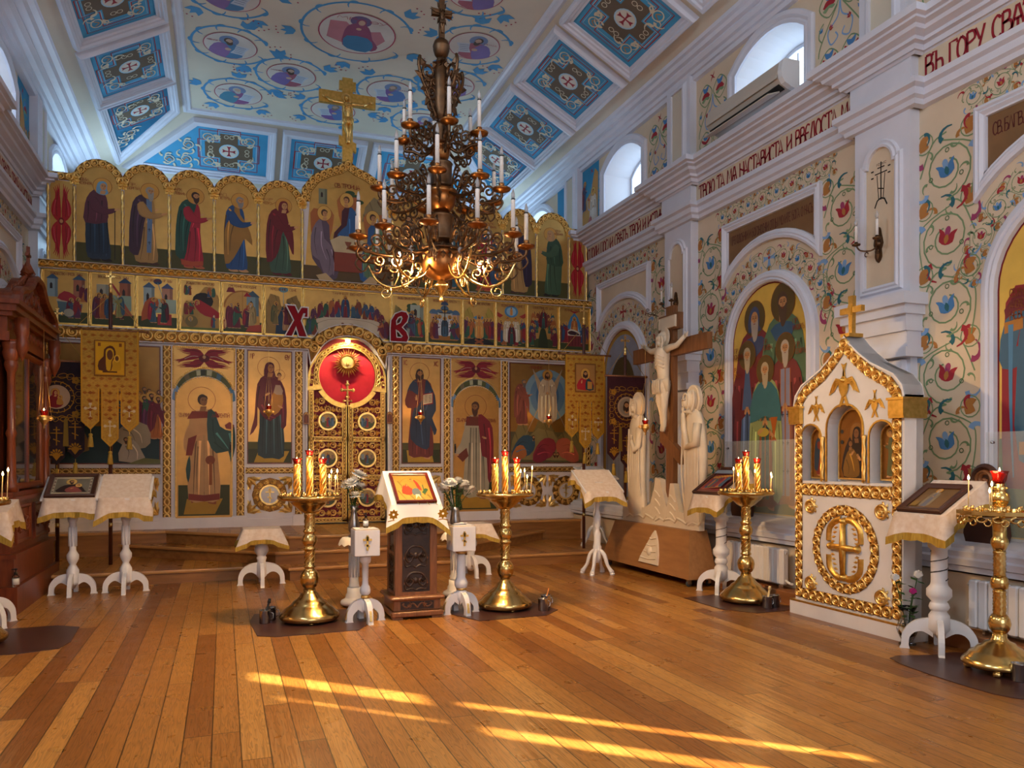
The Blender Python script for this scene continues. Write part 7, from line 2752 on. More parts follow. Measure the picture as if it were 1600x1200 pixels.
# --- small round cloth-covered tables in front of the ambo
def small_table(label, loc, rz, cl, lbc, w):
 t = thing('side_table', label, 'table', loc, rz)
 q = MB('white_paint')
 q.lathe([(.02, .06), (.055, .10), (.055, .22), (.045, .26), (.05, .28), (.055, .30), (.045, .32), (.05, .33), (.075, .37), (.078, .41), (.06, .45), (.045, .47), (.05, .5), (.045, .60)], 16)
 q.build('column', t)
 for k in range(4):
  q = MB('white_paint')
  curved_leg(q, k * PI / 2, .04, .25, .25, .04)
  q.build('leg', t)
 q = MB('white_paint')
 q.box(-w, w, -w * .8, w * .8, .60, .625)
 q.build('tabletop', t)
 drape('tablecloth', lbc, 'tablecloth', loc, rz, w, w * .8, .63, .63, .13, .13, cl, flare=.10, tail=.07, fringe=.035)
 return t


small_table('small white pedestal table standing left of the ambo steps', (.40, 9.22, 0), 0, 'cloth_cream', 'cream brocade cloth on the small table left of the ambo', .20)
small_table('small white pedestal table half hidden behind the carved lectern', (2.80, 9.05, 0), 0, 'cloth_cream', 'cream brocade cloth on the table half hidden behind the lectern', .21)


# --- brass candle stands
def taper(loc, h, lean, label, group):
 t = thing('taper_candle', label, 'candle', loc, 0, group)
 dx, dy = lean
 q = MB('wax')
 q.tube([(0, 0, 0), (dx * h, dy * h, h)], [.0042, .0035], 6)
 q.build('wax_stem', t)
 q = MB('flame', MX.Translation((dx * h, dy * h, h)))
 q.lathe([(.001, 0), (.006, .008), (.007, .014), (.004, .026), (0, .036)], 8)
 q.build('flame', t)


def socket_mb():
 q = MB('brass')
 q.lathe([(.006, 0), (.006, .006), (.012, .012), (.010, .02), (.013, .036), (.009, .036), (.008, .015)], 8)
 return q


def candle_stand(label, loc, where, seed, tapers, zp=1.085):
 t = thing('candle_stand', label, 'candle stand', loc)
 q = MB('brass')
 prof = [(.0, .015), (.235, .015), (.25, .03), (.255, .05), (.245, .07), (.225, .085), (.20, .115), (.165, .14), (.15, .155), (.145, .165), (.115, .185), (.09, .21), (.075, .235), (.055, .25), (.05, .275)]
 q.lathe(prof, 40)
 for k in range(3):
  a = k * 2 * PI / 3 + .5
  q.T = MX.Translation((.21 * math.cos(a), .21 * math.sin(a), 0))
  q.lathe([(.012, 0), (.024, .008), (.02, .02)], 10)
 q.build('base', t)
 q = MB('brass')
 q.lathe([(.05, .27), (.045, .285), (.062, .30), (.078, .33), (.082, .365), (.083, .372), (.082, .38), (.075, .41), (.058, .435), (.04, .448), (.045, .46), (.055, .468), (.045, .48), (.042, .49), (.042, .60), (.046, .61), (.058, .62), (.05, .635), (.042, .645), (.055, .66), (.066, .685), (.066, .71), (.055, .735), (.042, .75), (.052, .765), (.058, .775), (.044, .79), (.042, .80), (.044, .92), (.05, .935)], 28)
 for z0, z1 in ((.50, .60), (.81, .92)):
  for k in range(6):
   q.tube([(.043 * math.cos(k * PI / 3 + 2.2 * j / 8), .043 * math.sin(k * PI / 3 + 2.2 * j / 8), z0 + (z1 - z0) * j / 8) for j in range(9)], .005, 4)
 q.build('column', t)
 q = MB('brass')
 q.lathe([(.05, .93), (.09, .955), (.12, .985), (.14, 1.0), (.155, 1.015), (.165, 1.03), (.20, 1.04), (.262, 1.05), (.272, 1.065), (.268, 1.085), (.258, 1.082), (.24, 1.07), (.0, 1.07)], 44)
 q.build('dish', t)
 pos = [(.243 * math.cos(k * 2 * PI / 20), .243 * math.sin(k * 2 * PI / 20)) for k in range(20)] + [(.17 * math.cos(k * 2 * PI / 12 + .2), .17 * math.sin(k * 2 * PI / 12 + .2)) for k in range(12)]
 s0 = socket_mb().build('candle_socket', t)
 s0.location = (*pos[0], 1.07)
 for x, y in pos[1:]:
  dup(s0, (x, y, 1.07), parent=t)
 for x, y, h in ((0, 0, .36), (-.11, -.03, .29), (.11, -.03, .29)):
  q = MB('brass', MX.Translation((x, y, 1.07)))
  q.lathe([(.032, 0), (.032, .01), (.026, .014)], 12)
  q.lathe([(.021, .01), (.021, h)], 12, 'gilt')
  for k in range(5):
   q.tube([(.026 * math.cos(k * 2 * PI / 5 + 5.5 * j / 14), .026 * math.sin(k * 2 * PI / 5 + 5.5 * j / 14), .012 + (h - .02) * j / 14) for j in range(15)], .0065, 5, 'gold')
  q.lathe([(.028, h - .012), (.03, h - .004), (.026, h)], 12)
  b = q.build('lamp_tube', t)
  q = MB('red_glass', MX.Translation((x, y, 1.07 + h)))
  q.lathe([(.024, 0), (.030, .012), (.034, .03), (.042, .046), (.038, .046), (.030, .03), (.022, .012)], 14)
  q.build('red_glass', b)
  q = MB('flame', MX.Translation((x, y, 1.07 + h + .028)))
  q.lathe([(.001, 0), (.005, .008), (.005, .014), (0, .03)], 8)
  q.build('flame', b)
 rr = random.Random(seed)
 for k in tapers:
  x, y = pos[k]
  taper((loc[0] + x, loc[1] + y, loc[2] + 1.085), rr.uniform(.13, .22), (rr.uniform(-.06, .06), rr.uniform(-.03, .03)), 'thin lit taper on the ' + where, 'lit tapers on the ' + where)
 light('candle_glow', 'POINT', (loc[0], loc[1] - .12, loc[2] + 1.34), 5.5, (1, .55, .2), size=.07)
 return t


candle_stand('brass candle stand left of the carved lectern', (.70, 6.98, .005), 'brass stand left of the lectern', 1, (18, 17, 2, 21, 3, 0))
candle_stand('brass candle stand right of the carved lectern', (2.48, 6.93, .005), 'brass stand right of the lectern', 2, (19, 17, 1, 20, 22, 4, 23))
candle_stand('brass candle stand against the south wall left of the shrine', (4.82, 6.44, .005), 'brass stand left of the shrine', 3, (12, 14, 17, 19, 26))


def twisted_stand(label, loc, where):
 t = thing('candle_stand', label, 'candle stand', loc)
 q = MB('brass')
 q.lathe([(0, .035), (.205, .035), (.225, .05), (.225, .065), (.205, .09), (.19, .10), (.175, .125), (.15, .135), (.13, .16), (.105, .17), (.09, .19), (.06, .20), (.045, .22), (.04, .26)], 36)
 for k in range(4):
  a = k * PI / 2 + .6
  q.T = MX.Translation((.18 * math.cos(a), .18 * math.sin(a), 0))
  q.lathe([(.016, 0), (.03, .012), (.026, .028), (.015, .04)], 10)
 q.build('base', t)
 q = MB('brass')
 q.lathe([(.04, .25), (.06, .28), (.068, .315), (.06, .35), (.045, .375)], 20)
 q.lathe([(.038, .37 + .006 * k) for k in range(28)], 16, lob=.09, ln=6, tw=26)
 q.lathe([(.036, .535), (.05, .55), (.055, .58), (.05, .61), (.036, .63)], 20)
 q.lathe([(.036, .63 + .006 * k) for k in range(28)], 16, lob=.09, ln=6, tw=26)
 q.lathe([(.036, .795), (.045, .82), (.054, .845), (.05, .87), (.04, .885), (.042, .96), (.06, .985), (.07, 1.0)], 20)
 q.build('column', t)
 q = MB('brass')
 q.lathe([(.06, .99), (.1, 1.01), (.24, 1.025), (.25, 1.035), (.25, 1.06), (.24, 1.06), (.235, 1.045), (0, 1.045)], 8, sm=False)
 for k in range(16):
  a = k * PI / 8
  T0 = q.T
  q.T = Fr((.235 * math.cos(a), .235 * math.sin(a), 1.01), (-math.sin(a), math.cos(a), 0), (0, 0, 1))
  q.ridge([(-.035 + .03 * math.cos(j * .6), .0 - .018 * math.sin(j * .6)) for j in range(9)], .012, .01, 0)
  q.ridge([(.0 + .022 * math.cos(j * .7), -.02 - .022 * math.sin(j * .7)) for j in range(10)], .01, .01, 0)
  q.T = T0
 q.build('dish', t)
 q = MB('brass')
 q.lathe([(.045, 1.045), (.05, 1.06), (.03, 1.075), (.045, 1.10), (.06, 1.13), (.055, 1.165), (.03, 1.19), (.055, 1.21), (.025, 1.22), (.03, 1.235)], 18)
 b = q.build('lamp_holder', t)
 q = MB('red_glass')
 q.lathe([(.03, 1.235), (.042, 1.26), (.048, 1.30), (.058, 1.32), (.054, 1.32), (.042, 1.30), (.03, 1.25)], 16)
 q.build('red_glass', b)
 q = MB('flame', MX.Translation((0, 0, 1.31)))
 q.lathe([(.001, 0), (.006, .008), (.006, .014), (0, .034)], 8)
 q.build('flame', b)
 pos = [(.20 * math.cos(k * PI / 8), .20 * math.sin(k * PI / 8)) for k in range(16)] + [(.12 * math.cos(k * PI / 4 + .3), .12 * math.sin(k * PI / 4 + .3)) for k in range(8)]
 s0 = socket_mb().build('candle_socket', t)
 s0.location = (*pos[0], 1.045)
 for x, y in pos[1:]:
  dup(s0, (x, y, 1.045), parent=t)
 for k, h in ((7, .2), (9, .12), (20, .16), (14, .17)):
  taper((loc[0] + pos[k][0], loc[1] + pos[k][1], loc[2] + 1.06), h, (0, 0), 'thin lit taper on the ' + where, 'lit tapers on the ' + where)
 light('candle_glow', 'POINT', (loc[0] - .1, loc[1], loc[2] + 1.34), 4, (1, .55, .2), size=.07)


twisted_stand('brass candle stand with twisted column at the right edge', (4.80, 3.74, .005), 'twisted brass stand at the right edge')
candle_stand('brass candle stand cut off by the left edge beside the carved case', (-1.80, 6.95, .005), 'brass stand at the left edge', 5, (19, 1))
analoy('white stand whose foot shows at the left edge before the carved case', (-1.88, 7.72, 0), 0, 1, .96, 1.05, .2, .2)
drape('stand_cloth', 'cream fringed cloth on the stand at the left edge', 'tablecloth', (-1.88, 7.72, 0), 0, .2, .2, .96, 1.05, .16, .16, tail=.09)


# --- brown floor mats, pots and brushes
def floor_mat(label, pts):
 c = (sum(p_[0] for p_ in pts) / len(pts), sum(p_[1] for p_ in pts) / len(pts))
 q = MB('mat_brown')
 q.prism([(x - c[0], y - c[1]) for x, y in pts][::-1], 0, .005)
 o = q.build('floor_mat')
 o.location = (*c, 0)
 tag(o, label, 'mat')


floor_mat('dark brown floor mat under the brass stand left of the lectern', [(.21, 7.12), (.26, 7.45), (1.12, 7.40), (1.20, 6.76), (1.04, 6.46), (.38, 6.44), (.25, 6.52)])
floor_mat('dark brown floor mat under the brass stand right of the lectern', [(1.93, 6.83), (1.98, 7.3), (2.80, 7.30), (2.92, 6.70), (2.72, 6.49), (2.08, 6.47)])
floor_mat('dark brown floor mat under the brass stand left of the shrine', [(4.36, 6.82), (5.03, 6.95), (5.05, 6.0), (4.85, 5.93), (4.55, 5.92), (4.36, 6.2)])
floor_mat('dark brown floor mat under the twisted brass stand at the right edge', smooth([(4.40, 4.26), (4.75, 4.22), (5.05, 4.15), (5.05, 3.3), (4.60, 3.16), (4.34, 3.3), (4.30, 3.7)][::-1], 3)[::-1])
floor_mat('dark brown floor mat at the left edge before the carved case', [(-2.0, 7.46), (-1.72, 7.50), (-1.31, 7.51), (-1.13, 7.39), (-1.10, 6.82), (-1.14, 6.6), (-1.4, 6.52), (-2.0, 6.5)])


def pot(label, loc, brush=None, blab=None):
 q = MB('steel')
 q.lathe([(0, .004), (.042, .0), (.045, .004), (.045, .11), (.048, .113), (.043, .113), (.042, .012), (0, .012)], 20)
 q.tube([(.046, 0, .09), (.07, 0, .08), (.07, 0, .04), (.046, 0, .03)], .004, 5)
 o = q.build('metal_pot')
 o.location = loc
 tag(o, label, 'pot')
 if brush:
  t = thing('brush', blab, 'brush', (loc[0], loc[1], loc[2] + .015))
  q = MB(brush)
  dx = .035
  q.tube([(-.01, 0, 0), (dx, .01, .16)], [.007, .005] if brush == 'bristle' else [.008, .01], 8)
  q.build('handle', t)
  q = MB('black' if brush == 'bristle' else brush)
  q.tube([(-.02, 0, 0), (-.01, 0, .02)] if brush == 'bristle' else [(dx, .01, .155), (dx + .006, .012, .19)], [.012, .01] if brush == 'bristle' else [.016, .012], 8)
  q.build('head', t)


pot('steel pot holding black tools left of the lectern', (.33, 7.0, .005), 'black', 'black brush standing in the steel pot left of the lectern')
pot('second steel pot behind the one with tools left of the lectern', (.385, 7.12, .005))
pot('steel pot nearest the right brass stand beside the lectern', (2.77, 6.70, .005))
pot('steel pot holding an orange brush right of the lectern', (2.86, 6.85, .005), 'bristle', 'orange brush leaning in the steel pot right of the lectern')
pot('left steel pot at the foot of the shrine', (4.79, 6.08, .005), 'wax', 'pale stick leaning in the pot at the foot of the shrine')
pot('right steel pot at the foot of the shrine', (4.905, 6.12, .005))
pot('steel pot cut off by the right edge', (4.70, 3.53, .005))


# --- donation boxes on white pedestals
def donation_box(label, loc, ball, turn):
 t = thing('donation_box', label, 'donation box', loc)
 q = MB('white_paint')
 if turn:
  q.lathe([(.03, .10), (.05, .13), (.05, .20), (.035, .215)], 14)
  q.lathe([(.05, .235), (.058, .25), (.062, .28), (.05, .31), (.04, .33), (.042, .50), (.04, .53), (.03, .54)], 16)
  q.lathe([(.03, .21), (.045, .218), (.045, .23), (.03, .238)], 14, 'gold')
  q.lathe([(.03, .54), (.048, .55), (.05, .565), (.03, .575)], 14, 'gold')
 else:
  q.lathe([(.03, .08), (.045, .11), (.045, .17), (.03, .19)], 14)
  q.lathe([(.03, .20), (.036, .205), (.036, .225), (.03, .23)], 14, 'gold')
  q.lathe([(.03, .23), (.045, .245), (.048, .27), (.04, .30), (.028, .32), (.026, .36), (.03, .50), (.045, .51), (.05, .53), (.05, .57), (.04, .575)], 16)
 q.build('pedestal', t)
 for k in range(4):
  q = MB('white_paint')
  a = k * PI / 2 - PI / 2 + .12
  curved_leg(q, a, .03, .165, .20, .045)
  b = q.build('leg', t)
  q = MB('gold', MX.Rotation(a, 4, 'Z'))
  P = smooth([(.075, .19), (.12, .15), (.155, .10), (.172, .03)], 3, False)
  q.T = q.T @ MX(((1, 0, 0, 0), (0, 0, -1, 0), (0, 1, 0, 0), (0, 0, 0, 1)))
  q.prism([(x + .004, z) for x, z in P] + [(x - .004, z) for x, z in P[::-1]], -.010, .010, back=True)
  q.build('gilt_strip', b)
 q = MB('white_paint')
 q.bbox(-.108, .108, -.108, .108, .575, .80, .005)
 q.box(-.105, .105, -.105, .105, .80, .803, 'gilt')
 q.box(-.098, .098, -.098, .098, .803, .807)
 q.box(-.05, .05, -.004, .004, .807, .809, 'black')
 q.build('box', t)
 q = MB('gilt', Fr((0, -.108, .69), (1, 0, 0), (0, 0, 1)))
 ortho_cross(q, 0, 0, .13, 0, .006, 'gilt', .017)
 q.build('cross', t)


donation_box('white donation box with a gold cross, left of the lectern', (1.15, 6.80, 0), 0, False)
donation_box('white donation box with a gold cross and papers on top, right of the lectern', (2.03, 6.86, 0), 1, True)
q = MB('cloth_white')
for k in range(3):
 q.T = Tr(-.03 + .03 * k, .01 * k, .001 + .005 * k, .5 * k)
 q.box(-.05, .05, -.03, .03, 0, .004, 'steel' if k == 0 else 'cloth_white')
o = q.build('paper_slips')
o.location = (2.02, 6.86, .808)
tag(o, 'loose papers and foil lying on the right donation box', 'papers')


def bottle(label, loc, s=1):
 t = thing('sanitizer_bottle', label, 'bottle', loc)
 q = MB('glass', MX.Scale(s, 4))
 q.lathe([(.024, 0), (.026, .004), (.026, .085), (.012, .10), (.011, .105)], 14)
 q.build('body', t)
 q = MB('petal_white', MX.Scale(s, 4))
 q.lathe([(.0265, .02), (.0265, .07)], 14)
 q.build('label', t)
 q = MB('black', MX.Scale(s, 4))
 q.lathe([(.013, .104), (.013, .122), (.005, .124), (.005, .138), (.012, .14), (.012, .15), (0, .152)], 12)
 q.tube([(0, 0, .146), (-.03, 0, .144)], .005, 6)
 q.build('pump', t)


bottle('pump bottle on the donation box left of the lectern', (1.16, 6.83, .809), .85)


# --- flower stands and flowers
def flower_stand(label, loc, lbl2):
 t = thing('flower_stand', label, 'stand', loc)
 q = MB('white_paint')
 q.lathe([(.0, .02), (.125, .02), (.13, .04), (.12, .06), (.09, .075), (.08, .09), (.08, .11), (.065, .13), (.065, .18)], 24)
 for k in range(3):
  a = k * 2.1 + .4
  q.T = MX.Translation((.10 * math.cos(a), .10 * math.sin(a), 0))
  q.lathe([(.014, 0), (.02, .01), (.016, .022)], 8, 'black')
 q.build('base', t)
 q = MB('white_paint')
 q.lathe([(.055, .18), (.05, .20), (.045, .24), (.043, .30), (.043, .52), (.05, .54), (.058, .57), (.05, .60), (.06, .62), (.09, .635), (.10, .64), (.10, .655)], 20)
 for k in range(10):
  a = k * PI / 5
  q.tube([(.045 * math.cos(a), .045 * math.sin(a), .28), (.045 * math.cos(a), .045 * math.sin(a), .51)], .007, 5)
 q.build('column', t)
 q = MB('cloth_white')
 N = 24
 vs, fs = [], []
 for r, z in ((0, .659), (.11, .659), (.135, .63), (.145, .60)):
  for k in range(N):
   a = 2 * PI * k / N
   rr_ = r * (1 + (.06 * (k % 2) if z < .62 else 0))
   vs.append((rr_ * math.cos(a), rr_ * math.sin(a), z - (.02 * (k % 2) if z < .62 else 0)))
 for j in range(3):
  fs += [(j * N + k, j * N + (k + 1) % N, (j + 1) * N + (k + 1) % N, (j + 1) * N + k) for k in range(N)]
 q.add(vs, fs, None, None, True)
 o = q.build('doily')
 o.location = loc
 tag(o, lbl2, 'doily')


flower_stand('white fluted flower stand behind the left donation box', (1.17, 7.55, 0), 'white lace doily under the silver vase')
flower_stand('white fluted flower stand behind the right donation box', (2.21, 7.68, 0), 'white lace doily under the dark vase beside the lectern')


def vase(label, loc, mat, prof, n=20, lob=0):
 q = MB(mat)
 q.lathe(prof, n, lob=lob, ln=8)
 o = q.build('vase')
 o.location = loc
 tag(o, label, 'vase')


vase('tall silver vase of white chrysanthemums left of the lectern', (1.17, 7.55, .660), 'silver', [(0, .004), (.05, 0), (.055, .01), (.035, .03), (.05, .06), (.058, .10), (.045, .16), (.03, .21), (.028, .25), (.04, .30), (.036, .30), (.024, .25), (.024, .1), (0, .03)])
vase('dark vase of white chrysanthemums right of the lectern', (2.21, 7.68, .660), 'silver', [(0, .004), (.045, 0), (.05, .01), (.04, .03), (.05, .07), (.055, .12), (.045, .18), (.04, .22), (.05, .26), (.045, .26), (.035, .2), (.04, .1), (0, .03)])
vase('cut glass vase of roses between the shrine and the stand', (4.85, 4.53, .0), 'glass', [(0, .006), (.055, 0), (.06, .01), (.035, .03), (.06, .08), (.072, .12), (.06, .17), (.04, .21), (.045, .25), (.065, .29), (.060, .288), (.038, .25), (.034, .21), (.05, .16), (.06, .12), (.05, .09), (0, .05)], 24, .05)


def mum_head(r):
 q = MB('petal_white')
 rr = random.Random(2)
 for ring, (n, el, l) in enumerate(((14, -.1, 1), (14, .35, .95), (11, .75, .8), (7, 1.15, .6))):
  for k in range(n):
   a = 2 * PI * k / n + ring * .3 + rr.uniform(-.1, .1)
   ce, se = math.cos(el), math.sin(el)
   d = V((math.cos(a) * ce, math.sin(a) * ce, se))
   s_ = V((-math.sin(a), math.cos(a), 0)) * r * .15
   up = d.cross(s_.normalized()) * -1
   tip = d * r * l + V((0, 0, -.1 * r * (el < .2)))
   m = d * r * l * .6 + up * r * .06
   q.add([tuple(V((0, 0, 0)) + s_ * .3), tuple(m + s_), tuple(tip), tuple(m - s_), tuple(-s_ * .3)], [(0, 1, 2, 3, 4)], None, None, True)
 return q


def stem_mb(p0, p1, leaves, seed, ls=.05):
 q = MB('green')
 rr = random.Random(seed)
 P = smooth([p0, ((p0[0] * .6 + p1[0] * .4), (p0[1] * .6 + p1[1] * .4), (p0[2] + p1[2]) / 2), p1], 4, False)
 q.tube(P, .0035, 5)
 for k in range(leaves):
  b = V(P[2 + int((len(P) - 3) * (k + .5) / leaves)])
  a = rr.uniform(0, 2 * PI)
  d = V((math.cos(a), math.sin(a), rr.uniform(-.3, .5))).normalized()
  s_ = V((-d.y, d.x, 0)).normalized() * ls * .3
  q.add([tuple(b), tuple(b + d * ls * .5 + s_), tuple(b + d * ls), tuple(b + d * ls * .5 - s_), tuple(b + d * ls * .5 + V((0, 0, .006)))], [(0, 4, 1), (1, 4, 2), (2, 4, 3), (3, 4, 0)])
 return q


def bouquet(base, zv, heads, r, label, group, seed):
 rr = random.Random(seed)
 proto = None
 for i, (dx, dy, dz) in enumerate(heads):
  t = thing('chrysanthemum', label, 'flower', (base[0], base[1], base[2] + zv - .06), 0, group)
  stem_mb((rr.uniform(-.012, .012), rr.uniform(-.012, .012), -.04), (dx, dy, dz), 5, seed * 50 + i, .06).build('stem', t)
  if proto is None:
   proto = mum_head(r).build('blossom', t)
   b = proto
  else:
   b = proto.copy()
   C.objects.link(b)
   b.parent = t
  b.location = (dx, dy, dz)
  b.rotation_euler = (rr.uniform(-.4, .4) - dy * 2, rr.uniform(-.4, .4) + dx * 2, rr.uniform(0, 6))


bouquet((1.17, 7.55, .66), .30, [(-.07, -.02, .26), (-.03, -.05, .28), (.0, -.02, .30), (.04, .0, .36), (.08, .02, .34), (-.06, .03, .25), (.0, -.07, .16), (.06, -.03, .24), (.02, .06, .27)], .075, 'white chrysanthemum in the silver vase left of the lectern', 'chrysanthemums in the silver vase', 1)
rr = random.Random(4)
bouquet((2.21, 7.68, .66), .26, [(.17 * math.cos(k * 2.4) * math.sqrt((k + .5) / 15), .15 * math.sin(k * 2.4) * math.sqrt((k + .5) / 15), .34 - .10 * ((k + .5) / 15) + rr.uniform(-.02, .02)) for k in range(15)], .062, 'white chrysanthemum in the vase right of the lectern', 'chrysanthemums in the dark vase', 2)
for i, (x, y, z, m, s_, lb) in enumerate(((-.07, .05, .34, 'petal_white', .036, 'creamy white rose leaning left in the glass vase'), (.05, -.05, .37, 'petal_white', .038, 'creamy white rose standing highest in the glass vase'), (-.01, -.06, .25, 'petal_pink', .03, 'small magenta rose in the glass vase'))):
 t = thing('rose', lb, 'flower', (4.85, 4.53, .16))
 stem_mb((0, 0, -.1), (x, y, z), 9, 90 + i, .075).build('stem', t)
 q = MB(m, MX.Translation((x, y, z)))
 for k in range(9):
  a = k * 2.4
  f = .35 + .65 * k / 8
  d = V((math.cos(a), math.sin(a), 0))
  n_ = V((-d.y, d.x, 0))
  vs = [tuple(d * s_ * .2 * f + V((0, 0, -.6 * s_))), tuple(d * s_ * .8 * f + n_ * s_ * .75 * f), tuple(d * s_ * (.75 * f) + n_ * s_ * .45 * f + V((0, 0, s_ * (1.15 - .5 * f)))), tuple(d * s_ * (.8 * f) - n_ * s_ * .45 * f + V((0, 0, s_ * (1.15 - .5 * f)))), tuple(d * s_ * .8 * f - n_ * s_ * .75 * f)]
  q.add(vs, [(0, 1, 2, 3, 4)], None, None, True)
 q.dome(0, 0, s_ * .5, s_ * .7, 0, n=8)
 q.build('blossom', t)


# --- the carved lectern with the feast icon
def lectern():
 loc = (1.60, 6.98, 0)
 t = thing('carved_lectern', 'carved wooden lectern with dark pierced panels in the middle of the nave', 'lectern', loc)
 q = MB('wood_walnut')
 q.bbox(-.235, .235, -.24, .24, .02, .07, .01)
 q.bbox(-.21, .21, -.215, .215, .07, .165, .006)
 q.bbox(-.245, .245, -.25, .25, .165, .20, .012)
 for sx in (-1, 1):
  for sy in (-1, 1):
   a, b = sorted((sx * .13, sx * .22))
   c_, d_ = sorted((sy * .13, sy * .225))
   q.box(a, b, c_, d_, 0, .02)
 q.build('base', t)
 q = MB('wood_dark', Fr((0, -.2155, .118), (1, 0, 0), (0, 0, 1)))
 q.prism([(-.15, -.035), (.15, -.035), (.15, .035), (-.15, .035)], 0, .002, 'wood_dark')
 for sg in (-1, 1):
  q.ridge(smooth([(0, -.02), (sg * .04, .02), (sg * .09, -.015), (sg * .13, .01), (sg * .115, .022)], 4, False), .014, .008, .002, 'wood_walnut')
  carve_unit(q, 'leaf', sg * .07, .005, 0 if sg > 0 else PI, .05, .002, 'wood_walnut')
 q.build('carved_panel', t)
 q = MB('wood_walnut')
 for sx in (-1, 1):
  for sy in (-1, 1):
   a, b = sorted((sx * .125, sx * .19))
   c_, d_ = sorted((sy * .115, sy * .18))
   q.bbox(a, b, c_, d_, .20, .93, .004)
 for sy in (-1, 1):
  for z in (.20, .90):
   q.box(-.19, .19, *sorted((sy * .15, sy * .178)), z, z + .03)
 for sx in (-1, 1):
  for z in (.20, .55, .90):
   q.box(*sorted((sx * .16, sx * .188)), -.17, .17, z, z + .03)
 q.build('posts', t)
 for fr, w_ in ((Fr((0, -.165, 0), (1, 0, 0), (0, 0, 1)), .125), (Fr((-.175, 0, 0), (0, -1, 0), (0, 0, 1)), .115), (Fr((.175, 0, 0), (0, 1, 0), (0, 0, 1)), .115)):
  q = MB('wood_dark', fr)
  q.prism([(-w_, .22), (w_, .22), (w_, .91), (-w_, .91)], -.01, 0)
  for z, s_ in ((.82, 1), (.55, 1.2), (.33, 1)):
   for sg in (-1, 1):
    q.ridge(smooth([(0, z + .07 * s_), (sg * .05, z + .06 * s_), (sg * .095, z), (sg * .06, z - .05 * s_), (sg * .025, z - .01), (sg * .05, z + .02)], 4, False), .022, .012, 0)
    q.ridge(smooth([(0, z - .09 * s_), (sg * .04, z - .07 * s_), (sg * .09, z - .08 * s_), (sg * .1, z - .04)], 4, False), .018, .012, 0)
    carve_unit(q, 'leaf', sg * .06, z + .01, PI / 2, .08, 0, 'wood_dark')
    q.prism(arcp(sg * .055, z + .055 * s_, .013, 0, 300, 5), None, .001, 'wood_walnut')
    q.prism([(sg * .1 - .012, z - .03), (sg * .1 + .012, z - .03), (sg * .1 + .004, z + .0), (sg * .1 - .004, z + .0)], None, .001, 'wood_walnut')
   q.dome(0, z, .03, .016, 0, n=10)
  q.build('pierced_panel', t)
 q = MB('wood_walnut')
 q.add([(-.21, -.20, 1.0), (.21, -.20, 1.0), (.21, .22, 1.28), (-.21, .22, 1.28), (-.19, -.18, .92), (.19, -.18, .92), (.19, .18, .92), (-.19, .18, .92)], [(0, 1, 2, 3), (4, 7, 6, 5), (0, 4, 5, 1), (1, 5, 6, 2), (2, 6, 7, 3), (3, 7, 4, 0)])
 q.build('sloping_top', t)
 drape('lectern_cloth', 'white lectern cloth with gold embroidered corners and fringe', 'tablecloth', (1.60, 6.99, 0), 0, .225, .22, 1.0, 1.29, .12, .16, 'cloth_white', flare=.075, tail=.085, fringe=.04, corner='#c08a1c', wav=.006)

 def fn(p, w, h, y0):
  p.line(arcp(-.0, y0 + h * .55, w * .36, 10, 170, 14, h * .36), .008, '#b08a2c')
  hill(p, [(-w * .46, y0 + .02), (-w * .44, y0 + h * .75), (-w * .34, y0 + h * .8), (-w * .28, y0 + h * .3), (0, y0 + h * .2), (w * .3, y0 + h * .25), (w * .46, y0 + h * .2), (w * .46, y0 + .02)], '#b89a3c')
  p.poly([(-w * .34, y0 + h * .28), (-w * .3, y0 + h * .5), (-w * .18, y0 + h * .66), (-w * .06, y0 + h * .5), (w * .02, y0 + h * .4), (-w * .1, y0 + h * .22)], '#c03a1c', 2)
  p.poly([(w * .08, y0 + h * .85), (w * .2, y0 + h * .7), (w * .26, y0 + h * .4), (w * .16, y0 + h * .44), (w * .12, y0 + h * .66)], '#b8341c', 2)
  p.poly([(-w * .04, y0 + h * .22), (-w * .02, y0 + h * .44), (w * .16, y0 + h * .46), (w * .2, y0 + h * .2)], '#5a6a6c', 2)
  p.poly([(0, y0 + h * .05), (w * .03, y0 + h * .24), (w * .14, y0 + h * .24), (w * .17, y0 + h * .05), (w * .1, y0 + h * .18)], '#d8d0c0')
  head(p, w * .02, y0 + h * .82, h * .07, 'hair', '#4a2c18', '#d8a838')
  head(p, -w * .16, y0 + h * .6, h * .06, 'veil', '#b8341c', '#d8a838')
  p.line([(w * .3, y0 + h * .2), (w * .32, y0 + h * .6)], .008, '#3a5a2c')
  for k in range(3):
   p.ell(w * .3 + .012 * k, y0 + h * (.3 + .05 * k), .018, .02, '#2f5a2c')
 frame_icon('framed_icon', 'red framed golden icon lying on the white lectern cloth', (1.60, 6.775, 1.013), 0, math.atan2(.29, .44), .36, .44, 'frame_red', fn, '#c2a048', fw=.026)


lectern()
# ---------------------------------------------------------------- chandelier
def scroll(q, pts, r, mat='bronze'):
 q.tube(pts, r, 5, mat)


def spiral3(o, u, v, r, a0, turns, h=1, n=16, k=.75):
 out = []
 for i in range(n + 1):
  t = i / n
  a = a0 + h * t * turns * 2 * PI
  rr_ = r * (1 - k * t)
  out.append(tuple(V(o) + V(u) * (rr_ * math.cos(a)) + V(v) * (rr_ * math.sin(a))))
 return out


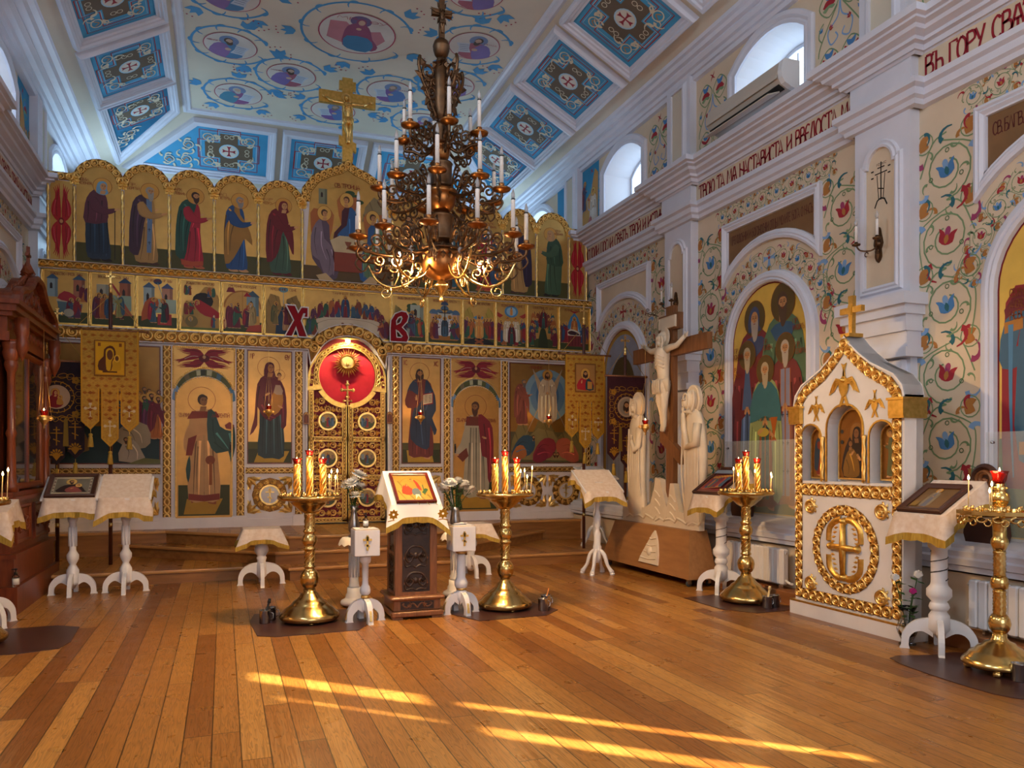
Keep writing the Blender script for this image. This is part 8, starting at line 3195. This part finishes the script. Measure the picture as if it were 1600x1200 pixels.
def chandelier():
 X0, Y0, Z0 = cx, 6.36, 2.72
 t = thing('chandelier', 'large tiered bronze chandelier with white electric candles hanging over the nave', 'chandelier', (X0, Y0, Z0))

 def part(prof, name, mat='bronze', n=28, lab=None):
  q = MB(mat, MX.Translation((0, 0, -Z0)))
  q.lathe(prof, n)
  return q.build(name, t, lab)
 part([(0, 2.72), (.02, 2.722), (.022, 2.735), (.014, 2.745), (.018, 2.77), (.035, 2.80), (.06, 2.835), (.072, 2.85), (.06, 2.86), (.035, 2.885), (.03, 2.90)], 'bottom_finial', 'brass')
 part([(.03, 2.895), (.06, 2.905), (.12, 2.93), (.155, 2.97), (.17, 3.03), (.165, 3.08), (.175, 3.09), (.18, 3.12), (.165, 3.135), (.15, 3.14)], 'lower_bowl', 'copper')
 q = MB('bronze', MX.Translation((0, 0, -Z0)))
 for k in range(18):
  a = k * PI / 9
  T0 = q.T
  q.T = T0 @ Fr((.178 * math.cos(a), .178 * math.sin(a), 3.13), (-math.sin(a), math.cos(a), 0), (0, 0, 1))
  q.leaf(0, -.01, PI / 2, .06, .05, .015)
  q.leaf(0, -.02, -PI / 2, .07, .05, .012)
  q.T = T0
 q.lathe([(.15, 3.13), (.19, 3.135), (.19, 3.15), (.15, 3.155), (.09, 3.18), (.06, 3.20), (.065, 3.22)], 28)
 q.build('gallery', t)
 part([(.065, 3.21), (.10, 3.23), (.105, 3.24), (.10, 3.25), (.10, 3.42), (.107, 3.43), (.10, 3.445), (.06, 3.46), (.055, 3.47)], 'cylinder', 'bronze')
 part([(.055, 3.46), (.08, 3.48), (.11, 3.52), (.125, 3.565), (.12, 3.60), (.135, 3.61), (.14, 3.64), (.12, 3.655), (.06, 3.67)], 'middle_bowl', 'copper')
 part([(.06, 3.665), (.09, 3.675), (.095, 3.69), (.09, 3.70), (.09, 3.86), (.097, 3.87), (.085, 3.885), (.045, 3.90)], 'cylinder', 'bronze')
 part([(.045, 3.895), (.06, 3.92), (.075, 3.96), (.07, 3.99), (.085, 4.0), (.085, 4.02), (.05, 4.035)], 'upper_bowl', 'copper')
 part([(.05, 4.03), (.068, 4.045), (.074, 4.06), (.074, 4.17), (.078, 4.18), (.06, 4.20), (.03, 4.215)], 'cylinder', 'bronze')
 part([(.03, 4.21), (.028, 4.24), (.05, 4.26), (.055, 4.29), (.07, 4.36), (.068, 4.5), (.075, 4.58), (.062, 4.66), (.04, 4.72), (.045, 4.735), (.03, 4.76)], 'fluted_stem', 'bronze', 12)
 part([(.03, 4.75), (.055, 4.78), (.068, 4.82), (.07, 4.845), (.072, 4.85), (.07, 4.86), (.058, 4.895), (.035, 4.915), (.018, 4.925)], 'ball', 'bronze')
 for k in range(4):
  a = k * PI / 2 + .35
  q = MB('bronze', MX.Translation((0, 0, -Z0)))
  d = (math.cos(a), math.sin(a), 0)
  u_ = V(d)
  for (r_, z), r, a0, tn, h in (((.125, 4.60), .085, PI, 1.5, 1), ((.10, 4.44), .065, 0, 1.4, -1), ((.10, 4.33), .05, PI, 1.3, 1), ((.13, 4.50), .045, 0, 1.1, 1), ((.07, 4.53), .035, 0, 1.1, 1)):
   scroll(q, spiral3(u_ * r_ + V((0, 0, z)), u_, ZU, r, a0, tn, h), .012)
  scroll(q, [tuple(u_ * r_ + V((0, 0, z))) for r_, z in smooth([(.05, 4.25), (.085, 4.31), (.14, 4.43), (.20, 4.54), (.225, 4.65), (.21, 4.71)], 3, False)], .014)
  q.T = q.T @ Fr(tuple(u_ * .05 + V((0, 0, 4.5))), d, (0, 0, 1))
  for xx, zz, an in ((.1, .12, .9), (.11, .05, .2), (.06, -.02, -.4), (.05, -.1, -.9), (.04, .14, 2.2)):
   q.leaf(xx, zz, an, .11, .07, .02)
   q.leaf(xx, zz, an, .11, .07, -.02)
  q.build('crown_scroll', t)
 q = MB('bronze', MX.Translation((0, 0, -Z0)))
 for k in range(8):
  a = k * PI / 4
  T0 = q.T
  q.T = T0 @ Fr((.0, -.045, 4.70), (1, 0, 0), (0, 0, 1))
  q.leaf(0, 0, a, .06, .03, .02)
  q.T = T0
 q.build('rosette', t)
 # crucifix on the hanging rod
 q = MB('bronze', Fr((0, -.012, -Z0), (1, 0, 0), (0, 0, 1)))
 q.prism([(-.022, 4.90), (.022, 4.90), (.022, 5.24), (-.022, 5.24)], -.018, .018, back=True)
 q.prism([(-.085, 5.10), (.085, 5.10), (.085, 5.15), (-.085, 5.15)], -.018, .018, back=True)
 for k in range(8):
  a = k * PI / 4 + PI / 8
  q.leaf(.02 * math.cos(a), 5.125 + .02 * math.sin(a), a, .085, .03, .02)
 corpus(q, 0, 4.96, .2, .012)
 q.build('rod_crucifix', t)
 q = MB('bronze', MX.Translation((0, 0, -Z0)))
 z = 5.2
 q.tube([(0, 0, 5.2), (0, 0, ZC)], .009, 6)
 q.lathe([(.10, ZC - .05), (.12, ZC - .02), (.12, ZC)], 20)
 q.build('hanging_rod', t)

 # candle arms, three tiers
 def arm(R_, zb, za, hub, big):
  a_ = MB('bronze', MX.Translation((0, 0, -Z0)))
  P = [(hub, 0, za), (hub + (R_ - hub) * .3, 0, za - .06 * big), (hub + (R_ - hub) * .7, 0, zb - .12 * big), (R_ * .98, 0, zb - .075), (R_, 0, zb)]
  scroll(a_, smooth(P, 5, False), .014)
  for fx, dz, r, a0, tn, h in ((.25, .06, .075, PI, 1.4, -1), (.5, .045, .07, 0, 1.4, 1), (.72, .0, .06, PI, 1.3, -1), (.42, -.13, .06, PI / 2, 1.3, 1), (.68, -.15, .05, 0, 1.3, -1), (.2, .17, .05, 0, 1.2, 1), (.88, -.07, .045, PI, 1.2, 1)):
   x = hub + (R_ - hub) * fx
   zc_ = za + (zb - za) * fx + dz * big
   scroll(a_, spiral3((x, 0, zc_), XU, ZU, r * big, a0, tn, h, 13), .0098)
  scroll(a_, smooth([(hub + .01, 0, za + .05), (hub + .05, 0, za + .2 * big), (hub + .09, 0, za + .24 * big), (hub + .11, 0, za + .17 * big)], 4, False), .008)
  scroll(a_, smooth([(R_ * .98, 0, zb - .07), (R_ * 1.02, 0, zb - .13 * big), (R_ * .93, 0, zb - .19 * big), (R_ * .86, 0, zb - .13 * big)], 4, False), .008)
  o = a_.build('arm', t)
  q = MB('copper', MX.Translation((R_, 0, zb - Z0)))
  q.lathe([(.01, -.03), (.03, -.02), (.072, -.004), (.078, .01), (.07, .014), (.03, .018), (.022, .02), (.02, .035), (.026, .05), (.02, .055)], 18)
  q.build('drip_pan', o)
  q = MB('candle_white', MX.Translation((R_, 0, zb - Z0 + .05)))
  q.lathe([(.0175, 0), (.0165, .22), (.0165, .235)], 12)
  for k in range(6):
   q.dome(.0155 * math.cos(k * 2.2), .0155 * math.sin(k * 2.2), .003, .004, .03 + .033 * k, 'black', 5)
  q.lathe([(.0168, .225), (.0168, .235)], 12, 'black')
  q.build('candle', o)
  q = MB('bulb', MX.Translation((R_, 0, zb - Z0 + .285)))
  q.lathe([(.010, 0), (.015, .018), (.014, .04), (.006, .07), (0, .082)], 10)
  q.build('bulb', o)
  return o
 for n, R_, zb, za, hub, big, ph in ((12, .71, 3.17, 3.12, .18, 1, .13), (9, .51, 3.63, 3.60, .13, .85, .2), (6, .33, 4.09, 4.0, .08, .75, .45)):
  proto = arm(R_, zb, za, hub, big)
  proto.rotation_euler = (0, 0, ph)
  for k in range(1, n):
   dup(proto, rz=ph + 2 * PI * k / n, parent=t)
 # gilt lamp hooks under the lowest tier
 proto = None
 for k in range(6):
  a = k * PI / 3 + PI / 6 + .12
  if proto is None:
   q = MB('brass', MX.Translation((0, 0, -Z0)))
   scroll(q, smooth([(.16, 0, 3.0), (.24, 0, 2.90), (.40, 0, 2.84), (.54, 0, 2.90), (.62, 0, 3.04)], 5, False), .011, 'brass')
   scroll(q, spiral3((.47, 0, 2.80), XU, ZU, .06, PI / 2, 1.3, 1), .008, 'brass')
   scroll(q, spiral3((.30, 0, 2.95), XU, ZU, .05, -PI / 2, 1.2, -1), .008, 'brass')
   scroll(q, smooth([(.40, 0, 2.85), (.36, 0, 2.95), (.40, 0, 3.02), (.43, 0, 2.99)], 4, False), .008, 'brass')
   proto = q.build('lamp_hook', t)
   q = MB('bulb_lit' if False else 'bulb', MX.Translation((.40, 0, 3.05 - Z0)))
   q.lathe([(.008, -.02), (.02, 0), (.02, .02), (0, .035)], 10)
   q.build('lamp', proto)
   o = proto
  else:
   o = dup(proto, parent=t)
  o.rotation_euler = (0, 0, a)
 for (x, z) in ((-.37, 3.06), (.30, 3.03)):
  q = MB('bulb_lit', MX.Translation((x, -.10, z - Z0)))
  q.lathe([(.0, -.02), (.015, -.012), (.02, 0), (.015, .014), (0, .02)], 12)
  q.build('lit_lamp', t, 'glowing lamp under the candles')
  light('chandelier_lamp', 'SPOT', (X0 + x, Y0 - .12, z - .03), 190, (1, .60, .26), aim=(X0 + x * 1.05, Y0 - .12, 0), size=.04, spot_size=3.1, spot_blend=.15)
  light('chandelier_lamp_glow', 'POINT', (X0 + x, Y0 - .16, z - .03), 5, (1, .62, .28), size=.03)


chandelier()


# ---------------------------------------------------------------- oil lamps
def oil_lamp(label, loc, ztop, glass='red_glass', hook=0):
 t = thing('oil_lamp', label, 'oil lamp', loc)
 q = MB('gold')
 q.lathe([(0, -.13), (.01, -.12), (.006, -.10), (.02, -.085), (.03, -.065), (.045, -.05), (.05, -.035), (.042, -.02), (.05, -.01), (.045, 0), (.03, .004)], 16)
 for k in range(3):
  a = k * 2 * PI / 3 + .5
  u_ = V((math.cos(a), math.sin(a), 0))
  q.tube(spiral3(u_ * .06 + V((0, 0, -.02)), u_, ZU, .028, PI, 1.3, 1, 10), .005, 5)
  q.leaf(.045 * math.cos(a), .045 * math.sin(a), a, .05, .03, .02, -.03)
 q.build('bowl', t)
 q = MB(glass)
 q.lathe([(.02, 0), (.03, .012), (.036, .035), (.042, .055), (.038, .055), (.03, .03), (.02, .008)], 14)
 q.build('red_glass', t)
 q = MB('flame', MX.Translation((0, 0, .045)))
 q.lathe([(.001, 0), (.006, .008), (.007, .014), (0, .034)], 8)
 q.build('flame', t)
 q = MB('gold')
 h = ztop - loc[2]
 for k in range(3):
  a = k * 2 * PI / 3 + .5
  q.tube([(.07 * math.cos(a), .07 * math.sin(a), -.01), (.012 * math.cos(a), .012 * math.sin(a), min(h, .5))], .002, 4)
 q.tube([(0, 0, min(h, .5)), (0, 0, h)], .0025, 4)
 q.build('chain', t)
 if hook:
  q = MB('gold')
  q.tube([(0, 0, h), (0, hook * .5, h + .02), (0, hook, h)], .004, 5)
  q.build('hook', t)
 light('oil_lamp_glow', 'POINT', (loc[0], loc[1] - .05, loc[2] + .13), .9, (1, .5, .18), size=.04)


oil_lamp('hanging oil lamp burning before the Mother of God icon', (.58, 11.2, 2.08), 3.0, hook=.34)
oil_lamp('hanging oil lamp burning before the icon of Christ', (2.70, 11.2, 2.04), 3.0, hook=.34)
oil_lamp('small hanging oil lamp before the Transfiguration icon', (4.73, 11.2, 2.02), 3.0, hook=.34)
oil_lamp('hanging oil lamp burning beside the carved crucifix', (4.78, 8.33, 1.82), 3.16)
oil_lamp('hanging oil lamp burning beside the dark carved case', (-1.70, 9.05, 1.84), 2.72)
t = thing('lamp_bracket', 'wrought scrolled bracket for the oil lamp at the top of the carved crucifix', 'bracket', (4.96, 8.33, 3.12))
q = MB('bronze')
q.tube([(0, 0, .02), (-.18, 0, .05), (-.18, 0, .02)], .006, 5)
q.build('arm', t)
q = MB('bronze')
for c_, r in (((-.05, 0, .06), .04), ((-.12, 0, .03), .035), ((-.15, 0, .08), .025)):
 q.tube(spiral3(c_, XU, ZU, r, 0, 1.4), .004, 5)
q.build('scrollwork', t)


# ---------------------------------------------------------------- church banners
def banner(label, loc, zfoot, ztop, zbar, w, h, cloth, tails, fn, tassels=True, iconz=None, split=.55, face=0, barw=None):
 t = thing('church_banner', label, 'banner', (loc[0], loc[1], zfoot), face)
 TB = Fr((0, 0, -zfoot), (1, 0, 0), (0, 0, 1))
 q = MB('wood_pole', TB)
 q.T = MX.Translation((0, .03, -zfoot))
 q.lathe([(.022, zfoot), (.022, ztop - .26), (.016, ztop - .25)], 12)
 q.lathe([(.023, zfoot + .45), (.024, zfoot + .47), (.023, zfoot + .5)], 12, 'brass')
 q.build('pole', t)
 q = MB('gold', TB)
 q.T = MX.Translation((0, .03, -zfoot)) @ MX.Identity(4)
 q.lathe([(.018, ztop - .27), (.02, ztop - .20), (.012, ztop - .19), (.025, ztop - .165), (.012, ztop - .14)], 12)
 q.T = Fr((0, .03, -zfoot), (1, 0, 0), (0, 0, 1))
 q.prism([(-.01, ztop - .15), (.01, ztop - .15), (.01, ztop), (-.01, ztop)], -.006, .006, back=True)
 q.prism([(-.05, ztop - .065), (.05, ztop - .065), (.05, ztop - .045), (-.05, ztop - .045)], -.006, .006, back=True)
 for x, z in ((-.05, -.055), (.05, -.055), (0, 0)):
  for d in ((.0, .014), (.014, 0), (-.014, 0), (0, -.014)):
   q.dome(x + d[0], ztop + z + d[1], .009, .009, 0, n=6)
 q.build('finial_cross', t)
 bw = barw or w * .5 + .09
 q = MB('wood_walnut', TB)
 q.tube([(-bw, zbar, 0), (bw, zbar, 0)], .013, 8)
 for sg in (-1, 1):
  q.tube([(sg * bw, zbar, 0), (sg * (bw + .02), zbar, 0)], [.022, .015], 8)
 q.build('crossbar', t)
 q = MB('fringe', TB)
 for sg in (-1, 1):
  q.tube([(sg * bw * .95, zbar, 0), (0, zbar + .42 if ztop - zbar > .55 else ztop - .2, -.02)], .0035, 4)
 q.build('cord', t)
 # cloth with tails, gently rippled
 zt = zbar - .005
 nt = len(tails)
 tw = w / nt
 q = MB(cloth, TB)
 zs = zt - h * split
 pts = [(-w / 2, zt), (w / 2, zt)]
 pts = [(w / 2, zt), (-w / 2, zt)]
 for i, L_ in enumerate(tails):
  x0 = -w / 2 + tw * i
  g = .012 if nt > 2 else .012
  zl = zt - h * L_
  pts += ([(x0, zs)] if i else []) + [(x0 + (g if i else 0), zs)] * (1 if i else 0) + [(x0 + (g if i else 0), zl + .10), (x0 + tw / 2, zl), (x0 + tw - (g if i < nt - 1 else 0), zl + .10)] + ([(x0 + tw - g, zs + .0)] if i < nt - 1 else [])
 cl = []
 for p_ in pts:
  if not cl or (abs(cl[-1][0] - p_[0]) + abs(cl[-1][1] - p_[1])) > 1e-5:
   cl.append(p_)
 q.prism(cl, -.006, .006, back=True)
 c = q.build('cloth', t)
 q = MB('gilt' if cloth == 'brocade' else 'gilt', TB)
 p = Pa(q, 'paintw', .0065, .0001)
 fn(p, w, h, zt, zs, tails, tw)
 q.build('embroidery', c)
 if tassels:
  for i, L_ in enumerate(tails):
   x0 = -w / 2 + tw * (i + .5)
   zl = zt - h * L_
   q = MB('fringe', MX.Translation((x0, 0, zl - zfoot)))
   q.tube([(0, 0, 0), (0, 0, -.05)], .004, 5)
   q.lathe([(.0, -.04), (.02, -.05), (.024, -.065), (.016, -.08), (.022, -.09), (.034, -.20), (.03, -.205), (0, -.205)][::-1], 10)
   q.build('tassel', t)
 return t


def gold_art(iconfn, bg):
 def fn(p, w, h, zt, zs, tails, tw):
  for i in range(7):
   for j in range(int((zt - zs + .4) / .085)):
    x, z = -w / 2 + w * (i + .5 + .5 * (j % 2)) / 7, zt - .06 - .085 * j
    if x > w / 2 - .02:
     continue
    p.poly([(x - .03, z), (x, z + .018), (x + .03, z), (x, z - .018)], '#9a5a10')
    p.line([(x - .035, z + .025), (x, z + .045), (x + .035, z + .025)], .006, '#c8922c')
  for i, L_ in enumerate(tails):
   x = -w / 2 + tw * (i + .5)
   z0 = zt - h * L_
   gw = tw / 2 - .018
   p.line([(x - gw, zs), (x - gw, z0 + .105), (x, z0 + .018), (x + gw, z0 + .105), (x + gw, zs)], .014, '#c8901c')
   z = z0 + .22
   for ww, hh in ((.012, .16), (.10, .012)):
    p.rect(x - ww / 2, z - hh / 2 + (.03 if ww > .05 else 0), ww, hh, '#c8b490')
   for dx, dz in ((-.05, .03), (.05, .03), (0, .08), (0, -.08)):
    p.ell(x + dx, z + dz, .018, .018, '#c8b490', 8)
   for j in range(4):
    p.poly([(x - .03, zs - .05 - .1 * j), (x, zs - .03 - .1 * j), (x + .03, zs - .05 - .1 * j), (x, zs - .07 - .1 * j)], '#8a4a0c')
  p.line([(-w / 2 + .012, zt), (-w / 2 + .012, zs)], .018, '#c8901c')
  p.line([(w / 2 - .012, zt), (w / 2 - .012, zs)], .018, '#c8901c')
  iw, ih = w * .50, w * .64
  zc_ = zt - .13 - ih / 2
  p.rect(-iw / 2 - .012, zc_ - ih / 2 - .012, iw + .024, ih + .024, '#7a4a14')
  p.rect(-iw / 2, zc_ - ih / 2, iw, ih, bg)
  iconfn(p, iw, ih, zc_)
 return fn


def kazan(p, w, h, z):
 p.rect(-w / 2 + .01, z - h / 2 + .015, w - .02, h - .03, '#d8a010')
 p.poly([(-w * .38, z - h * .36), (-w * .38, z - h * .1), (-w * .22, z + h * .05), (-w * .2, z + h * .26), (0, z + h * .38), (w * .16, z + h * .3), (w * .2, z + h * .08), (w * .08, z - h * .1), (w * .05, z - h * .36)], '#5a2c10', 2)
 p.poly([(-w * .12, z - h * .34), (-w * .14, z + h * .05), (-w * .13, z + h * .24), (0, z + h * .3), (w * .12, z + h * .24), (w * .13, z + h * .05), (w * .05, z - h * .1), (w * .02, z - h * .34)], '#d8a414', 2)
 p.ell(0, z + h * .1, w * .105, h * .15, '#6a3c1c')
 p.poly([(w * .1, z - h * .34), (w * .14, z - h * .08), (w * .34, z - h * .08), (w * .38, z - h * .34)], '#c8940c', 2)
 p.ell(w * .24, z + h * .0, w * .06, h * .07, '#6a3c1c')
 p.ring(w * .24, z, w * .09, .008, '#f0c040', ry=h * .1)
 for sx in (-.36, .36):
  p.rect(w * sx - .015, z + h * .35, .03, .04, '#8a4a10')
 p.rect(-w * .25, z - h * .43, w * .5, .018, '#5a3008')


def pantok(p, w, h, z):
 p.rect(-w / 2 + .008, z - h / 2 + .01, w - .016, h - .02, '#a8783c')
 p.poly([(-w * .42, z - h * .42), (-w * .36, z - h * .12), (-w * .12, z + h * .02), (w * .12, z + h * .02), (w * .36, z - h * .12), (w * .4, z - h * .42)], '#a01c24', 2)
 p.poly([(.0, z - h * .42), (.02, z - h * .02), (w * .3, z - h * .1), (w * .42, z - h * .42)], '#1c3a44', 2)
 head(p, 0, z + h * .14, h * .2, 'long', '#2c160c', '#c89840', 0)
 p.poly([(w * .1, z - h * .4), (w * .1, z - h * .12), (w * .34, z - h * .14), (w * .34, z - h * .4)], '#b8843c')
 hand(p, -w * .2, z - h * .16, h * .08, 1.4)


def dark_art(iconfn, gold='#9a6c14'):
 def fn(p, w, h, zt, zs, tails, tw):
  cz = zt - .13 - w * .5
  rr_ = w * .245
  a = w * .44
  p.ring(0, cz, rr_ * 1.28, .010, gold)
  for k in range(16):
   comma(p, rr_ * 1.3 * math.cos(k * PI / 8), cz + rr_ * 1.3 * math.sin(k * PI / 8), .05, k * PI / 8 + 1.2, gold, 1)
  for sx in (-1, 1):
   for sz in (-1, 1):
    for q_ in range(5):
     an = q_ * 2 * PI / 5
     p.ell(sx * a * .78 + .026 * math.cos(an), cz + sz * a * .78 + .026 * math.sin(an), .02, .02, gold, 8)
    p.line(smooth([(sx * .02, cz + sz * a * 1.02), (sx * .08, cz + sz * a * 1.1), (sx * .12, cz + sz * a * .98), (sx * .06, cz + sz * a * .86), (sx * .02, cz + sz * a * .92)], 4), .007, gold, True)
    p.line(smooth([(sx * a * .4, cz + sz * a * 1.0), (sx * a * .62, cz + sz * a * 1.08), (sx * a * .7, cz + sz * a * .95), (sx * a * .5, cz + sz * a * .8)], 4), .007, gold, True)
   for k in range(6):
    z = cz - a * .8 + a * 1.6 * k / 5
    p.ring(sx * a * .9, z, .035, .006, gold, 12, .03)
   p.line([(sx * a, cz - a), (sx * a, cz + a)], .006, gold)
  p.line([(-a, cz + a * .92), (a, cz + a * .92)], .005, gold)
  p.line([(-a, cz - a * .92), (a, cz - a * .92)], .005, gold)
  for k in range(6):
   p.line(smooth([(-a * .8 + a * .32 * k, cz - a * 1.0), (-a * .7 + a * .32 * k, cz - a * 1.14), (-a * .55 + a * .32 * k, cz - a * 1.02), (-a * .68 + a * .32 * k, cz - a * .94)], 4), .006, gold, True)
  p.ell(0, cz, rr_ * 1.08, rr_ * 1.08, '#1a0c0a', 30)
  p.ell(0, cz, rr_, rr_, '#a89078', 30)
  iconfn(p, rr_, cz)
  for i, L_ in enumerate(tails):
   x = -w / 2 + tw * (i + .5)
   z0 = zt - h * L_
   z = z0 + .34
   p.line([(x, z - .11), (x, z + .11)], .012, gold)
   for hw, dz in ((.035, .075), (.065, .035)):
    p.line([(x - hw, z + dz), (x + hw, z + dz)], .011, gold)
   p.line([(x - .035, z - .035), (x + .035, z - .065)], .011, gold)
   for k in range(7):
    a_ = PI * (k / 6)
    p.poly([(x + .02 * math.cos(a_), z0 + .12 + .02 * math.sin(a_)), (x + .06 * math.cos(a_ - .2), z0 + .12 + .06 * math.sin(a_ - .2)), (x + .075 * math.cos(a_), z0 + .12 + .075 * math.sin(a_)), (x + .06 * math.cos(a_ + .2), z0 + .12 + .06 * math.sin(a_ + .2))], gold)
   p.poly([(x - .05, z0 + .12), (x, z0 + .05), (x + .05, z0 + .12), (x, z0 + .15)], gold)
   if i < len(tails) - 1:
    xb = -w / 2 + tw * (i + 1)
    p.poly([(xb - .03, zs - h * .24), (xb - .02, zs + .02), (xb, zs + .05), (xb + .02, zs + .02), (xb + .03, zs - h * .24)], '#7a6220', 1)
 return fn


def mary_med(p, r, z):
 p.poly([(-r * .6, z - r * .7), (-r * .5, z), (-r * .1, z + r * .3), (r * .2, z), (r * .5, z - r * .6), (0, z - r * .9)], '#7a1420', 2)
 head(p, -r * .1, z + r * .35, r * .34, 'veil', '#7a1420', '#b88a40', 1)
 head(p, r * .25, z - r * .05, r * .2, 'hair', '#4a2c18', '#b88a40', -1)
 p.poly([(0, z - r * .6), (r * .1, z - r * .1), (r * .4, z - r * .2), (r * .5, z - r * .6)], '#a87830', 2)


def face_med(p, r, z):
 p.ell(0, z, r * .8, r * .8, '#8a8070', 20)
 head(p, 0, z + r * .1, r * .75, 'long', '#3a2414', None, 0)


banner('yellow brocade church banner with a shining gilt icon', (-1.26, 10.36), .15, 3.63, 2.93, .62, 1.38, 'brocade', (.85, 1.0, .87), gold_art(kazan, '#c89010'), split=.50)
banner('yellow brocade church banner with an icon of Christ', (4.76, 9.98), .15, 3.55, 2.87, .60, 1.32, 'brocade', (.88, 1.0, .90), gold_art(pantok, '#8a5c24'), split=.50)
banner('black church banner with a round icon of the Mother of God, behind the oil lamp', (-1.84, 10.50), .15, 3.18, 2.56, .58, 1.22, 'velvet', (.92, 1.0, .94), dark_art(mary_med), split=.58, barw=.31)
banner('wine dark church banner with a round face icon, beside the carved crucifix', (5.22, 9.62), .0, 3.10, 2.55, .58, 1.26, 'wine_velvet', (.92, 1.0, .94), dark_art(face_med), split=.58, barw=.31)


# ---------------------------------------------------------------- carved icon case at the left wall
def icon_case():
 L0 = V((-1.92, 9.085, 0))
 t = thing('icon_case', 'tall dark red carved wooden icon case with glass along the north wall', 'icon case', tuple(L0))
 F0 = MX.Translation(-L0)
 TK = F0 @ Fr((-1.86, 0, 0), (0, 1, 0), (0, 0, 1))
 y0, y1, c = 8.25, 9.92, 9.085
 q = MB('wood_red', F0)
 q.box(-2.15, -1.74, y0 - .1, y1 + .14, 0, .25)
 q.box(-2.15, -1.78, y0 - .04, y1 + .06, .25, .50)
 q.box(-2.15, -1.76, y0 - .06, y1 + .08, .50, .54)
 q.box(-2.15, -1.82, y0, y1, .54, 1.02)
 q.box(-2.15, -1.76, y0 - .06, y1 + .08, 1.02, 1.06)
 q.box(-2.15, -1.79, y0 - .03, y1 + .05, 1.06, 1.10)
 q.box(-2.15, -1.93, y0 + .05, y1 - .05, 1.10, 2.50)
 q.build('cabinet', t)
 q = MB('wood_red', F0)
 for z0, z1, o in ((2.48, 2.56, .02), (2.56, 2.70, .0), (2.70, 2.74, .05), (2.74, 2.80, .09), (2.80, 2.84, .12)):
  q.box(-2.15, -1.84 + o, y0 - o, y1 + o, z0, z1)
 q.T = TK
 for k in range(10):
  q.dome(y0 + .12 + .16 * k, 2.63, .05, .02, .02, n=8)
 q.build('cornice', t)
 for yc in (y0 + .10, y1 - .10):
  q = MB('wood_red', F0 @ MX.Translation((-1.83, yc, 0)))
  q.lathe([(.06, 1.10), (.06, 1.16), (.045, 1.19), (.04, 1.25), (.035, 1.60), (.05, 1.64), (.035, 1.68), (.035, 2.2), (.05, 2.23), (.06, 2.27), (.05, 2.31), (.065, 2.40), (.08, 2.46), (.08, 2.50)], 14)
  q.lathe([(.02, 2.24), (.06, 2.32), (.075, 2.38), (.06, 2.44), (.07, 2.5)], 14)
  q.build('turned_column', t)
  q = MB('wood_red', F0 @ MX.Translation((-1.74, yc - .02, 0)))
  q.lathe([(.0, 2.30), (.015, 2.33), (.03, 2.36), (.055, 2.42), (.06, 2.47), (.045, 2.52), (.06, 2.56), (.06, 2.70)], 14)
  q.build('drop_finial', t)
 q = MB('wood_red', TK)
 q.mould([(y0 + .2, 1.12), (y1 - .2, 1.12), (y1 - .2, 2.46), (y0 + .2, 2.46)], [(0, 0), (0, .03), (.02, .035), (.05, .02), (.06, 0)], closed=True)
 q.box(c - .025, c + .025, 1.14, 2.44, 0, .02)
 q.build('door_frame', t)
 q = MB('dark_glass', TK)
 q.prism([(y0 + .22, 1.14), (y1 - .22, 1.14), (y1 - .22, 2.44), (y0 + .22, 2.44)], -.02, .004)
 q.build('glass_door', t)
 q = MB('wood_red', TK)
 for a, b in ((y0 + .15, c - .08), (c + .08, y1 - .15)):
  q.mould([(a, .60), (b, .60), (b, .97), (a, .97)], [(0, .04), (0, .06), (.02, .065), (.04, .045)], closed=True)
  for k in range(5):
   carve_unit(q, 'scroll' if k % 2 else 'leaf', a + (b - a) * (k + .5) / 5, .785, 0, .16, .04, 'wood_red')
 for yc in (y0 + .06, y1 - .06):
  for k in range(4):
   carve_unit(q, 'palm', yc, .62 + .1 * k, 0, .09, .045, 'wood_red')
 q.build('carved_panel', t)
 # ogee pediment with foliage
 q = MB('wood_red', TK)
 half = [(.82, 2.84), (.80, 2.92), (.67, 2.98), (.50, 3.01), (.34, 3.06), (.21, 3.15), (.10, 3.20), (0, 3.21)]
 og = smooth([(c + x, z) for x, z in half], 3, False)
 og2 = og + [(2 * c - y, z) for y, z in og[::-1][1:]]
 q.prism(og2 + [(c - .82, 2.84)], -.10, .06, back=True)
 q.mould(og2, [(-.03, .06), (-.03, .12), (0, .14), (.03, .12), (.04, .05)])
 for k in range(3):
  for sg in (-1, 1):
   carve_unit(q, 'scroll', c + sg * (.10 + .18 * k), 2.96 - .03 * k + .04 * (k == 0), 0, .16 - .03 * k, .06, 'wood_red')
 q.build('pediment', t)
 q = MB('wood_red', TK)
 for k in range(9):
  a = (k - 4) * .42
  q.leaf(c + .10 * math.sin(a), 3.20 + .02 * math.cos(a), PI / 2 - a, .18 - .012 * abs(k - 4), .07, .05, .02)
  q.leaf(c + .10 * math.sin(a), 3.20 + .02 * math.cos(a), PI / 2 - a, .18 - .012 * abs(k - 4), .07, -.05, .02)
 for sg in (-1, 1):
  for k in range(7):
   y, z = c + sg * (.16 + .09 * k), 3.17 - .033 * k - .015 * (k > 2)
   carve_unit(q, 'leaf', y, z, PI / 2 - sg * .5, .16, .03, 'wood_red')
 q.prism([(c - .013, 3.32), (c + .013, 3.32), (c + .013, 3.54), (c - .013, 3.54)], 0, .03, back=True)
 q.prism([(c - .06, 3.44), (c + .06, 3.44), (c + .06, 3.465), (c - .06, 3.465)], 0, .03, back=True)
 q.build('crest', t)


icon_case()
bottle('pump bottle standing on the base of the dark carved case', (-1.76, 8.19, .25), 1.1)
